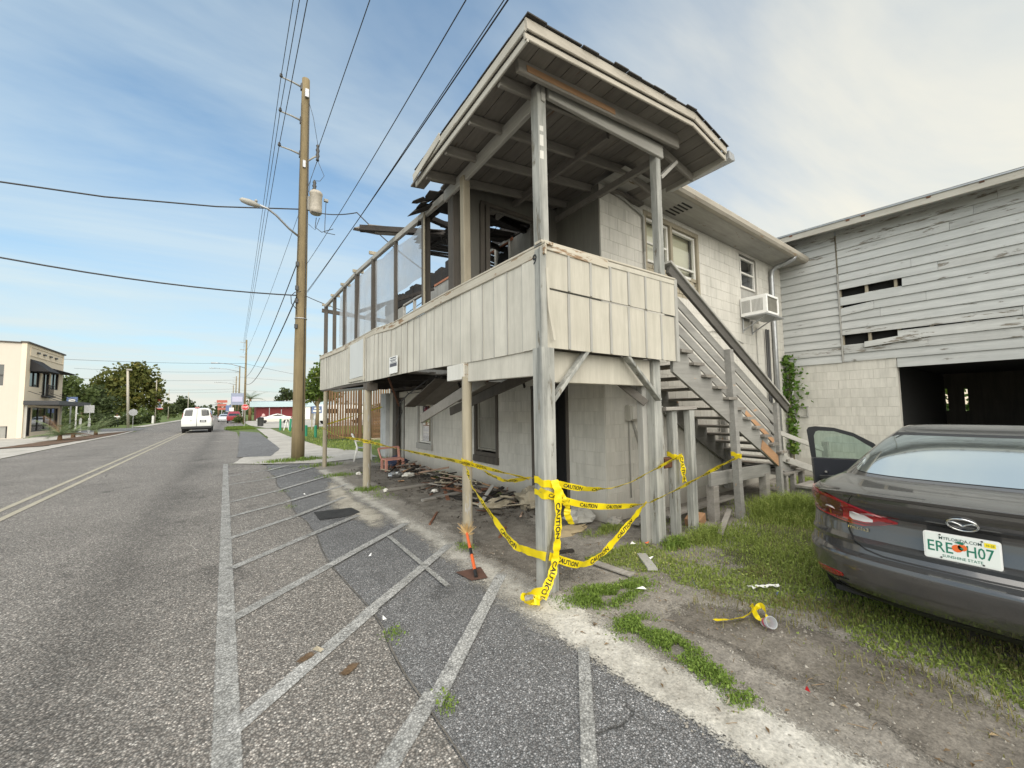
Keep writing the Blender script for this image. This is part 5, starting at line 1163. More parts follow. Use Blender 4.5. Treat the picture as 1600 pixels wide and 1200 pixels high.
# spoiler lip and lid crease
b = MB(); nn = 40; pr_ = []
for i in range(nn+1):
    y = -.74+1.48*i/nn; pr_.append(y)
for i, y in enumerate(pr_):
    x = .036+.17*(abs(y)/.78)**3.2; z = 1.014-.02*(abs(y)/.74)**4
    b.v += [tuple(TF @ Vector(q)) for q in ((x+.07,y,z+.001),(x+.01,y,z+.012),(x-.012,y,z+.006),(x-.004,y,z-.014),(x+.05,y,z-.02))]
    if i:
        for k in range(4): b.f.append((5*i-5+k,5*i+k,5*i+k+1,5*i-4+k)); b.mi.append(0)
part('boot_lip', b, PAINT, car, smooth=60)
# number plate with its frame
def rp(y, z, off): 
    yy = y-.37; q = 0
    lo, hi = 0., 1.
    for _ in range(30):
        q = (lo+hi)/2
        if CB.loc(q, z)[1] < abs(yy): lo = q
        else: hi = q
    return CB.p(q, z, 1 if yy >= 0 else -1, off)
PX = 3.58+.108; pz0, pz1, py0, py1 = .665, .832, .545, .225        # left edge py0 (camera-left), right edge py1
M['plate'] = simple('plate_white', (.72,.76,.73), .35)
pl = MB(); 
def rrect(y0, y1, z0, z1, x, r=.015, n=4):
    out = []
    for cy, cz, a0 in ((y1+r,z0+r,180),(y1+r,z1-r,90),(y0-r,z1-r,0),(y0-r,z0+r,270)):
        for i in range(n+1):
            a = math.radians(a0+ (90-90*i/n)); out.append((x, cy+r*math.cos(a), cz+r*math.sin(a)))
    return out
def plate_at(y, z, d): return (PX-d, y, z)
pl.prism([(PX, *q[1:]) for q in rrect(py0, py1, pz0, pz1, PX)], (-.010,0,0)); plate = part('plate_frame', pl, M['white'], car)
pl = MB(); pl.prism([(PX-.010, *q[1:]) for q in rrect(py0-.008, py1+.008, pz0+.008, pz1-.008, PX, .012)], (-.0025,0,0)); part('number_plate', pl, M['plate'], plate)
GR = simple('plate_green', (.015,.17,.11), .4); OR = simple('plate_orange', (.72,.14,.03), .4)
xd, yd = (0,-1,0), (0,0,1); PF = PX-.0135
t = MB(); text_on(t, 'ERE', (PF, .526, .715), xd, yd, .068, width=.108, bold=.012); text_on(t, 'H07', (PF, .362, .715), xd, yd, .068, width=.108, bold=.012)
text_on(t, 'SUNSHINE STATE', (PF, .465, .685), xd, yd, .017, width=.165, bold=.012); part('lettering', t, GR, plate)
t = MB(); text_on(t, 'MYFLORIDA.COM', (PF, .475, .792), xd, yd, .019, width=.175, bold=.012); text_on(t, '10-25', (PF-.001, .283, .797), xd, yd, .012, width=.032, bold=.02); part('lettering', t, simple('plate_dark_green', (.02,.07,.06), .4), plate)
t = MB(); t.quad((PF-.0005,.290,.790),(PF-.0005,.246,.790),(PF-.0005,.246,.816),(PF-.0005,.290,.816)); part('sticker', t, M['yellow'], plate)
t = MB()
for cy, cz, r_ in ((.400,.752,.023),(.378,.762,.020)): t.add([(PF-.0004,cy,cz)]+[(PF-.0004,cy+r_*math.cos(a*.5236),cz+r_*math.sin(a*.5236)) for a in range(12)], [(0,i+1,(i+1)%12+1) for i in range(12)])
part('fruit_print', t, OR, plate)
t = MB(); t.add([(PF-.0008,.412,.785),(PF-.0008,.378,.778),(PF-.0008,.366,.790),(PF-.0008,.392,.797)], [(0,1,2,3)]); t.add([(PF-.0009,.392,.757),(PF-.0009,.378,.748),(PF-.0009,.372,.757),(PF-.0009,.381,.763)], [(0,1,2,3)]); part('leaf_print', t, GR, plate)
t = MB()
for y, z in ((.470,.681),(.298,.681),(.47,.82),(.298,.82)): t.lathe([(.005,0),(.005,.003),(.001,.004)], (PF,y,z), 8, axis=(-1,0,0))
part('screw', t, M['dkmetal'], plate, kind='stuff')
# emblem: oval ring with a winged V; badge lettering
eC = CB.p(0, .905, 1, .004); eN = (CB.p(0,.905,1,.05)-eC).normalized(); eX = Vector((0,-1,0)); eY = eX.cross(eN)*-1
if eY.z < 0: eY = -eY
b = MB(); ov = lambda a, k=1.: eC+eX*(.064*k*math.cos(a))+eY*(.051*k*math.sin(a))
b.tube([ov(2*math.pi*i/36) for i in range(37)], .0062, 7, cap=False)
wing = [(-.060,.014),(-.040,.018),(-.018,.006),(0,-.012),(.018,.006),(.040,.018),(.060,.014)]
b.tube([eC+eX*x+eY*y for x, y in wing], [.006,.0055,.005,.007,.005,.0055,.006], 7); part('emblem', b, M['chrome'], car, smooth=True)
b = MB(); q0 = .62
bo = CB.p(.375,.735,1,.006); bx = (CB.p(.27,.733,1,.006)-bo).normalized(); text_on(b, 'mazda3', bo, bx, (0,0,1), .026, width=.13, bold=.012); part('badge', b, M['chrome'], car)
# driver door, swung open
dr = part('door', MB(), M['trimblk'], car)   # replaced below
bpy.data.objects.remove(dr)
T0 = Vector((6.70,2.085,0)); H0 = Vector((6.93,1.22,0)); du_ = (H0-T0); DL = du_.length; du_.normalize(); dn = Vector((-du_.y, du_.x, 0))      # inner side faces the camera
if dn.dot(Vector((-1,0,0))) < 0: dn = -dn
D = lambda u, z, o=0.: T0+du_*u+Vector((0,0,z))+dn*o
def ztop(u): return float(np.interp(u, [0,.08,.3,.6,DL], [1.325,1.345,1.325,1.20,.97]))
ols = [D(.07,.26), D(.045,.50), D(.03,.90), D(.0,1.325)]
outl = [(.09,.24),(.05,.45),(.035,.92),(.0,1.30),(.02,1.335),(.10,1.352),(.3,1.335),(.5,1.27),(.7,1.14),(DL,.97),(DL,.24)]
win = [(.085,.945),(.075,1.22),(.10,1.275),(.2,1.297),(.34,1.278),(.5,1.21),(.66,1.09),(.76,.965)]
b = MB(); b.prism([tuple(D(u,z,-.05)) for u, z in [q for q in outl if q[1] <= .93 or q[0] in (DL,)][:3]+[(DL,.93),(DL,.24)]], dn*.085); door = part('door', b, PAINT, car)
b = MB()
fr_ = [(.035,.92),(.0,1.30),(.02,1.335),(.10,1.352),(.3,1.335),(.5,1.27),(.7,1.14),(DL-.02,.93)]
fi_ = [(.09,.92),(.078,1.22),(.10,1.278),(.13,1.292),(.3,1.287),(.5,1.218),(.68,1.08),(.82,.93)]
for (a, a2), (c, c2) in zip(zip(fr_, fr_[1:]), zip(fi_, fi_[1:])): b.prism([tuple(D(*a,-.02)), tuple(D(*a2,-.02)), tuple(D(*c2,-.02)), tuple(D(*c,-.02))], dn*.045)
part('window_frame', b, M['trimblk'], door)
b = MB(); poly = fi_; b.add([tuple(D(u,z)) for u, z in poly], [tuple(range(len(poly)))]); part('door_glass', b, M['carglass'], door)
b = MB(); b.prism([tuple(D(u,z,.036)) for u, z in [(.10,.28),(.07,.5),(.06,.91),(DL-.02,.91),(DL-.02,.28)]], dn*.02); trim = part('door_trim', b, M['navy'], door)
b = MB(); b.beam(D(.12,.66,.08), D(.75,.70,.08), .07, .05); part('armrest', b, M['trimblk'], trim)
b = MB(); b.cbox(D(.2,.74,.075), (.08,.03,.025), ch=.006); part('latch', b, M['chrome'], trim)
b = MB(); b.cbox(D(.80,1.0,-.14), (.10,.17,.11), ch=.03); part('wing_mirror', b, M['trimblk'], door)
# ---------------------------------------------------------------- white van
def tf_at(x, y, ang): return Matrix.Translation((x, y, 0)) @ Matrix.Rotation(ang, 4, 'Z')
VT = tf_at(-2.20, 42.4, math.pi/2)
van = thing('van', 'white passenger van driving away in the far lane', 'van', (-2.2, 45, 0))
KV = [(.42,.03,5.5,.96,.10,.5),(.60,.0,5.6,1.0,.10,.6),(1.05,.0,5.55,1.01,.10,.6),(1.15,.02,4.9,1.0,.10,.4),(1.3,.05,4.75,.97,.10,.4),(1.9,.12,4.1,.86,.12,.4),(2.02,.18,3.9,.80,.15,.4),(2.08,.30,3.7,.70,.2,.3),(2.10,.45,3.5,.5,.2,.2)]
VB = Ring(KV, VT, 4.5); qv = list(np.linspace(0,1,12))+list(np.linspace(1.04,2,10))+list(np.linspace(2.1,3,6))
WH = simple('white_van_paint', (.66,.68,.66), .35, 0, .5, coat=.6, noise=.1)
part('body', VB.shell(sorted([k[0] for k in KV]+[.8,1.5,1.7]), qv), WH, van, smooth=40)
for sd in (1,-1):
    part('rear_window', VB.decal([(.05,1.42,1.97),(.20,1.42,1.97),(.42,1.42,1.95),(.56,1.46,1.90)], sd, .012, 4), M['darkglass'], van)
    part('tail_light', VB.decal([(.74,1.30,1.66),(.95,1.30,1.66),(1.02,1.30,1.66)], sd, .015, 3), M['lens'], van)
    part('side_window', VB.decal([(1.10,1.30,1.80),(1.4,1.30,1.80),(1.72,1.30,1.80)], sd, .01, 3), M['darkglass'], van)
    part('door_handle', VB.decal([(.05,1.0,1.04),(.10,1.0,1.04)], sd, .02, 2), M['trimblk'], van)
    for x in (.95, 4.4): wheel(van, VT, x, .88, .37, .24, sd)
b = MB(); b.cbox(VT @ Vector((-.06,0,.46)), (1.95,.20,.20), ch=.02); part('bumper', b, M['trimblk'], van)
b = MB(); b.cbox(VT @ Vector((-.012,-.42,.98)), (.42,.03,.20), ch=.003); pv = part('number_plate', b, M['trimblk'], van); b = MB(); b.cbox(VT @ Vector((-.03,-.42,.98)), (.30,.01,.12)); part('plate_print', b, M['metal'], pv)
b = VB.seam([(0,.55),(0,1.2),(0,2.02)], 1, w=.03, off=.012); part('door_gap', b, M['trimblk'], van)
b = MB(); b.cbox(VT @ Vector((.22,0,2.12)), (.30,.10,.10), ch=.03); part('brake_light', b, M['lens'], van)
b = MB(); b.box(VT @ Vector((.3,.85,.25)), VT @ Vector((5.2,-.85,.45))); part('chassis', b, M['black'], van)
# ---------------------------------------------------------------- other cars
KS = [(.25,.05,4.6,.84,.35,.5),(.5,.0,4.75,.90,.35,.6),(.75,.05,4.6,.91,.35,.6),(.92,.08,4.0,.88,.35,.5),(.98,.25,3.6,.84,.35,.4),(1.02,.75,3.4,.78,.3,.4),(1.25,1.35,2.75,.66,.3,.3),(1.38,1.75,2.3,.58,.25,.2),(1.42,1.95,2.1,.4,.1,.1)]
def small_car(x, y, ang, paint, lab, K=KS, g=None):
    T = tf_at(x, y, ang); B = Ring(K, T, 3.0); o = thing('car', lab, 'car', (x, y, 0), g)
    part('body', B.shell(sorted([k[0] for k in K]+[.62,1.12,1.18]), list(np.linspace(0,1,10))+list(np.linspace(1.06,2,8))+list(np.linspace(2.15,3,7))), paint, o, smooth=40)
    t = K[-3][0]
    for sd in (1,-1):
        part('side_glass', B.decal([(1.05,1.04,t),(1.5,1.04,K[-2][0]-.03),(1.95,1.03,t-.05)], sd, .012, 3), M['darkglass'], o)
        part('tail_light', B.decal([(.6,.72,.88),(.9,.72,.88)], sd, .015, 2), M['lens'], o)
        for xx in (.9, 3.75): wheel(o, T, xx, .80, .33, .2, sd)
    part('rear_glass', B.decal([(0,1.06,t),(.5,1.06,t)], 1, .012, 3, mb=B.decal([(0,1.06,t),(.5,1.06,t)], -1, .012, 3)), M['darkglass'], o)
    return o
small_car(8.0, 69.5, math.pi, carpaint('white_car_paint', (.7,.68,.62), .35, 0), 'white sedan side-on in front of the dark red shed')
KP = [(.45,.05,5.3,.88,.1,.4),(.7,.0,5.4,.96,.1,.5),(1.1,.0,5.3,.96,.1,.5),(1.2,.3,4.3,.9,.2,.3),(1.5,1.0,3.6,.8,.2,.3),(1.78,1.4,3.2,.72,.2,.2),(1.86,1.6,3.0,.5,.1,.1)]
small_car(.65, 76, math.pi/2, carpaint('red_pickup_paint', (.33,.03,.035), .35, .2), 'red pickup parked at the right kerb beyond the stop sign', KP)
small_car(-.75, 90, math.pi/2, carpaint('pale_car_paint', (.5,.52,.55), .35, .2), 'pale silver car stopped just past the red pickup')
small_car(-.3, 118, math.pi/2, carpaint('black_truck_paint', (.02,.02,.025), .35, .2), 'dark vehicle far along the right lane', KP)
KT = [(.5,.0,6.5,1.05,.05,.3),(1.2,.0,6.6,1.1,.05,.3),(2.3,.0,6.4,1.1,.05,.3),(2.5,.1,4.6,1.05,.1,.3),(2.55,.3,4.4,.8,.1,.1)]
tk = tf_at(9.0, 56, 0); TB = Ring(KT, tk, 5.); o = thing('truck', 'white box truck parked in front of the pale blue-roofed shed', 'truck', (9.5, 56, 0))
part('body', TB.shell([.5,.8,1.2,1.7,2.3,2.5,2.55], list(np.linspace(0,1,8))+list(np.linspace(1.1,2,6))+list(np.linspace(2.2,3,5))), WH, o, smooth=40)
for sd in (1,-1):
    part('side_window', TB.decal([(1.15,1.4,2.0),(1.4,1.4,2.0)], sd, .015, 2), M['darkglass'], o); part('side_window', TB.decal([(1.55,1.4,2.0),(1.85,1.4,2.0)], sd, .015, 2), M['darkglass'], o)
    for xx in (1.2, 5.2): wheel(o, tk, xx, .95, .42, .25, sd)
# ================================================================ across the street: cream building
M['stucco'] = weathered('cream_stucco', (.76,.66,.52), (.66,.57,.45), .25, .2, rnd=0, fine=70.)
M['stucco_side'] = weathered('cream_stucco_shaded', (.58,.53,.46), (.50,.46,.40), .25, .2, rnd=0, fine=70.)  # darker copy of the front stucco, shade of the side wall in its colour
BL = thing('commercial_building', 'two-storey cream stucco building with black awnings across the street', 'building', (-12.1, 43.7, 0))
fx = -12.1
holes = [(44.5,46.5,3.8,5.2),(46.9,48.5,3.2,5.2),(48.8,50.6,3.8,5.2),(44.3,45.25,.1,2.25),(45.35,51.0,.4,2.25)]
b = MB()
for a, c, d, e in _multi((43.7, 51.6, 0, 6.95), holes): b.box((fx-.25,a,d),(fx,c,e))
part('front_wall', b, M['stucco'], BL)
b = MB()
for a, c, d, e in _multi((-32, fx-.25, 0, 6.9), [(-14.5,-13.1,3.8,5.3),(-14.6,-12.77,.05,.9)]): b.box((a,43.7,d),(c,43.95,e))
part('side_wall', b, M['stucco_side'], BL)
b = MB(); b.box((-32,51.35,0),(fx-.25,51.6,6.9)); b.box((-32,43.95,6.3),(fx-.25,51.35,6.4)); b.box((-32,43.95,0),(-31.8,51.35,6.9)); part('rear_wall', b, M['stucco_side'], BL, kind='stuff')
b = MB(); b.box((fx-.3,43.62,6.95),(fx+.1,51.7,7.06)); b.box((-32,43.62,6.9),(fx-.3,44.0,7.0)); part('parapet_cap', b, M['dkwood'], BL, kind='stuff')
b = MB()
for p0, p1 in (((fx+.02,44.3,6.75),(fx+.02,51.3,6.75)),((fx+.02,44.3,6.1),(fx+.02,51.3,6.1)),((fx+.02,44.3,6.1),(fx+.02,44.3,6.75)),((fx+.02,51.3,6.1),(fx+.02,51.3,6.75))): b.beam(p0, p1, .05, .05)
part('panel_moulding', b, M['stucco'], BL)
for y in (45.7,46.95,48.25,49.5): b = MB(); b.cbox((fx+.06,y,6.43), (.12,.34,.12)); part('scupper', b, M['dkmetal'], BL)
b = MB(); b.box((fx-.2,43.75,.02),(fx-.19,51.5,6.2)); part('inner_dark', b, M['darkglass'], BL)
for a, c, d, e in holes:
    f = MB(); 
    for yy in np.linspace(a+.03, c-.03, 3 if c-a < 3 else 5): f.beam((fx-.08,yy,d),(fx-.08,yy,e), .07, .06, up=(1,0,0))
    for zz in (d+.03, e-.03): f.beam((fx-.081,a,zz),(fx-.081,c,zz), .06, .06)
    wo = part('window_frame', f, M['black'] if d > 2 else M['dkmetal'], BL)
    p = MB(); p.quad((fx-.10,a,d),(fx-.10,c,d),(fx-.10,c,e),(fx-.10,a,e)); part('pane', p, M['darkglass'], wo)
f = MB(); f.quad((-14.5,43.8,3.8),(-13.1,43.8,3.8),(-13.1,43.8,5.3),(-14.5,43.8,5.3)); part('side_window', f, M['darkglass'], BL)
f = MB(); f.beam((-14.5,43.79,4.55),(-13.1,43.79,4.55),.05,.06); part('window_rail', f, M['black'], BL)
f = MB(); f.quad((-14.6,43.8,.05),(-12.77,43.8,.05),(-12.77,43.8,.9),(-14.6,43.8,.9)); part('gate_infill', f, M['batten'], BL)
for k in range(5): f = MB(); f.beam((-14.55+.43*k,43.77,.05),(-14.55+.43*k,43.77,.9),.05,.05,up=(0,1,0)); part('gate_bar', f, M['black'], BL)
for y0, y1, z0, z1, dx in ((44.4,46.75,5.85,4.95,1.0),(47.0,51.45,5.55,5.2,1.0)):
    a = MB(); a.prism([(fx,y0,z0),(fx+dx,y0,z1),(fx,y0,z1)], (0,y1-y0,0)); part('awning', a, simple('black_awning', (.02,.02,.022), .8), BL)
for k in range(9): a = MB(); y = 46.95+.19*k; a.beam((fx+.25,y,3.2),(fx+.25,y,4.05),.03,.03,up=(0,1,0)); part('railing_bar', a, M['black'], BL)
a = MB(); a.beam((fx+.25,46.9,4.05),(fx+.25,48.6,4.05),.05,.05); part('railing_cap', a, M['black'], BL)
a = MB(); a.box((fx,46.85,3.08),(fx+.35,48.65,3.2)); part('railing_base', a, M['black'], BL)
a = MB(); a.box((fx+.01,43.6,2.42),(fx+1.75,51.9,2.72)); part('canopy', a, simple('canopy_black', (.025,.026,.03), .5), BL)
for y in (44.3,46.4,48.9,51.0):
    a = MB(); a.tube([(fx+.02,y,3.45),(fx+1.6,y,2.7)], .02, 5); part('canopy_rod', a, M['black'], BL)
b = MB()
for y in (43.95, 51.3): b.beam((fx+.03,y,0),(fx+.03,y,2.4), .2, .06, up=(0,1,0))
part('pilaster', b, M['whitetrim'], BL, kind='stuff')
# ================================================================ trees
def crown(mb, blobs, n, s, elong=1.3, flat=1.):
    vol = [r**2.4 for *_, r in blobs]; tot = sum(vol)
    for (x, y, z, r), v in zip(blobs, vol):
        for i in range(int(n*v/tot)):
            d = Vector((random.gauss(0,1), random.gauss(0,1), random.gauss(0,1))).normalized(); k = (random.random()**.45)
            p = Vector((x, y, z))+Vector((d.x, d.y, d.z*flat))*r*k*(.8+.5*mnoise.noise(d*2.2+Vector((x, y, z))))
            leafmesh(mb, p, s*random.uniform(.6,1.3), elong=elong)
def tree(name, lab, x, y, blobs, n, s, mat, h0=0., tr=.22, group=None, cat='tree'):
    o = thing(name, lab, cat, (x, y, 0), group)
    b = MB(); top = max(q[2] for q in blobs); zlow = min(q[2] for q in blobs)
    b.tube([(x,y,-.05),(x+.05,y,zlow*.5),(x,y,zlow),(x+.1,y,(top+zlow)/2)], [tr*1.2,tr,tr*.8,tr*.4], 8); part('trunk', b, M['polewood'], o, smooth=True)
    for q in blobs[:7]:
        b = MB(); b.tube([(x,y,zlow*.7),((x+q[0])/2,(y+q[1])/2,(zlow*.7+q[2])/2+.2),q[:3]], [tr*.5,tr*.3,tr*.12], 6); part('limb', b, M['polewood'], o, smooth=True)
    b = MB(); crown(b, blobs, n, s); part('crown', b, mat, o); return o
M['leaf_oak'] = leafmat('olive_leaf', (.05,.07,.018), (.15,.155,.04), (.30,.22,.05))
M['leaf_dark'] = leafmat('dark_leaf', (.03,.045,.02), (.08,.105,.04), (.12,.14,.05))
M['leaf_lite'] = leafmat('light_leaf', (.06,.10,.02), (.14,.20,.04), (.24,.27,.06))
M['leaf_mid'] = leafmat('mid_leaf', (.06,.085,.03), (.13,.17,.055), (.20,.22,.075))
M['leaf_palm'] = leafmat('palm_leaf', (.09,.13,.06), (.20,.25,.12), (.32,.33,.18), trans=.2)
TB_ = 'trees lining the far left of the street'
tree('oak_tree', 'largest tree on the left, rounded olive crown with yellowing patches', -14, 96, [(-17.5,96,6.2,3.0),(-15.5,95,7.6,3.2),(-13.2,96,8.0,3.3),(-11.6,97,6.2,2.6),(-18.5,96,4.2,2.8),(-11.2,95,4.4,2.4),(-14.5,94,4.5,3.2),(-10.6,96,3.2,1.6),(-13.4,95,9.6,1.8)], 5200, .50, M['leaf_oak'], tr=.4, group=TB_)
tree('oak_tree', 'grey-green thinner tree directly behind the cream building', -17.5, 72, [(-17,72,4.6,1.9),(-16.0,71,5.6,1.4),(-15.4,72,3.6,1.7),(-18.5,72,5.0,1.6),(-14.6,73,4.6,1.0)], 1500, .38, M['leaf_mid'], group=TB_)
tree('oak_tree', 'dark low tree between the cream building and the largest tree', -18, 86, [(-17.5,86,3.4,2.3),(-15.6,85,2.9,2.2),(-19.5,86,4.2,2.2),(-16.5,86,5.0,1.6)], 1800, .42, M['leaf_dark'], group=TB_)
tree('oak_tree', 'rounded tree straight beyond the van roof', -11.5, 162, [(-12,162,5.6,2.2),(-11.0,162,4.4,2.4),(-12.8,162,3.6,2.4),(-10,162,3.2,2.0)], 900, .65, M['leaf_dark'], group=TB_)
tree('oak_tree', 'low dark tree left of the van far off', -15, 158, [(-15,158,3.0,2.0),(-13.6,158,2.6,1.7)], 500, .6, M['leaf_dark'], group=TB_)
for k, (x, y, r, lab) in enumerate([(-13.0,71,1.25,'bushy shrub nearest the person across the street'),(-14.6,66,1.5,'broad shrub behind the palms'),(-12.4,84,1.2,'shrub behind the round sign'),(-11.6,97,1.1,'shrub under the right side of the largest tree'),(-16.5,62,1.6,'shrub beside the cream building canopy')]):
    o = tree('shrub', lab, x, y, [(x,y,r*.6,r),(x+r*.7,y,r*.5,r*.7),(x-r*.8,y,r*.55,r*.8)], 520, .30, M['leaf_mid'] if k % 2 else M['leaf_dark'], tr=.08, group='shrubs across the street', cat='shrub')
tree('broadleaf_tree', 'bright green tree right of the utility pole beside the balcony end', 6.6, 40, [(6.5,40,4.8,1.2),(6.1,40,3.6,1.2),(7.3,40,5.6,1.3),(7.2,40,3.8,1.4),(5.7,40,3.0,.8),(8.2,40.5,4.8,1.6)], 2600, .26, M['leaf_lite'], tr=.15)
tree('oak_tree', 'dark rounded tree behind the red shed', 13.5, 130, [(13.5,130,6.6,2.2),(11.6,130,5.2,1.7),(15.3,130,6.2,1.9),(12.8,130,7.6,1.4)], 900, .55, M['leaf_dark'])
tree('oak_tree', 'distant tree beyond the white truck', 22, 120, [(21,120,5,3),(24,120,6,3),(19,120,4,2.2)], 800, .6, M['leaf_mid'])
o = tree('shrub', 'low bush at the foot of the stop sign', 1.2, 73, [(1.2,73,.7,.75),(1.7,73,.55,.55),(.8,73,.5,.55)], 420, .22, M['leaf_mid'], tr=.05, cat='shrub')
# wood line on the horizon
b = MB()
for i in range(240):
    x = random.uniform(-160, 200); y = random.uniform(300, 420); crown(b, [(x, y, random.uniform(2,6), random.uniform(3,6))], 40, 1.6)
o = part('far_woods', b, M['leaf_dark'], kind='stuff'); tag(o, 'dark line of far trees along the horizon', 'trees')
b = MB()
for i in range(60):
    x = random.choice([random.uniform(-40,-12), random.uniform(4,40)]); y = random.uniform(170, 260); crown(b, [(x, y, random.uniform(1.5,4), random.uniform(2,3.6))], 60, .9)
o = part('street_woods', b, M['leaf_mid'], kind='stuff'); tag(o, 'hazy trees down both sides of the far street', 'trees')
def palm(x, y, nf, L, lab, trunk=.38, up=1.1, mat='leaf_palm', tw=.085, dead=0):
    o = thing('palm', lab, 'palm', (x, y, 0), 'young palms in the planting bed' if trunk < 1 else None)
    b = MB(); b.tube([(x,y,-.02),(x,y,trunk*.5),(x,y,trunk)], [tw*1.5,tw*1.3,tw], 9); part('trunk', b, M['brownwood'], o, smooth=True)
    for i in range(nf):
        b = MB(); a = i*2.399+random.uniform(-.2,.2); e = random.uniform(.15,1.2)*up; LL = L*random.uniform(.75,1.1); P = []
        for k in range(8):
            t = k/7; r = LL*t*math.cos(e*(1-.55*t)); z = trunk+LL*t*math.sin(e)-LL*.34*t*t*(1.15-e*.5); P.append(Vector((x+r*math.cos(a), y+r*math.sin(a), max(z,.05))))
        sd = Vector((-math.sin(a), math.cos(a), 0))
        b.tube(P, [.022*(1-k/9) for k in range(8)], 4)
        for k in range(1, 8):
            for j in range(3):
                q = P[k-1].lerp(P[k], j/3); d = (P[k]-P[k-1]).normalized(); w_ = LL*.26*(1-abs(k/7-.45))
                for s in (1,-1):
                    tip = q+sd*s*w_+d*w_*.5-Vector((0,0,w_*.25)); b.add([q, q+d*.045, tip], [(0,1,2)])
        part('frond', b, M['brownwood'] if i < dead else M[mat], o)
    return o
palm(-8.7, 37.2, 17, 1.7, 'nearest young palm in the mulch bed, one browned frond', dead=2)
palm(-8.6, 45.0, 13, 1.7, 'second young palm, behind the grey sign back')
palm(-9.0, 41.2, 9, 1.2, 'smallest young palm between the two larger palms')
palm(3.4, 95, 16, 3.0, 'tall fan palm behind the stop sign', 4.4, .8, 'leaf_mid', .2)
palm(-3.6, 205, 14, 3.2, 'distant palm down the street', 5., .8, 'leaf_dark', .25)
# ================================================================ street furniture, left
def post_pole(x, y, h, r, lab, cat, mat, name='light_pole', lean=0.):
    o = thing(name, lab, cat, (x, y, 0)); b = MB(); b.tube([(x,y,-.02),(x+lean,y,h)], [r, r*.8], 8); part('pole', b, mat, o, smooth=True); return o
CP = simple('pale_concrete_pole', (.42,.39,.33), .8, noise=.3)
o = post_pole(-10.06, 67, 7.2, .14, 'pale leaning light pole across the street', 'pole', CP, lean=-.28)
b = MB(); b.cbox((-10.2,67,7.15), (.5,.3,.2), ch=.04); part('lamp_head', b, M['batten'], o)
o = post_pole(-10.8, 95, 7.8, .09, 'thin pole carrying a red and white banner', 'pole', CP, name='banner_pole')
b = MB(); b.box((-10.65,94.98,2.6),(-9.8,95.02,4.1)); bn = part('banner', b, M['white'], o)
b = MB(); b.box((-10.66,94.96,3.85),(-9.79,95.04,4.2)); b.box((-10.66,94.96,2.45),(-9.79,95.04,2.62)); part('banner_edge', b, M['red'], bn, kind='stuff')
b = MB(); b.add([(-10.45,94.955,2.75),(-10.05,94.955,2.75),(-10.15,94.955,3.5),(-10.35,94.955,3.6)], [(0,1,2,3)]); part('banner_print', b, M['blue'], bn)
o = post_pole(-11.9, 125, 7.5, .08, 'thinnest pole far down the left side', 'pole', CP)
o = post_pole(-9.9, 150, 8.0, .09, 'far pole beside the rounded tree', 'pole', CP)
def sign_post(x, y, h, lab, plate, pm, ps=.05, cat='sign', name='road_sign'):
    o = thing(name, lab, cat, (x, y, 0)); b = MB(); b.beam((x,y,-.02),(x,y,h), ps, ps, up=(0,1,0)); part('post', b, M['metal'], o); part('sign_plate', plate, pm, o); return o
b = MB(); b.box((-10.03,48.42,1.8),(-9.42,48.45,2.45)); sign_post(-9.7, 48.5, 2.5, 'grey back of a square sign beside the palms', b, M['metal'])
b = MB(); b.lathe([(.42,-.012),(.42,.012)], (-9.5,65.9,1.85), 8, axis=(0,1,0)); sign_post(-9.5, 66, 2.3, 'grey back of an octagonal stop sign across the street', b, M['metal'])
b = MB(); b.box((-13.25,57.9,2.75),(-12.5,58.05,3.45)); o = sign_post(-12.95, 58, 3.4, 'blue and white sign beside the black canopy', b, M['blue'], .1); b = MB(); b.beam((-12.55,58,0),(-12.55,58,3.0), .1,.1,up=(0,1,0)); part('post', b, M['white'], o)
b = MB(); b.box((-13.1,57.88,2.95),(-12.65,57.895,3.25)); part('sign_print', b, M['white'], o)
for k, (x, y, lab) in enumerate([(-11.6,55,'left of two white posts past the cream building'),(-11.1,55.5,'right of two white posts past the cream building'),(-10.5,90,'white marker post on the far verge'),(-8.6,140,'small white marker post beside the van')]):
    b = MB(); b.tube([(x,y,0),(x,y,1.25)], .09 if k < 2 else .16, 8); b.lathe([(.09,1.25),(.05,1.32),(.01,1.34)], (x,y,0), 8); tag(part('marker_post', b, M['white'], loc=(x,y,0)), lab, 'post', 'white marker posts')
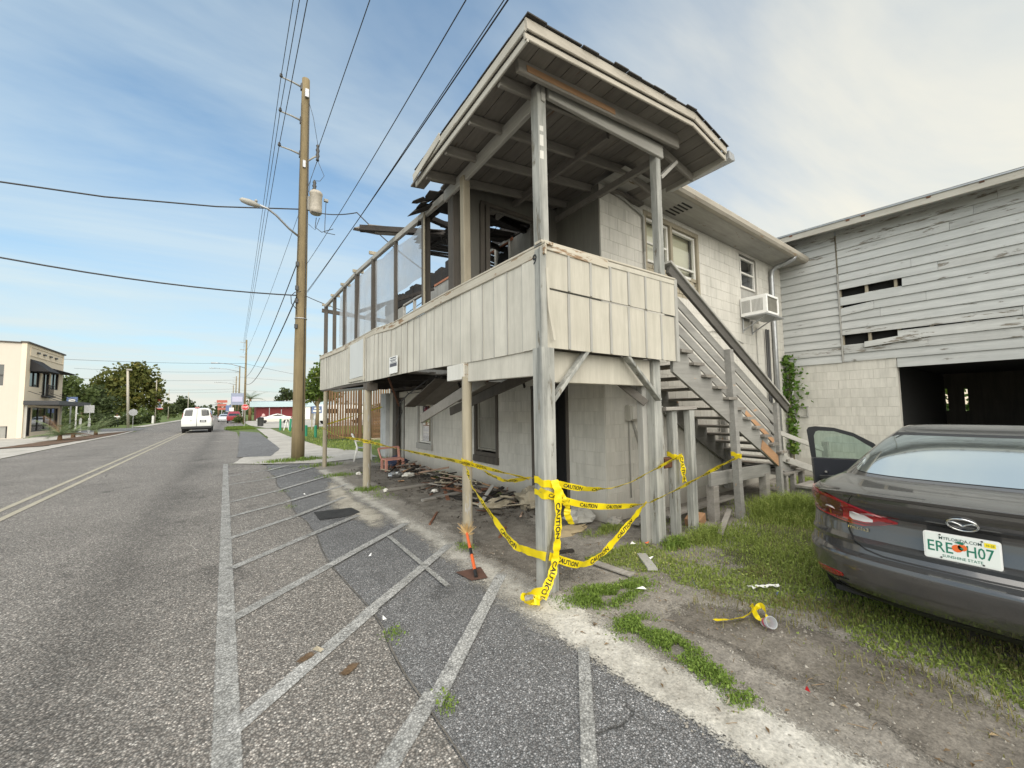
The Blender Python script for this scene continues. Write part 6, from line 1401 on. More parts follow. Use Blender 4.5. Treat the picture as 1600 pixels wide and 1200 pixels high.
# person
def skin_obj(name, V, E, Rr, mat, parent, sub=1):
    me = bpy.data.meshes.new(name); L = orig(parent); me.from_pydata([tuple(Vector(v)-L) for v in V], E, []); me.materials.append(mat)
    o = link(name, me, parent); md = o.modifiers.new('skin', 'SKIN'); md.use_smooth_shade = True
    for d, r in zip(me.skin_vertices[0].data, Rr): d.radius = (r, r)
    me.skin_vertices[0].data[0].use_root = True
    s = o.modifiers.new('sub', 'SUBSURF'); s.levels = sub; s.render_levels = sub
    return o
px, py = -11.9, 72
pe = thing('person', 'person in a white t-shirt and dark trousers walking across the street', 'person', (px, py, 0))
def pv(*a): return [(px+x, py+y, z) for x, y, z in a]
SKN = simple('skin', (.20,.11,.07), .6)
skin_obj('body', pv((0,0,.92),(0,0,1.15),(0,.02,1.38),(0,.03,1.50),(0,.05,1.66),(.19,.02,1.36),(.26,.02,1.10),(.24,.12,.88),(-.19,.02,1.36),(-.26,.0,1.10),(-.25,-.06,.86),(.10,0,.88),(.11,.10,.48),(.11,.02,.06),(-.10,0,.88),(-.10,-.04,.48),(-.10,-.20,.10)),
  [(0,1),(1,2),(2,3),(3,4),(2,5),(5,6),(6,7),(2,8),(8,9),(9,10),(0,11),(11,12),(12,13),(0,14),(14,15),(15,16)], [.13,.12,.13,.055,.10,.06,.045,.035,.06,.045,.035,.09,.065,.045,.09,.065,.045], SKN, pe)
skin_obj('shirt', pv((0,0,.93),(0,0,1.15),(0,.02,1.40),(.20,.02,1.37),(.26,.02,1.2),(-.20,.02,1.37),(-.26,.01,1.2)), [(0,1),(1,2),(2,3),(3,4),(2,5),(5,6)], [.17,.165,.16,.085,.075,.085,.075], M['white'], pe)
skin_obj('trousers', pv((0,0,.93),(.10,0,.86),(.11,.10,.48),(.11,.02,.09),(-.10,0,.86),(-.10,-.04,.48),(-.10,-.20,.13)), [(0,1),(1,2),(2,3),(0,4),(4,5),(5,6)], [.15,.115,.085,.07,.115,.085,.07], simple('dark_denim', (.03,.035,.045), .8), pe)
b = MB(); b.lathe([(.02,1.60),(.09,1.64),(.115,1.70),(.10,1.76),(.05,1.79),(.01,1.795)], (px,py+.04,0), 12); part('hair', b, M['black'], pe, smooth=True)
for s in (1,-1): b = MB(); b.cbox((px+s*.105, py+.04-(.2 if s < 0 else 0), .045), (.09,.24,.09), ch=.03); part('shoe', b, M['black'], pe)
# ================================================================ street furniture, right
o = thing('stop_sign', 'red octagonal stop sign on a post at the right kerb', 'stop sign', (1.62, 60, 0))
b = MB(); b.beam((1.62,60.05,-.02),(1.62,60.05,2.75), .06, .06, up=(0,1,0)); part('post', b, M['metal'], o)
oc = [(1.62+.405*math.cos(math.pi/8+k*math.pi/4), 60, 2.34+.405*math.sin(math.pi/8+k*math.pi/4)) for k in range(8)]
b = MB(); b.prism(oc, (0,.012,0)); sp_ = part('sign_face', b, M['white'], o)
b = MB(); b.prism([(1.62+(x-1.62)*.93, y-.006, 2.34+(z-2.34)*.93) for x, y, z in oc], (0,.004,0)); part('red_field', b, M['red'], sp_)
b = MB(); text_on(b, 'STOP', (1.62,59.99,2.24), (1,0,0), (0,0,1), .24, width=.58, bold=.02, center=False); b.v = [(x-.29,y,z) for x,y,z in b.v]; part('lettering', b, M['white'], sp_)
b = MB(); b.cbox((.85,70,2.55), (1.0,.02,.10)); 
o = thing('sign_board', 'blue and white shop sign board on poles behind the stop sign', 'sign', (.9,82,0))
b = MB(); b.box((.2,81.9,3.0),(2.0,82.1,5.0)); part('board', b, simple('pale_slate_blue', (.27,.31,.42), .5, noise=.3), o); b = MB(); b.box((.35,81.86,3.5),(1.8,81.89,4.4)); part('print', b, simple('pale_lilac', (.45,.45,.6), .5), o)
for x in (.3,1.9): b = MB(); b.tube([(x,82,0),(x,82,5)], .08, 6); part('post', b, M['metal'], o)
o = thing('sign_board', 'stack of small red shop signs far down the right side', 'sign', (-2.4,170,0))
for z0, z1, x0, x1 in ((5.2,6.1,-3.6,-.6),(3.9,4.8,-3.4,-.8),(2.7,3.5,-3.3,-1.0)): b = MB(); b.box((x0,169.9,z0),(x1,170.1,z1)); part('board', b, simple('faded_red', (.42,.12,.09), .6), o)
b = MB(); b.tube([(-2.1,170.2,0),(-2.1,170.2,6)], .15, 6); part('post', b, M['metal'], o)
b = MB(); b.box((.0,79.9,1.9),(.62,79.95,2.5)); sign_post(.3, 80, 2.5, 'small white sign left of the stop sign', b, M['white'])
b = MB(); b.box((-.5,98,.4),(1.2,98.1,2.2)); b = MB(); b.box((-.6,100,2.0),(.5,100.1,3.2)); sign_post(-.1, 100.2, 3.2, 'blue and white sign beyond the red pickup', b, M['blue'], .1)
# red shed
o = thing('shed', 'low dark red shed with a pale blue roof edge and white post', 'shed', (4.4,95,0))
b = MB(); b.box((4.5,95.3,0),(14.5,104,2.8)); part('wall', b, M['rust'] if False else simple('barn_red', (.20,.025,.03), .7, noise=.3), o)
for k in range(24): b = MB(); b.beam((4.7+.42*k,95.28,0.05),(4.7+.42*k,95.28,2.75), .03, .03, up=(0,1,0), ch=0); part('wall_rib', b, simple('barn_red_rib', (.15,.02,.025), .7) if k == 0 else bpy.data.materials['barn_red_rib'], o)
b = MB(); b.box((3.3,94.4,2.75),(19,95.2,3.85)); part('roof_edge', b, simple('pale_blue_metal', (.42,.53,.58), .5), o)
b = MB(); b.add([(3.3,95.2,3.7),(19,95.2,3.7),(19,104.5,4.2),(3.3,104.5,4.2)], [(0,1,2,3)]); part('roof', b, M['metal'], o)
b = MB(); b.box((13.2,94.6,0),(14.3,95.1,2.75)); part('white_post', b, M['white'], o)
b = MB(); b.box((14.5,96,0),(19,104,2.75)); part('side_wall', b, simple('grey_blue_wall', (.30,.34,.38), .7), o)
for k, x in enumerate((6.6, 8.7)): b = MB(); b.tube([(x,93,0),(x,93,2.6-.4*k)], .07, 6); tag(part('post', b, M['metal'], loc=(x,93,0)), ('tall thin post before the red shed','white flagged post before the red shed')[k], 'post')
o = thing('water_hydrant', 'pale pink and white hydrant before the red shed', 'hydrant', (5.3,88,0)); b = MB(); b.lathe([(.3,0),(.3,.1),(.22,.15),(.22,.9),(.3,.95),(.25,1.2),(.1,1.4)], (5.3,88,0), 10); part('barrel', b, simple('pale_pink', (.55,.35,.33), .6), o, smooth=40); b = MB(); b.lathe([(.1,-.42),(.1,.42)], (5.3,88,.75), 8, axis=(1,0,0)); part('outlet', b, M['white'], o)
o = thing('waste_bin', 'dark grey waste bin on the pavement', 'bin', (3.07,55.5,0)); b = MB(); b.lathe([(.30,0),(.34,.9),(.36,.95),(.3,1.0)], (3.07,55.5,0), 14); part('drum', b, M['dkmetal'], o, smooth=40); b = MB(); b.lathe([(.37,.95),(.37,1.0),(.12,1.08)], (3.07,55.5,0), 14); part('lid', b, M['black'], o, smooth=40)
# bollards
labs = ['green bollard left of the utility pole, the farther one','green bollard just left of the utility pole','green bollard just right of the utility pole','green bollard under the blue sign']
for k, (x, y) in enumerate(((3.86,41.8),(4.25,38.3),(4.21,29.4),(4.48,27.5))):
    h = (1.0,1.05,.72,.75)[k]; b = MB(); b.tube([(x,y,-.02),(x+.05*(k == 1),y,h)], .085, 12); b.lathe([(.085,h),(.07,h+.03),(.01,h+.04)], (x+.05*(k == 1),y,0), 12); tag(part('bollard', b, M['green'], loc=(x,y,0), smooth=40), labs[k], 'bollard', 'green bollards on the verge')
o = thing('blue_sign', 'blue and white property sign on two posts on the verge', 'sign', (6.5,40,0))
b = MB(); b.box((6.15,39.95,1.5),(7.0,40.0,2.15)); part('board', b, M['blue'], o); b = MB(); b.box((6.25,39.93,1.62),(6.9,39.945,1.8)); b.box((6.35,39.93,1.9),(6.8,39.945,2.02)); part('print', b, M['white'], o, kind='stuff')
for x in (6.2, 6.55): b = MB(); b.beam((x,40.05,0),(x,40.05,1.6 if x < 6.5 else 2.0), .10, .10, up=(0,1,0)); part('post', b, M['tan'] if x < 6.5 else M['white'], o)
b = MB(); b.beam((6.55,36,0),(6.6,36,2.2), .11, .11, up=(0,1,0)); tag(part('brown_post', b, M['brownwood'], loc=(6.55,36,0)), 'lone brown post near the blue sign', 'post')
o = thing('sawhorse', 'white a-frame stand between the left bollards', 'stand', (4.3,41,0))
for x in (4.05,4.45): b = MB(); b.beam((x,41,0),(4.25,41,1.0), .06, .06, up=(0,1,0)); part('leg', b, M['white'], o)
# slatted timber screen beyond the balcony
o = thing('timber_screen', 'brown slatted timber screen standing on the grass behind the house', 'screen', (4.3,23.6,0), )
k = 0
x = 4.38
while x < 8.6:
    b = MB(); b.beam((x,23.6+random.uniform(-.02,.02),.12),(x+random.uniform(-.01,.01),23.6,3.6), .105, .03, up=(0,1,0), ch=.003); part('slat', b, M['brownwood'], o); x += .142
for z in (.3,3.45): b = MB(); b.beam((4.3,23.65,z),(8.6,23.65,z), .05, .10); part('cross_rail', b, M['brownwood'], o)
for x in (4.3, 6.15, 8.6): b = MB(); b.beam((x,23.56,-.02),(x,23.56,3.6), .13, .13, up=(0,1,0)); part('post', b, M['brownwood'], o)
b = MB(); b.add([(4.2,23.3,3.62),(8.8,23.3,3.62),(8.8,27.5,3.8),(4.2,27.5,3.8)], [(0,1,2,3)]); part('roof', b, M['metal'], o)
for k in range(9): b = MB(); b.beam((6.75,23.0,.16+.165*k),(9.0,23.0,.16+.165*k), .03, .145); part('board', b, M['brownwood'], o)
for x in (6.75, 8.9): b = MB(); b.beam((x,23.05,-.02),(x,23.05,1.65), .09, .09, up=(0,1,0)); part('post', b, M['brownwood'], o)
b = MB(); b.beam((6.4,22.85,.02),(9.,22.85,.02), .3, .14); part('plinth', b, M['tan'], o)
# ================================================================ caution tape
M['yellow'] = None
def tapemat():
    m, nt, b, out = newmat('caution_yellow'); b.inputs['Base Color'].default_value = (.84,.66,.012,1); b.inputs['Roughness'].default_value = .33
    t = nd(nt, 'ShaderNodeBsdfTranslucent', {'Color': (.9,.75,.03,1)})
    nt.links.new(nd(nt, 'ShaderNodeMixShader', {0: .25, 1: b.outputs[0], 2: t.outputs[0]}).outputs[0], out.inputs[0]); return m
M['yellow'] = tapemat()
def catmull(P, n):
    P = [Vector(p) for p in P]; Q = [P[0]*2-P[1]]+P+[P[-1]*2-P[-2]]; out = []
    for i in range(1, len(Q)-2):
        for k in range(n):
            t = k/n; a, b, c, d = Q[i-1], Q[i], Q[i+1], Q[i+2]
            out.append(.5*((2*b)+(c-a)*t+(2*a-5*b+4*c-d)*t*t+(3*b-a-3*c+d)*t**3))
    out.append(P[-1]); return out
def tape(pts, tw, label, w=.06, ref=(0,0,1), n=10, phase=.1, text=True, group='yellow caution tape strung round the posts', flip=False):
    """pts world points, tw = width factor/twist in degrees per point"""
    P = catmull(pts, n); N = len(P); ang = np.interp(np.linspace(0, len(pts)-1, N), range(len(pts)), tw); W = []
    for i, p in enumerate(P):
        d = (P[min(i+1,N-1)]-P[max(i-1,0)]).normalized(); r = Vector(ref); s = r-d*r.dot(d)
        if s.length < .05: s = Vector((1,0,0))-d*d.x
        s.normalize(); s = Matrix.Rotation(math.radians(ang[i]+11*math.sin(i*.7)+6*math.sin(i*1.9)), 3, d) @ s; W.append(s)
    b = MB()
    for i in range(N):
        d = (P[min(i+1,N-1)]-P[max(i-1,0)]).normalized(); nn = d.cross(W[i]); cup = .006*math.sin(i*1.3)
        b.v += [tuple(P[i]-W[i]*w/2), tuple(P[i]+nn*cup), tuple(P[i]+W[i]*w/2)]
        if i: b.f += [(3*i-3,3*i,3*i+1,3*i-2),(3*i-2,3*i+1,3*i+2,3*i-1)]; b.mi += [0,0]
    o = part('caution_tape', b, M['yellow'], loc=tuple(pts[0]), smooth=True); tag(o, label, 'tape', group)
    if not text: return o
    S_ = [0]
    for i in range(1, N): S_.append(S_[-1]+(P[i]-P[i-1]).length)
    v, f, tw_ = text_geo('CAUTION', .035); L = w*3.9; H_ = w*.60; t = MB(); s0 = phase; mid = P[N//2]
    dm = (P[min(N//2+1,N-1)]-P[N//2-1]).normalized(); flip = dm.cross(W[N//2]).dot(CAMP-mid) < 0
    while s0+L < S_[-1]:
        q = []
        for x, y in v:
            s = s0+x/tw_*L; s = S_[-1]-s if flip else s
            i = min(max(int(np.searchsorted(S_, s))-1, 0), N-2); k = (s-S_[i])/max(S_[i+1]-S_[i], 1e-6)
            p = P[i].lerp(P[i+1], k); ww = W[i].lerp(W[i+1], k).normalized(); d = (P[i+1]-P[i]).normalized(); nn = d.cross(ww)
            cup = .006*(math.sin(i*1.3)*(1-k)+math.sin((i+1)*1.3)*k)*(1-min(1, abs(2*(y-.5)*H_/w)))
            q.append(p+ww*((y-.5)*H_)+nn*(cup+(-.0032 if flip else .0032)))
        t.add(q, f); s0 += L*1.6
    if t.f: part('lettering', t, M['black'], o, kind='stuff')
    return o
tape([(2.29,13.02,1.16),(2.30,10.8,1.02),(2.31,8.64,1.03),(2.31,6.4,1.01),(2.32,4.30,1.01),(2.31,2.92,.99)], [25,70,10,65,20,60], 'long tight strand from the farthest post past the two round posts to the corner post', flip=False)
tape([(2.36,13.0,1.24),(3.3,13.3,1.50),(4.33,13.6,1.80)], [20,70,40], 'short strand rising from the farthest post to the house end')
tape([(2.33,4.22,1.03),(2.33,3.9,.98),(2.33,3.58,.93),(2.33,3.3,.92),(2.32,2.9,1.01)], [0,70,30,50,70], 'slack second strand between the near round post and the corner post')
tape([(2.33,4.21,1.0),(2.33,4.10,.84),(2.31,3.98,.74),(2.30,3.58,.52),(2.29,3.20,.34),(2.29,3.0,.325),(2.30,2.70,.345)], [20,10,40,5,-8,10,-10], 'drooping swoop from the near round post down to the foot of the corner post', w=.074)
tape([(2.33,2.69,.345),(2.70,2.68,.19),(2.97,2.68,.21),(3.26,2.68,.34),(3.53,2.68,.49),(3.75,2.69,.60)], [-10,15,10,-10,5,30], 'low swoop rising from the foot of the corner post toward the stair', w=.07)
tape([(2.43,2.70,.97),(2.75,2.68,.885),(3.12,2.69,.835),(3.55,2.74,.84),(4.1,2.80,.92),(4.72,2.83,1.03)], [5,20,75,60,45,20], 'upper strand from the corner post to the short stub post')
tape([(2.28,2.75,.93),(2.40,2.69,.855),(2.75,2.66,.735),(3.2,2.66,.65),(3.75,2.68,.60),(4.4,2.68,.68),(5.2,2.70,.80),(6.08,2.72,.93)], [40,10,5,10,60,40,25,30], 'lowest strand from the corner post to the post under the stair')
tape([(2.42,2.70,1.0),(2.42,2.66,.85),(2.405,2.65,.6),(2.385,2.65,.42),(2.36,2.65,.30),(2.31,2.64,.20),(2.24,2.64,.10),(2.19,2.63,.05)], [0,0,0,0,5,15,30,40], 'vertical strip hanging down the corner post to the ground', w=.08, ref=(1,0,0), phase=.2)
tape([(2.45,2.69,.93),(2.50,2.67,.82),(2.545,2.67,.74),(2.54,2.67,.68),(2.60,2.68,.58)], [0,30,80,20,60], 'short loose end dangling right of the corner post', w=.06, ref=(1,0,0), phase=.2)
tape([(4.75,2.86,1.02),(4.76,2.84,.86),(4.78,2.84,.68)], [0,10,0], 'short end hanging from the stub post', w=.085, ref=(1,0,0), phase=.01)
def wrap(x, y, r, z, lab, turns=2, sq=True, h=.06):
    b = MB(); n = 28*turns; P = []
    for i in range(n+1):
        a = 2*math.pi*i/28; q = r/max(abs(math.cos(a)),abs(math.sin(a))) if sq else r; q *= 1.02+.012*math.sin(i*2.2); zz = z+.022*math.sin(i*.21)+.006*math.sin(i*1.1)
        b.v += [(x+q*math.cos(a), y+q*math.sin(a), zz-h/2), (x+q*math.cos(a)*1.01, y+q*math.sin(a)*1.01, zz+h/2)]
        if i: b.f.append((2*i-2,2*i,2*i+1,2*i-1)); b.mi.append(0)
    tag(part('caution_tape', b, M['yellow'], loc=(x,y,z)), lab, 'tape', 'yellow caution tape strung round the posts')
wrap(2.40, 2.80, .082, .98, 'upper knot of tape wound round the corner post'); wrap(2.40, 2.80, .083, .87, 'lower turn of tape round the corner post', 1, h=.05)
wrap(2.40, 4.28, .068, 1.01, 'tape wound round the near round post', 2, False); wrap(2.40, 8.62, .084, 1.02, 'tape wound round the middle round post', 2, False); wrap(6.11, 2.795, .054, .93, 'tape wound round the post under the stair'); wrap(4.74,2.96,.06,1.02,'tape wound round the stub post', 1)
def crumple(c, s, n, seed, lab):
    rr = random.Random(seed); p = Vector(c); P = [p]
    for i in range(n): P.append(Vector((c[0]+rr.uniform(-s,s), c[1]+rr.uniform(-s,s), max(.02, c[2]+rr.uniform(-.4,.9)*s))))
    return tape(P, [rr.uniform(-90,90) for _ in P], lab, w=.07, n=7, phase=.1)
crumple((2.14,2.60,.06), .11, 6, 3, 'crumpled bunch of tape on the sand at the foot of the corner post')
tape([(3.02,1.60,.035),(3.22,1.50,.03),(3.36,1.47,.05),(3.40,1.42,.10),(3.34,1.36,.04),(3.28,1.40,.05),(3.42,1.50,.06),(3.48,1.53,.03)], [80,60,30,-20,50,80,20,70], 'loose scrap of tape lying on the dirt near the sedan', w=.036, text=False)
# ================================================================ loose things on the ground
def plank(name, p0, p1, w, h, mat, lab, cat='plank', group=None, roll=0.):
    b = MB(); d = (Vector(p1)-Vector(p0)).normalized(); up = Matrix.Rotation(roll, 3, d) @ Vector((0,0,1)); b.beam(p0, p1, w, h, up=up, ch=.003); return tag(part(name, b, mat, loc=p0), lab, cat, group)
plank('loose_board', (3.17,2.94,.025), (3.22,2.50,.022), .085, .02, M['graywood'], 'flat grey board on the dirt, left of two by the grass', 'board')
plank('loose_board', (3.76,2.78,.02), (3.50,2.46,.022), .10, .025, M['batten'], 'flat grey board on the dirt, right of two by the grass', 'board')
plank('loose_board', (2.62,8.05,.03), (3.95,8.2,.03), .07, .045, M['graywood'], 'long grey batten lying by the middle round post', 'board')
plank('loose_board', (2.86,6.75,.03), (3.85,6.95,.03), .09, .04, M['graywood'], 'grey board lying before the boarded window', 'board')
plank('loose_board', (3.45,5.75,.04), (3.95,6.10,.26), .07, .02, M['batten'], 'short grey slat propped on the rubbish by the doorway', 'board')
plank('loose_board', (2.38,5.35,.012), (2.75,5.9,.012), .03, .02, M['rust'], 'reddish stick on the soil behind the near round post', 'stick')
plank('loose_board', (2.85,4.25,.012), (3.15,4.55,.02), .035, .02, M['rust'], 'reddish stick on the soil before the doorway', 'stick')
plank('loose_board', (3.02,3.42,.012), (3.26,3.34,.015), .06, .025, M['char'], 'short dark stick on the bare soil under the tape', 'stick')
plank('loose_board', (5.05,2.55,.05), (6.15,2.95,.09), .07, .03, M['graywood'], 'thin grey board leaning at the stair post foot', 'board')
plank('loose_board', (4.55,3.45,.06), (5.3,3.65,.05), .10, .03, M['graywood'], 'grey board behind the second porch post', 'board')
plank('loose_board', (5.0,3.3,.12), (6.9,3.25,.14), .16, .03, M['graywood'], 'wide silvery board lying under the stair', 'board')
plank('loose_board', (5.2,3.0,.04), (5.45,3.05,.10), .2, .12, M['bare'], 'short block of raw timber under the stair', 'board')
plank('loose_board', (4.5,3.2,.08), (5.05,3.55,.20), .08, .03, M['graywood'], 'grey stick in the rubbish right of the house corner', 'board')
M['pinkwood'] = weathered('pinkish_split_wood', (.36,.255,.19), (.19,.13,.10), .4, .6, rnd=.2)
GD = 'charred wood scraps in the pile along the wall'
for i in range(240):
    t = random.random(); y = 5.7+t*5.2 if i < 205 else random.uniform(4.8,6.0); xr_ = 4.25-abs(random.gauss(0,.38)); z = .02+.24*max(0, 1-abs(xr_-3.95)/.6)*random.random()
    L = random.choice([random.uniform(.12,.35), random.uniform(.2,.75)]); a = random.uniform(0, 3.14); e = random.uniform(-.22,.22)
    if random.random() < .5: a = 1.57+random.gauss(0,.5)
    p = Vector((xr_, y, z)); d = Vector((math.cos(a), math.sin(a), e))*L/2
    q0, q1 = p-d, p+d
    if max(q0.x, q1.x) > 4.38: q0.x -= .3; q1.x -= .3
    plank('wood_scrap', q0, q1, random.uniform(.02,.075), random.uniform(.008,.03), M[random.choice(['char','rust','dkwood','tan','char','graywood','dkwood','pinkwood','bare' if i % 3 == 0 else 'pinkwood'])], 'charred splintered wood scrap in the rubbish pile along the wall', 'wood scrap', GD, random.uniform(-.5,.5))
b = MB()
for i in range(1300):
    y = random.uniform(4.7,12); x = 4.30-abs(random.gauss(0,.55)); 
    if random.random() < .12: x = random.uniform(2.7,4.2)
    s = random.uniform(.005,.022); z = .004+.08*max(0,1-abs(x-4.0)/.5)*random.random()
    R_ = Matrix.Rotation(random.uniform(0,6.28),3,Vector((random.random(),random.random(),random.random()+.1)))
    b.add([Vector((x,y,z))+R_ @ Vector(q) for q in ((-s*2,-s,0),(s*2,-s,0),(s*1.6,s,.3*s),(-s,s*1.1,0),(0,0,s*.8))], [(0,1,4),(1,2,4),(2,3,4),(3,0,4),(0,3,2,1)])
tag(part('rubble', b, M['dkwood'], kind='stuff'), 'dark burnt crumbs and chips along the house wall', 'rubble')
def rock(name, c, s, mat, lab, seed, cat='stone'):
    b = MB(); n, mm = 14, 9
    def fn(u, v):
        th, ph = (u % 1)*2*math.pi, (v-.5)*math.pi; d = Vector((math.cos(th)*math.cos(ph), math.sin(th)*math.cos(ph), math.sin(ph))); k = .85+.55*mnoise.noise(d*1.7+Vector((seed,0,0)))+.5*abs(mnoise.noise(d*4+Vector((0,seed,0))))
        return (c[0]+d.x*s[0]*k, c[1]+d.y*s[1]*k, c[2]+d.z*s[2]*k)
    b.grid(fn, n+1, mm); return tag(part(name, b, mat, loc=c, smooth=18), lab, cat)
rock('log_stump', (4.12,5.20,.16), (.30,.20,.18), M['tan'], 'pale rotten log by the dark doorway', 3., 'log')
rock('wood_chunk', (3.75,5.55,.08), (.38,.12,.09), M['tan'], 'flat pale wood chunk beside the rotten log', 8., 'log')
rock('rubbish_bundle', (4.15,4.12,.09), (.26,.17,.11), M['batten'], 'grey ragged bundle against the foot of the house corner', 5., 'rubbish')
rock('sawdust_heap', (3.75,3.95,.0), (.42,.20,.03), simple('tan_sawdust', (.45,.36,.22), .95, noise=.5), 'low heap of pale sawdust by the grey bundle', 6., 'sawdust')
rock('broken_block', (4.46,3.70,.05), (.12,.09,.07), M['mortar'], 'broken grey block chips at the house corner', 9., 'rubble')
def bag(c, s, mat, lab, seed, cat='litter'): return rock('litter', c, s, mat, lab, seed, cat)
bag((3.35,9.55,.10), (.17,.12,.07), M['metal'], 'crumpled silver foil by the rubbish pile', 2.); bag((3.5,9.1,.12), (.15,.075,.05), M['whitetrim'], 'white plastic container on the rubbish pile', 4.)
bag((2.75,10.6,.04), (.06,.05,.045), M['whitetrim'], 'small white carton on the paving near the far posts', 7.); bag((4.1,11.6,.14), (.28,.2,.16), simple('navy_bag', (.02,.03,.07), .7), 'dark navy bag at the far door foot', 1.)
bag((2.62,8.05,.035), (.055,.045,.035), M['whitetrim'], 'crushed white cup at the foot of the middle round post', 3.3); bag((3.35,7.3,.05), (.07,.05,.03), M['whitetrim'], 'white scrap in the wood pile', 4.4)
for k, (x, y, s, mt, lab) in enumerate([(3.95,3.05,.05,'white','white paper scrap by the second porch post'),(4.12,2.93,.04,'orange','small orange scrap by the second porch post'),(3.05,2.25,.045,'white','white paper scrap beside the grass patch'),(3.75,2.62,.06,'white','white wrapper at the grass edge by the right board'),(3.52,2.05,.035,'blue','blue bottle cap on the dirt'),(3.88,1.48,.035,'blue','blue scrap by the sedan bumper'),(2.72,.92,.014,'red','tiny red scrap on the near dirt'),(1.35,4.62,.025,'white','white chip on the parking asphalt'),(.53,3.05,.03,'tan','tan leaf on the nearest stripe'),(1.02,3.18,.02,'white','white chip on the seam'),(1.25,8.75,.03,'white','white chip by the far stripes'),(2.28,1.14,.05,'tan','dry tan leaf on the sand')]):
    b = MB(); r = random.Random(k); b.add([(x+r.uniform(-1,1)*s*1.4, y+r.uniform(-1,1)*s*1.4, .014+r.random()*.02) for _ in range(3)]+[(x,y,.05)], [(0,1,3),(1,2,3),(2,0,3)]); tag(part('paper_scrap', b, M[mt], loc=(x,y,0)), lab, 'litter')
b = MB(); b.grid(lambda u, v: (3.93+.22*(u-.5)+.02*math.sin(v*5), 1.62-.13*(u-.5)+.05*(v-.5), .02+.025*abs(math.sin(u*7+v*2))), 9, 4); tag(part('paper_strip', b, M['white'], loc=(3.93,1.62,0)), 'twisted white paper strip on the grass before the sedan', 'litter')
# pebbles, leaf litter and twigs over the bare ground
b = MB()
for i in range(3000):
    if random.random() < .45: y = random.uniform(-1.5,6); x = 2.2+abs(random.gauss(0,.35))-.25
    else: y = random.uniform(-1.2,3.4); x = random.uniform(2.2,4.4)
    s = random.uniform(.0025,.008)*(2 if random.random() < .04 else 1); a = random.uniform(0,6.28); ca, sa = math.cos(a)*s, math.sin(a)*s
    b.add([(x+ca*1.3,y+sa*1.3,.002),(x-sa,y+ca,.002),(x-ca*1.2,y-sa*1.2,.002),(x+sa*.9,y-ca*.9,.002),(x+ca*.2,y+sa*.2,.004+s*.9)], [(0,1,4),(1,2,4),(2,3,4),(3,0,4)])
tag(part('gravel', b, weathered('grit', (.34,.32,.285), (.14,.125,.105), .9, .1, rnd=0, fine=30.), kind='stuff'), 'loose grit and pebbles over the sand and dirt', 'gravel')
b = MB()
for i in range(520):
    y = random.uniform(-1.2,4); x = random.uniform(2.1,4.3); s = random.uniform(.008,.022); a = random.uniform(0,6.28); ca, sa = math.cos(a)*s, math.sin(a)*s; z = .008
    if i % 3: b.add([(x-ca,y-sa,z),(x+sa*.4,y-ca*.4,z+.008),(x+ca,y+sa,z+.004),(x-sa*.4,y+ca*.4,z+.01)], [(0,1,2,3)])
    else: b.tube([(x-ca*2,y-sa*2,z),(x,y,z+.004),(x+ca*2+sa*.4,y+sa*2-ca*.4,z)], .0016, 3)
tag(part('leaf_litter', b, leafmat('dead_leaf', (.10,.065,.035), (.22,.15,.08), (.36,.27,.15), trans=.1), kind='stuff'), 'dead leaves and twigs scattered on the bare ground', 'leaf litter')
# clear cup
o = thing('plastic_cup', 'clear plastic cup with a red print lying on the dirt', 'cup', (3.27,1.33,0))
CL = M['film']
b = MB(); ax_ = Vector((-.55,-.75,.5)); b.lathe([(.026,-.045),(.030,-.045),(.040,.045),(.043,.048),(.040,.050),(.036,.046),(.028,-.035)], (3.27,1.33,.05), 18, axis=ax_); part('cup_wall', b, CL, o, smooth=True)
b = MB(); b.lathe([(.0335,-.02),(.0372,.010)], (3.27,1.33,.05), 18, axis=ax_); b.f = b.f[:18]; b.mi = b.mi[:18]; part('print', b, simple('cup_red', (.6,.08,.16), .5), o, smooth=True)
b = MB(); b.lathe([(.028,-.052),(.029,-.048),(.002,-.047)], (3.27,1.33,.05), 18, axis=ax_); part('base', b, M['white'], o)
# broom-like tool stuck in the ground
o = thing('broom', 'small orange and black handled straw broom leaning over a rusty grate', 'broom', (2.02,3.42,0))
B0, B1 = Vector((2.00,3.40,.02)), Vector((2.30,4.12,.20)); dd = B1-B0
for a, c, mt in ((0,.13,'black'),(.13,.45,'orange'),(.45,.60,'black'),(.60,1,'orange')): b = MB(); b.tube([B0+dd*a, B0+dd*c], .017, 10); part('handle', b, M[mt], o, smooth=40)
b = MB()
for i in range(150):
    d = dd.normalized()+Vector((random.gauss(0,.35),random.gauss(0,.35),random.gauss(0,.3))); b.tube([B1-dd.normalized()*.03, B1+d.normalized()*random.uniform(.08,.19)], [.003,.0015], 3, cap=False)
part('bristles', b, simple('straw', (.50,.33,.14), .8), o, kind='stuff')
g = MB(); gv = [(1.90,3.64),(2.17,3.60),(2.09,3.33),(1.93,3.37)]
b = MB(); b.add([(x,y,.012) for x,y in gv], [(3,2,1,0)]); tag(part('grate', b, simple('dark_rusty_plate', (.10,.05,.035), .8, noise=.7), loc=(2.0,3.5,.0)), 'rusty steel plate let into the pavement edge', 'plate')
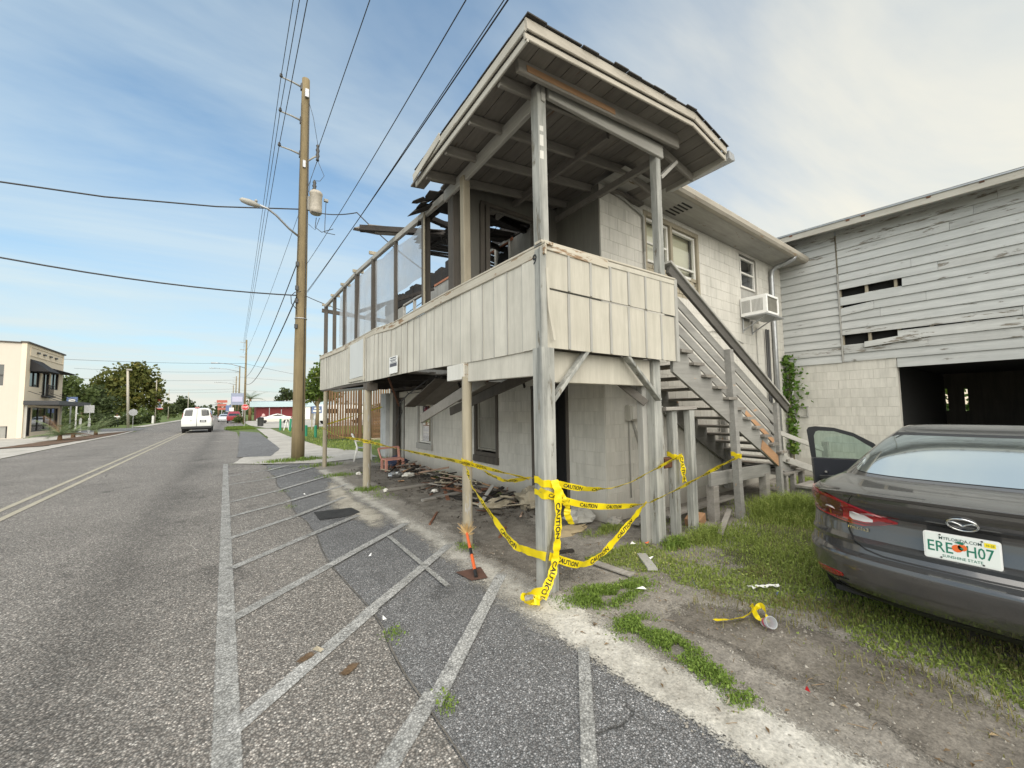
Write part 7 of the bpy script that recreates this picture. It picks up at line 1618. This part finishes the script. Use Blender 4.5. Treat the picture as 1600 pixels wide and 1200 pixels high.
# chairs
def plastic_chair(x, y, rz, lab):
    o = thing('plastic_chair', lab, 'chair', (x, y, 0)); Rz = Matrix.Rotation(rz, 3, 'Z'); P = lambda a: Vector((x,y,0))+Rz @ Vector(a)
    b = MB(); b.grid(lambda u, v: P((-.22+.44*u, -.22+.42*v, .43+.012*math.cos(u*6.28)-.02*math.sin(v*3.14))), 7, 6); b.grid(lambda u, v: P((-.22+.44*u, -.22+.42*v, .405)), 2, 2); part('seat', b, M['white'], o, smooth=True)
    for k in range(5): b = MB(); q = -.17+.085*k; b.tube([P((q,.20,.44)),P((q*1.05,.27,.65)),P((q*1.1,.33,.83))], .022, 6); part('back_slat', b, M['white'], o, smooth=True)
    b = MB(); b.tube([P((-.24,.27,.66)),P((-.22,.34,.83)),P((0,.37,.88)),P((.22,.34,.83)),P((.24,.27,.66))], .03, 8); part('back_rim', b, M['white'], o, smooth=True)
    for s in (1,-1):
        b = MB(); b.tube([P((.27*s,-.24,0)),P((.24*s,-.21,.43)),P((.26*s,-.2,.62))], [.022,.028,.025], 7); part('leg', b, M['white'], o, smooth=True)
        b = MB(); b.tube([P((.27*s,.30,0)),P((.23*s,.2,.43)),P((.25*s,.27,.66))], [.022,.028,.026], 7); part('leg', b, M['white'], o, smooth=True)
        b = MB(); b.beam(P((.26*s,-.22,.64)),P((.26*s,.28,.67)), .05, .025); part('arm', b, M['white'], o)
plastic_chair(3.72, 13.75, 1.35, 'white plastic garden chair on the paving behind the middle post')
o = thing('pink_frame', 'broken pink plastic chair frame in the rubbish pile', 'chair', (3.7,10.8,0)); PK = simple('faded_pink', (.50,.24,.19), .6, noise=.4)
b = MB(); b.box((3.45,10.6,.30),(3.95,11.0,.34)); part('seat', b, PK, o)
for a in ((3.47,10.62),(3.93,10.62),(3.47,10.98),(3.93,10.98)): b = MB(); b.beam((*a,.02),(*a,.32), .07, .05, up=(0,1,0)); part('leg', b, PK, o)
b = MB(); b.beam((3.45,11.0,.33),(3.38,11.05,.60), .06, .04); b.beam((3.38,11.05,.60),(3.95,11.05,.62), .05, .05); b.beam((3.95,11.05,.62),(3.95,10.98,.33), .06, .05); part('back', b, PK, o, kind='stuff')
# ================================================================ grass and weeds
ribbon('grass_soil', [(10.5,1.6),(8,1.7),(6,1.6),(4.6,1.7),(3.9,1.9)], [4.,3.6,2.8,1.6,.8], .0036, soil('root_soil', [(.075,.085,.035), (.11,.12,.05), (.17,.155,.09)], 1.6, True, .6, thr=(.3,.75)), edge=.7)
def blades(name, lab, fn, n, hmin, hmax, wid, mat, kind='stuff', bend=.5, cat='grass'):
    """fn(rng) -> (x, y, height factor) or None"""
    V, F = [], []; k = 0
    for i in range(int(n)):
        r = fn()
        if r is None: continue
        x, y, hf = r; h = random.uniform(hmin, hmax)*hf; a = random.uniform(0, 6.283); b_ = h*bend*random.uniform(.3,1.3); w = wid*random.uniform(.6,1.3)
        dx, dy = math.cos(a), math.sin(a); sx, sy = -dy*w/2, dx*w/2
        V += [(x-sx,y-sy,-.01),(x+sx,y+sy,-.01),(x+dx*b_*.35+sx*.8,y+dy*b_*.35+sy*.8,h*.62),(x+dx*b_*.35-sx*.8,y+dy*b_*.35-sy*.8,h*.62),(x+dx*b_,y+dy*b_,h*(1-.25*bend))]
        F += [(k,k+1,k+2,k+3),(k+3,k+2,k+4)]; k += 5
    b = MB(); b.v, b.f, b.mi = V, F, [0]*len(F); o = part(name, b, mat, kind=kind); tag(o, lab, cat); return o
M['grass'] = leafmat('grass_blade', (.15,.205,.045), (.30,.37,.09), (.46,.43,.18), trans=.3)
M['grass_b'] = leafmat('bright_weed', (.10,.165,.03), (.21,.30,.06), (.32,.36,.11), trans=.3)
M['grass_dry'] = leafmat('dry_grass', (.14,.14,.05), (.24,.22,.09), (.34,.29,.14), trans=.3)
EDGE = [(2.9,3.3),(3.25,2.75),(3.55,2.35),(3.50,1.95),(3.66,1.48),(3.86,1.16),(3.55,.9),(3.62,.5),(3.5,.1),(3.55,-.8),(4,-3)]
def xedge(y): return float(np.interp(y, [q[1] for q in EDGE][::-1], [q[0] for q in EDGE][::-1]))
def yardgrass():
    y = random.uniform(-2.2, 3.5); x = 3.2+7.4*random.random()**1.7
    e = xedge(y); d = x-e+.35*mnoise.noise((x*2.2,y*2.2,1.))
    if d < 0 and random.random() > .12*math.exp(d*4): return None
    nz = mnoise.noise((x*1.1, y*1.1, 7.))
    if nz < -.2 and random.random() < .7: return None
    if y > 3.1 and x < 4.6: return None
    if 4.4 < x < 7.9 and 2.75 < y: 
        if random.random() > .12: return None
    if y > 2.3 and 7.8 < x < 9: return None
    hf = .55+.9*max(0, nz+.25)+(1.9 if 6.3 < x < 7.9 and y > 2.0 else 0)*max(0, 1-abs(y-2.6)/.7)+(.5 if x > 5.6 else 0)
    return x, y, hf*min(1, .45+max(d,0)*.9)
blades('yard_grass', 'patchy green grass and weeds between the sedan and the stair', yardgrass, 125000, .022, .075, .0085, M['grass'], bend=.9)
def clover():
    b = MB()
    for i in range(15000):
        r = yardgrass()
        if r is None: continue
        x, y, h = r; s = random.uniform(.006,.017); a = random.uniform(0,6.28); ca, sa = math.cos(a)*s, math.sin(a)*s; z = random.uniform(.008,.05)*min(1.2,h+.3); t = random.uniform(-.5,.5)*s
        b.v += [(x-ca,y-sa,z),(x+sa*.7,y-ca*.7,z+t),(x+ca,y+sa,z+s*.4),(x-sa*.7,y+ca*.7,z-t*.5)]; k = len(b.v)-4; b.f.append((k,k+1,k+2,k+3)); b.mi.append(0)
    tag(part('ground_weeds', b, leafmat('clover_leaf', (.14,.19,.045), (.28,.35,.085), (.45,.41,.18), trans=.25), kind='stuff'), 'small broad-leafed weeds and clover mixed through the yard grass', 'weeds')
clover()
def drygrass():
    y = random.uniform(-1.8, 1.9); x = xedge(y)+random.gauss(.25,.35)
    return (x, y, 1.) if mnoise.noise((x*1.7,y*1.7,3.)) > -.05 else None
blades('dry_grass', 'straw-coloured dry grass along the bare dirt edge', drygrass, 9000, .02, .08, .005, M['grass_dry'], bend=.9)
def y_near(y): return y < 5
def patch(cx, cy, rx, ry, n, h0, h1, nm, lab, mat='grass_b', ang=0., wid=.009):
    def fn():
        a, b_ = random.gauss(0,.58), random.gauss(0,.58); 
        if a*a+b_*b_ > 2.2: return None
        x, y = a*rx, b_*ry; ca, sa = math.cos(ang), math.sin(ang); q = (cx+x*ca-y*sa, cy+x*sa+y*ca)
        if mnoise.noise((q[0]*5,q[1]*5,2.)) < -.2: return None
        return q[0], q[1], 1.05-.4*(a*a+b_*b_)+.25*mnoise.noise((q[0]*9,q[1]*9,4.))
    o = blades(nm, lab, fn, n*.55, h0, h1, wid*.8, M[mat], bend=.9)
    if y_near(cy):
        b = MB()
        for i in range(int(n*.7)):
            r = fn()
            if r is None: continue
            leafmesh(b, (r[0], r[1], random.uniform(.004, h1*.75)*max(r[2],.2)), random.choice((random.uniform(.005,.012), random.uniform(.008,.019))), elong=1.6)
        part('leaves', b, M[mat], o)
patch(2.66, 2.42, .32, .19, 3600, .015, .075, 'weed_patch', 'leafy green weed patch at the foot of the corner post', ang=-.3)
patch(3.02, 2.36, .26, .13, 1300, .015, .06, 'weed_patch', 'smaller weed patch right of the corner post patch')
for k, (x, y, rx, ry, n) in enumerate([(2.52,1.95,.26,.16,2000),(2.53,1.66,.16,.26,2200),(2.44,1.34,.14,.24,1300),(2.36,1.12,.13,.14,300)]): patch(x, y, rx*.7, ry*.8, n*.75, .012, .06, 'weed_strip', ('broad near end of the weed strip on the sand','middle of the weed strip on the sand','thinning end of the weed strip','last sparse blades of the weed strip')[k])
patch(1.9, 15.1, .95, .40, 2600, .05, .20, 'weed_clump', 'bright weeds round the foot of the utility pole', wid=.02)
patch(2.4, 13.2, .6, .35, 900, .04, .14, 'weed_clump', 'weeds at the foot of the farthest porch post', wid=.016)
patch(2.35, 10.9, .5, .3, 900, .03, .10, 'weed_clump', 'weeds on the paving joint between the far posts', wid=.014)
patch(2.38, 8.5, .30, .28, 900, .03, .12, 'weed_clump', 'weeds round the middle round post', wid=.012)
patch(2.45, 7.7, .25, .3, 400, .02, .07, 'weed_clump', 'small weeds nearer than the middle round post')
patch(2.33, 4.25, .14, .14, 260, .02, .08, 'weed_clump', 'few weeds at the near round post')
patch(4.2, 8.7, .18, .9, 1500, .05, .22, 'weed_clump', 'dark weeds along the wall between the windows', 'grass', wid=.014)
patch(4.25, 6.9, .12, .8, 700, .04, .16, 'weed_clump', 'weeds along the wall under the boarded window', 'grass', wid=.012)
patch(4.15, 3.62, .35, .12, 900, .03, .11, 'weed_clump', 'weeds at the front corner of the house', 'grass')
patch(4.35, 2.72, .22, .12, 420, .06, .16, 'weed_clump', 'broad-leafed weeds at the second porch post', wid=.022)
patch(4.9, 2.65, .5, .2, 1500, .06, .20, 'weed_clump', 'tall grass at the stub posts', 'grass')
patch(7.1, 2.50, .85, .45, 6500, .10, .36, 'tall_grass', 'tall dark green grass at the bottom of the stair', 'grass', wid=.010)
patch(4.3, 13.3, .5, .6, 900, .04, .2, 'weed_clump', 'weeds by the white chair', wid=.016)
for k, (x, y, s) in enumerate([(1.03,2.98,.08),(1.03,2.12,.06),(.95,9.5,.12),(.93,11.7,.14),(.9,7.9,.1),(.2,15.6,.2),(1.05,13.4,.25)]): patch(x, y, s, s*1.6, 130, .012, .045, 'crack_weed', 'tiny weed tuft growing in the pavement seam', wid=.006)
for o in [q for q in COL.objects if q.name.startswith('crack_weed')]: o['group'] = 'weed tufts in the pavement seam'
def lawn():
    y = 17.5+random.random()**1.4*28; x = 3.4+(y-17)*.03+random.random()*7
    return (x, y, 1.) if x > 3.45 and not (y < 19.5 and x < 3.9) else None
blades('side_lawn', 'green lawn beyond the pole along the pavement', lawn, 16000, .04, .12, .022, M['grass'], bend=.8)
def verge(): return random.uniform(-.2,2.2), random.uniform(46.8,57), 1.
blades('verge_grass', 'bright mown verge below the stop sign', verge, 5000, .05, .12, .04, leafmat('verge_blade', (.10,.16,.02), (.17,.24,.04), (.26,.30,.07)), bend=.8)
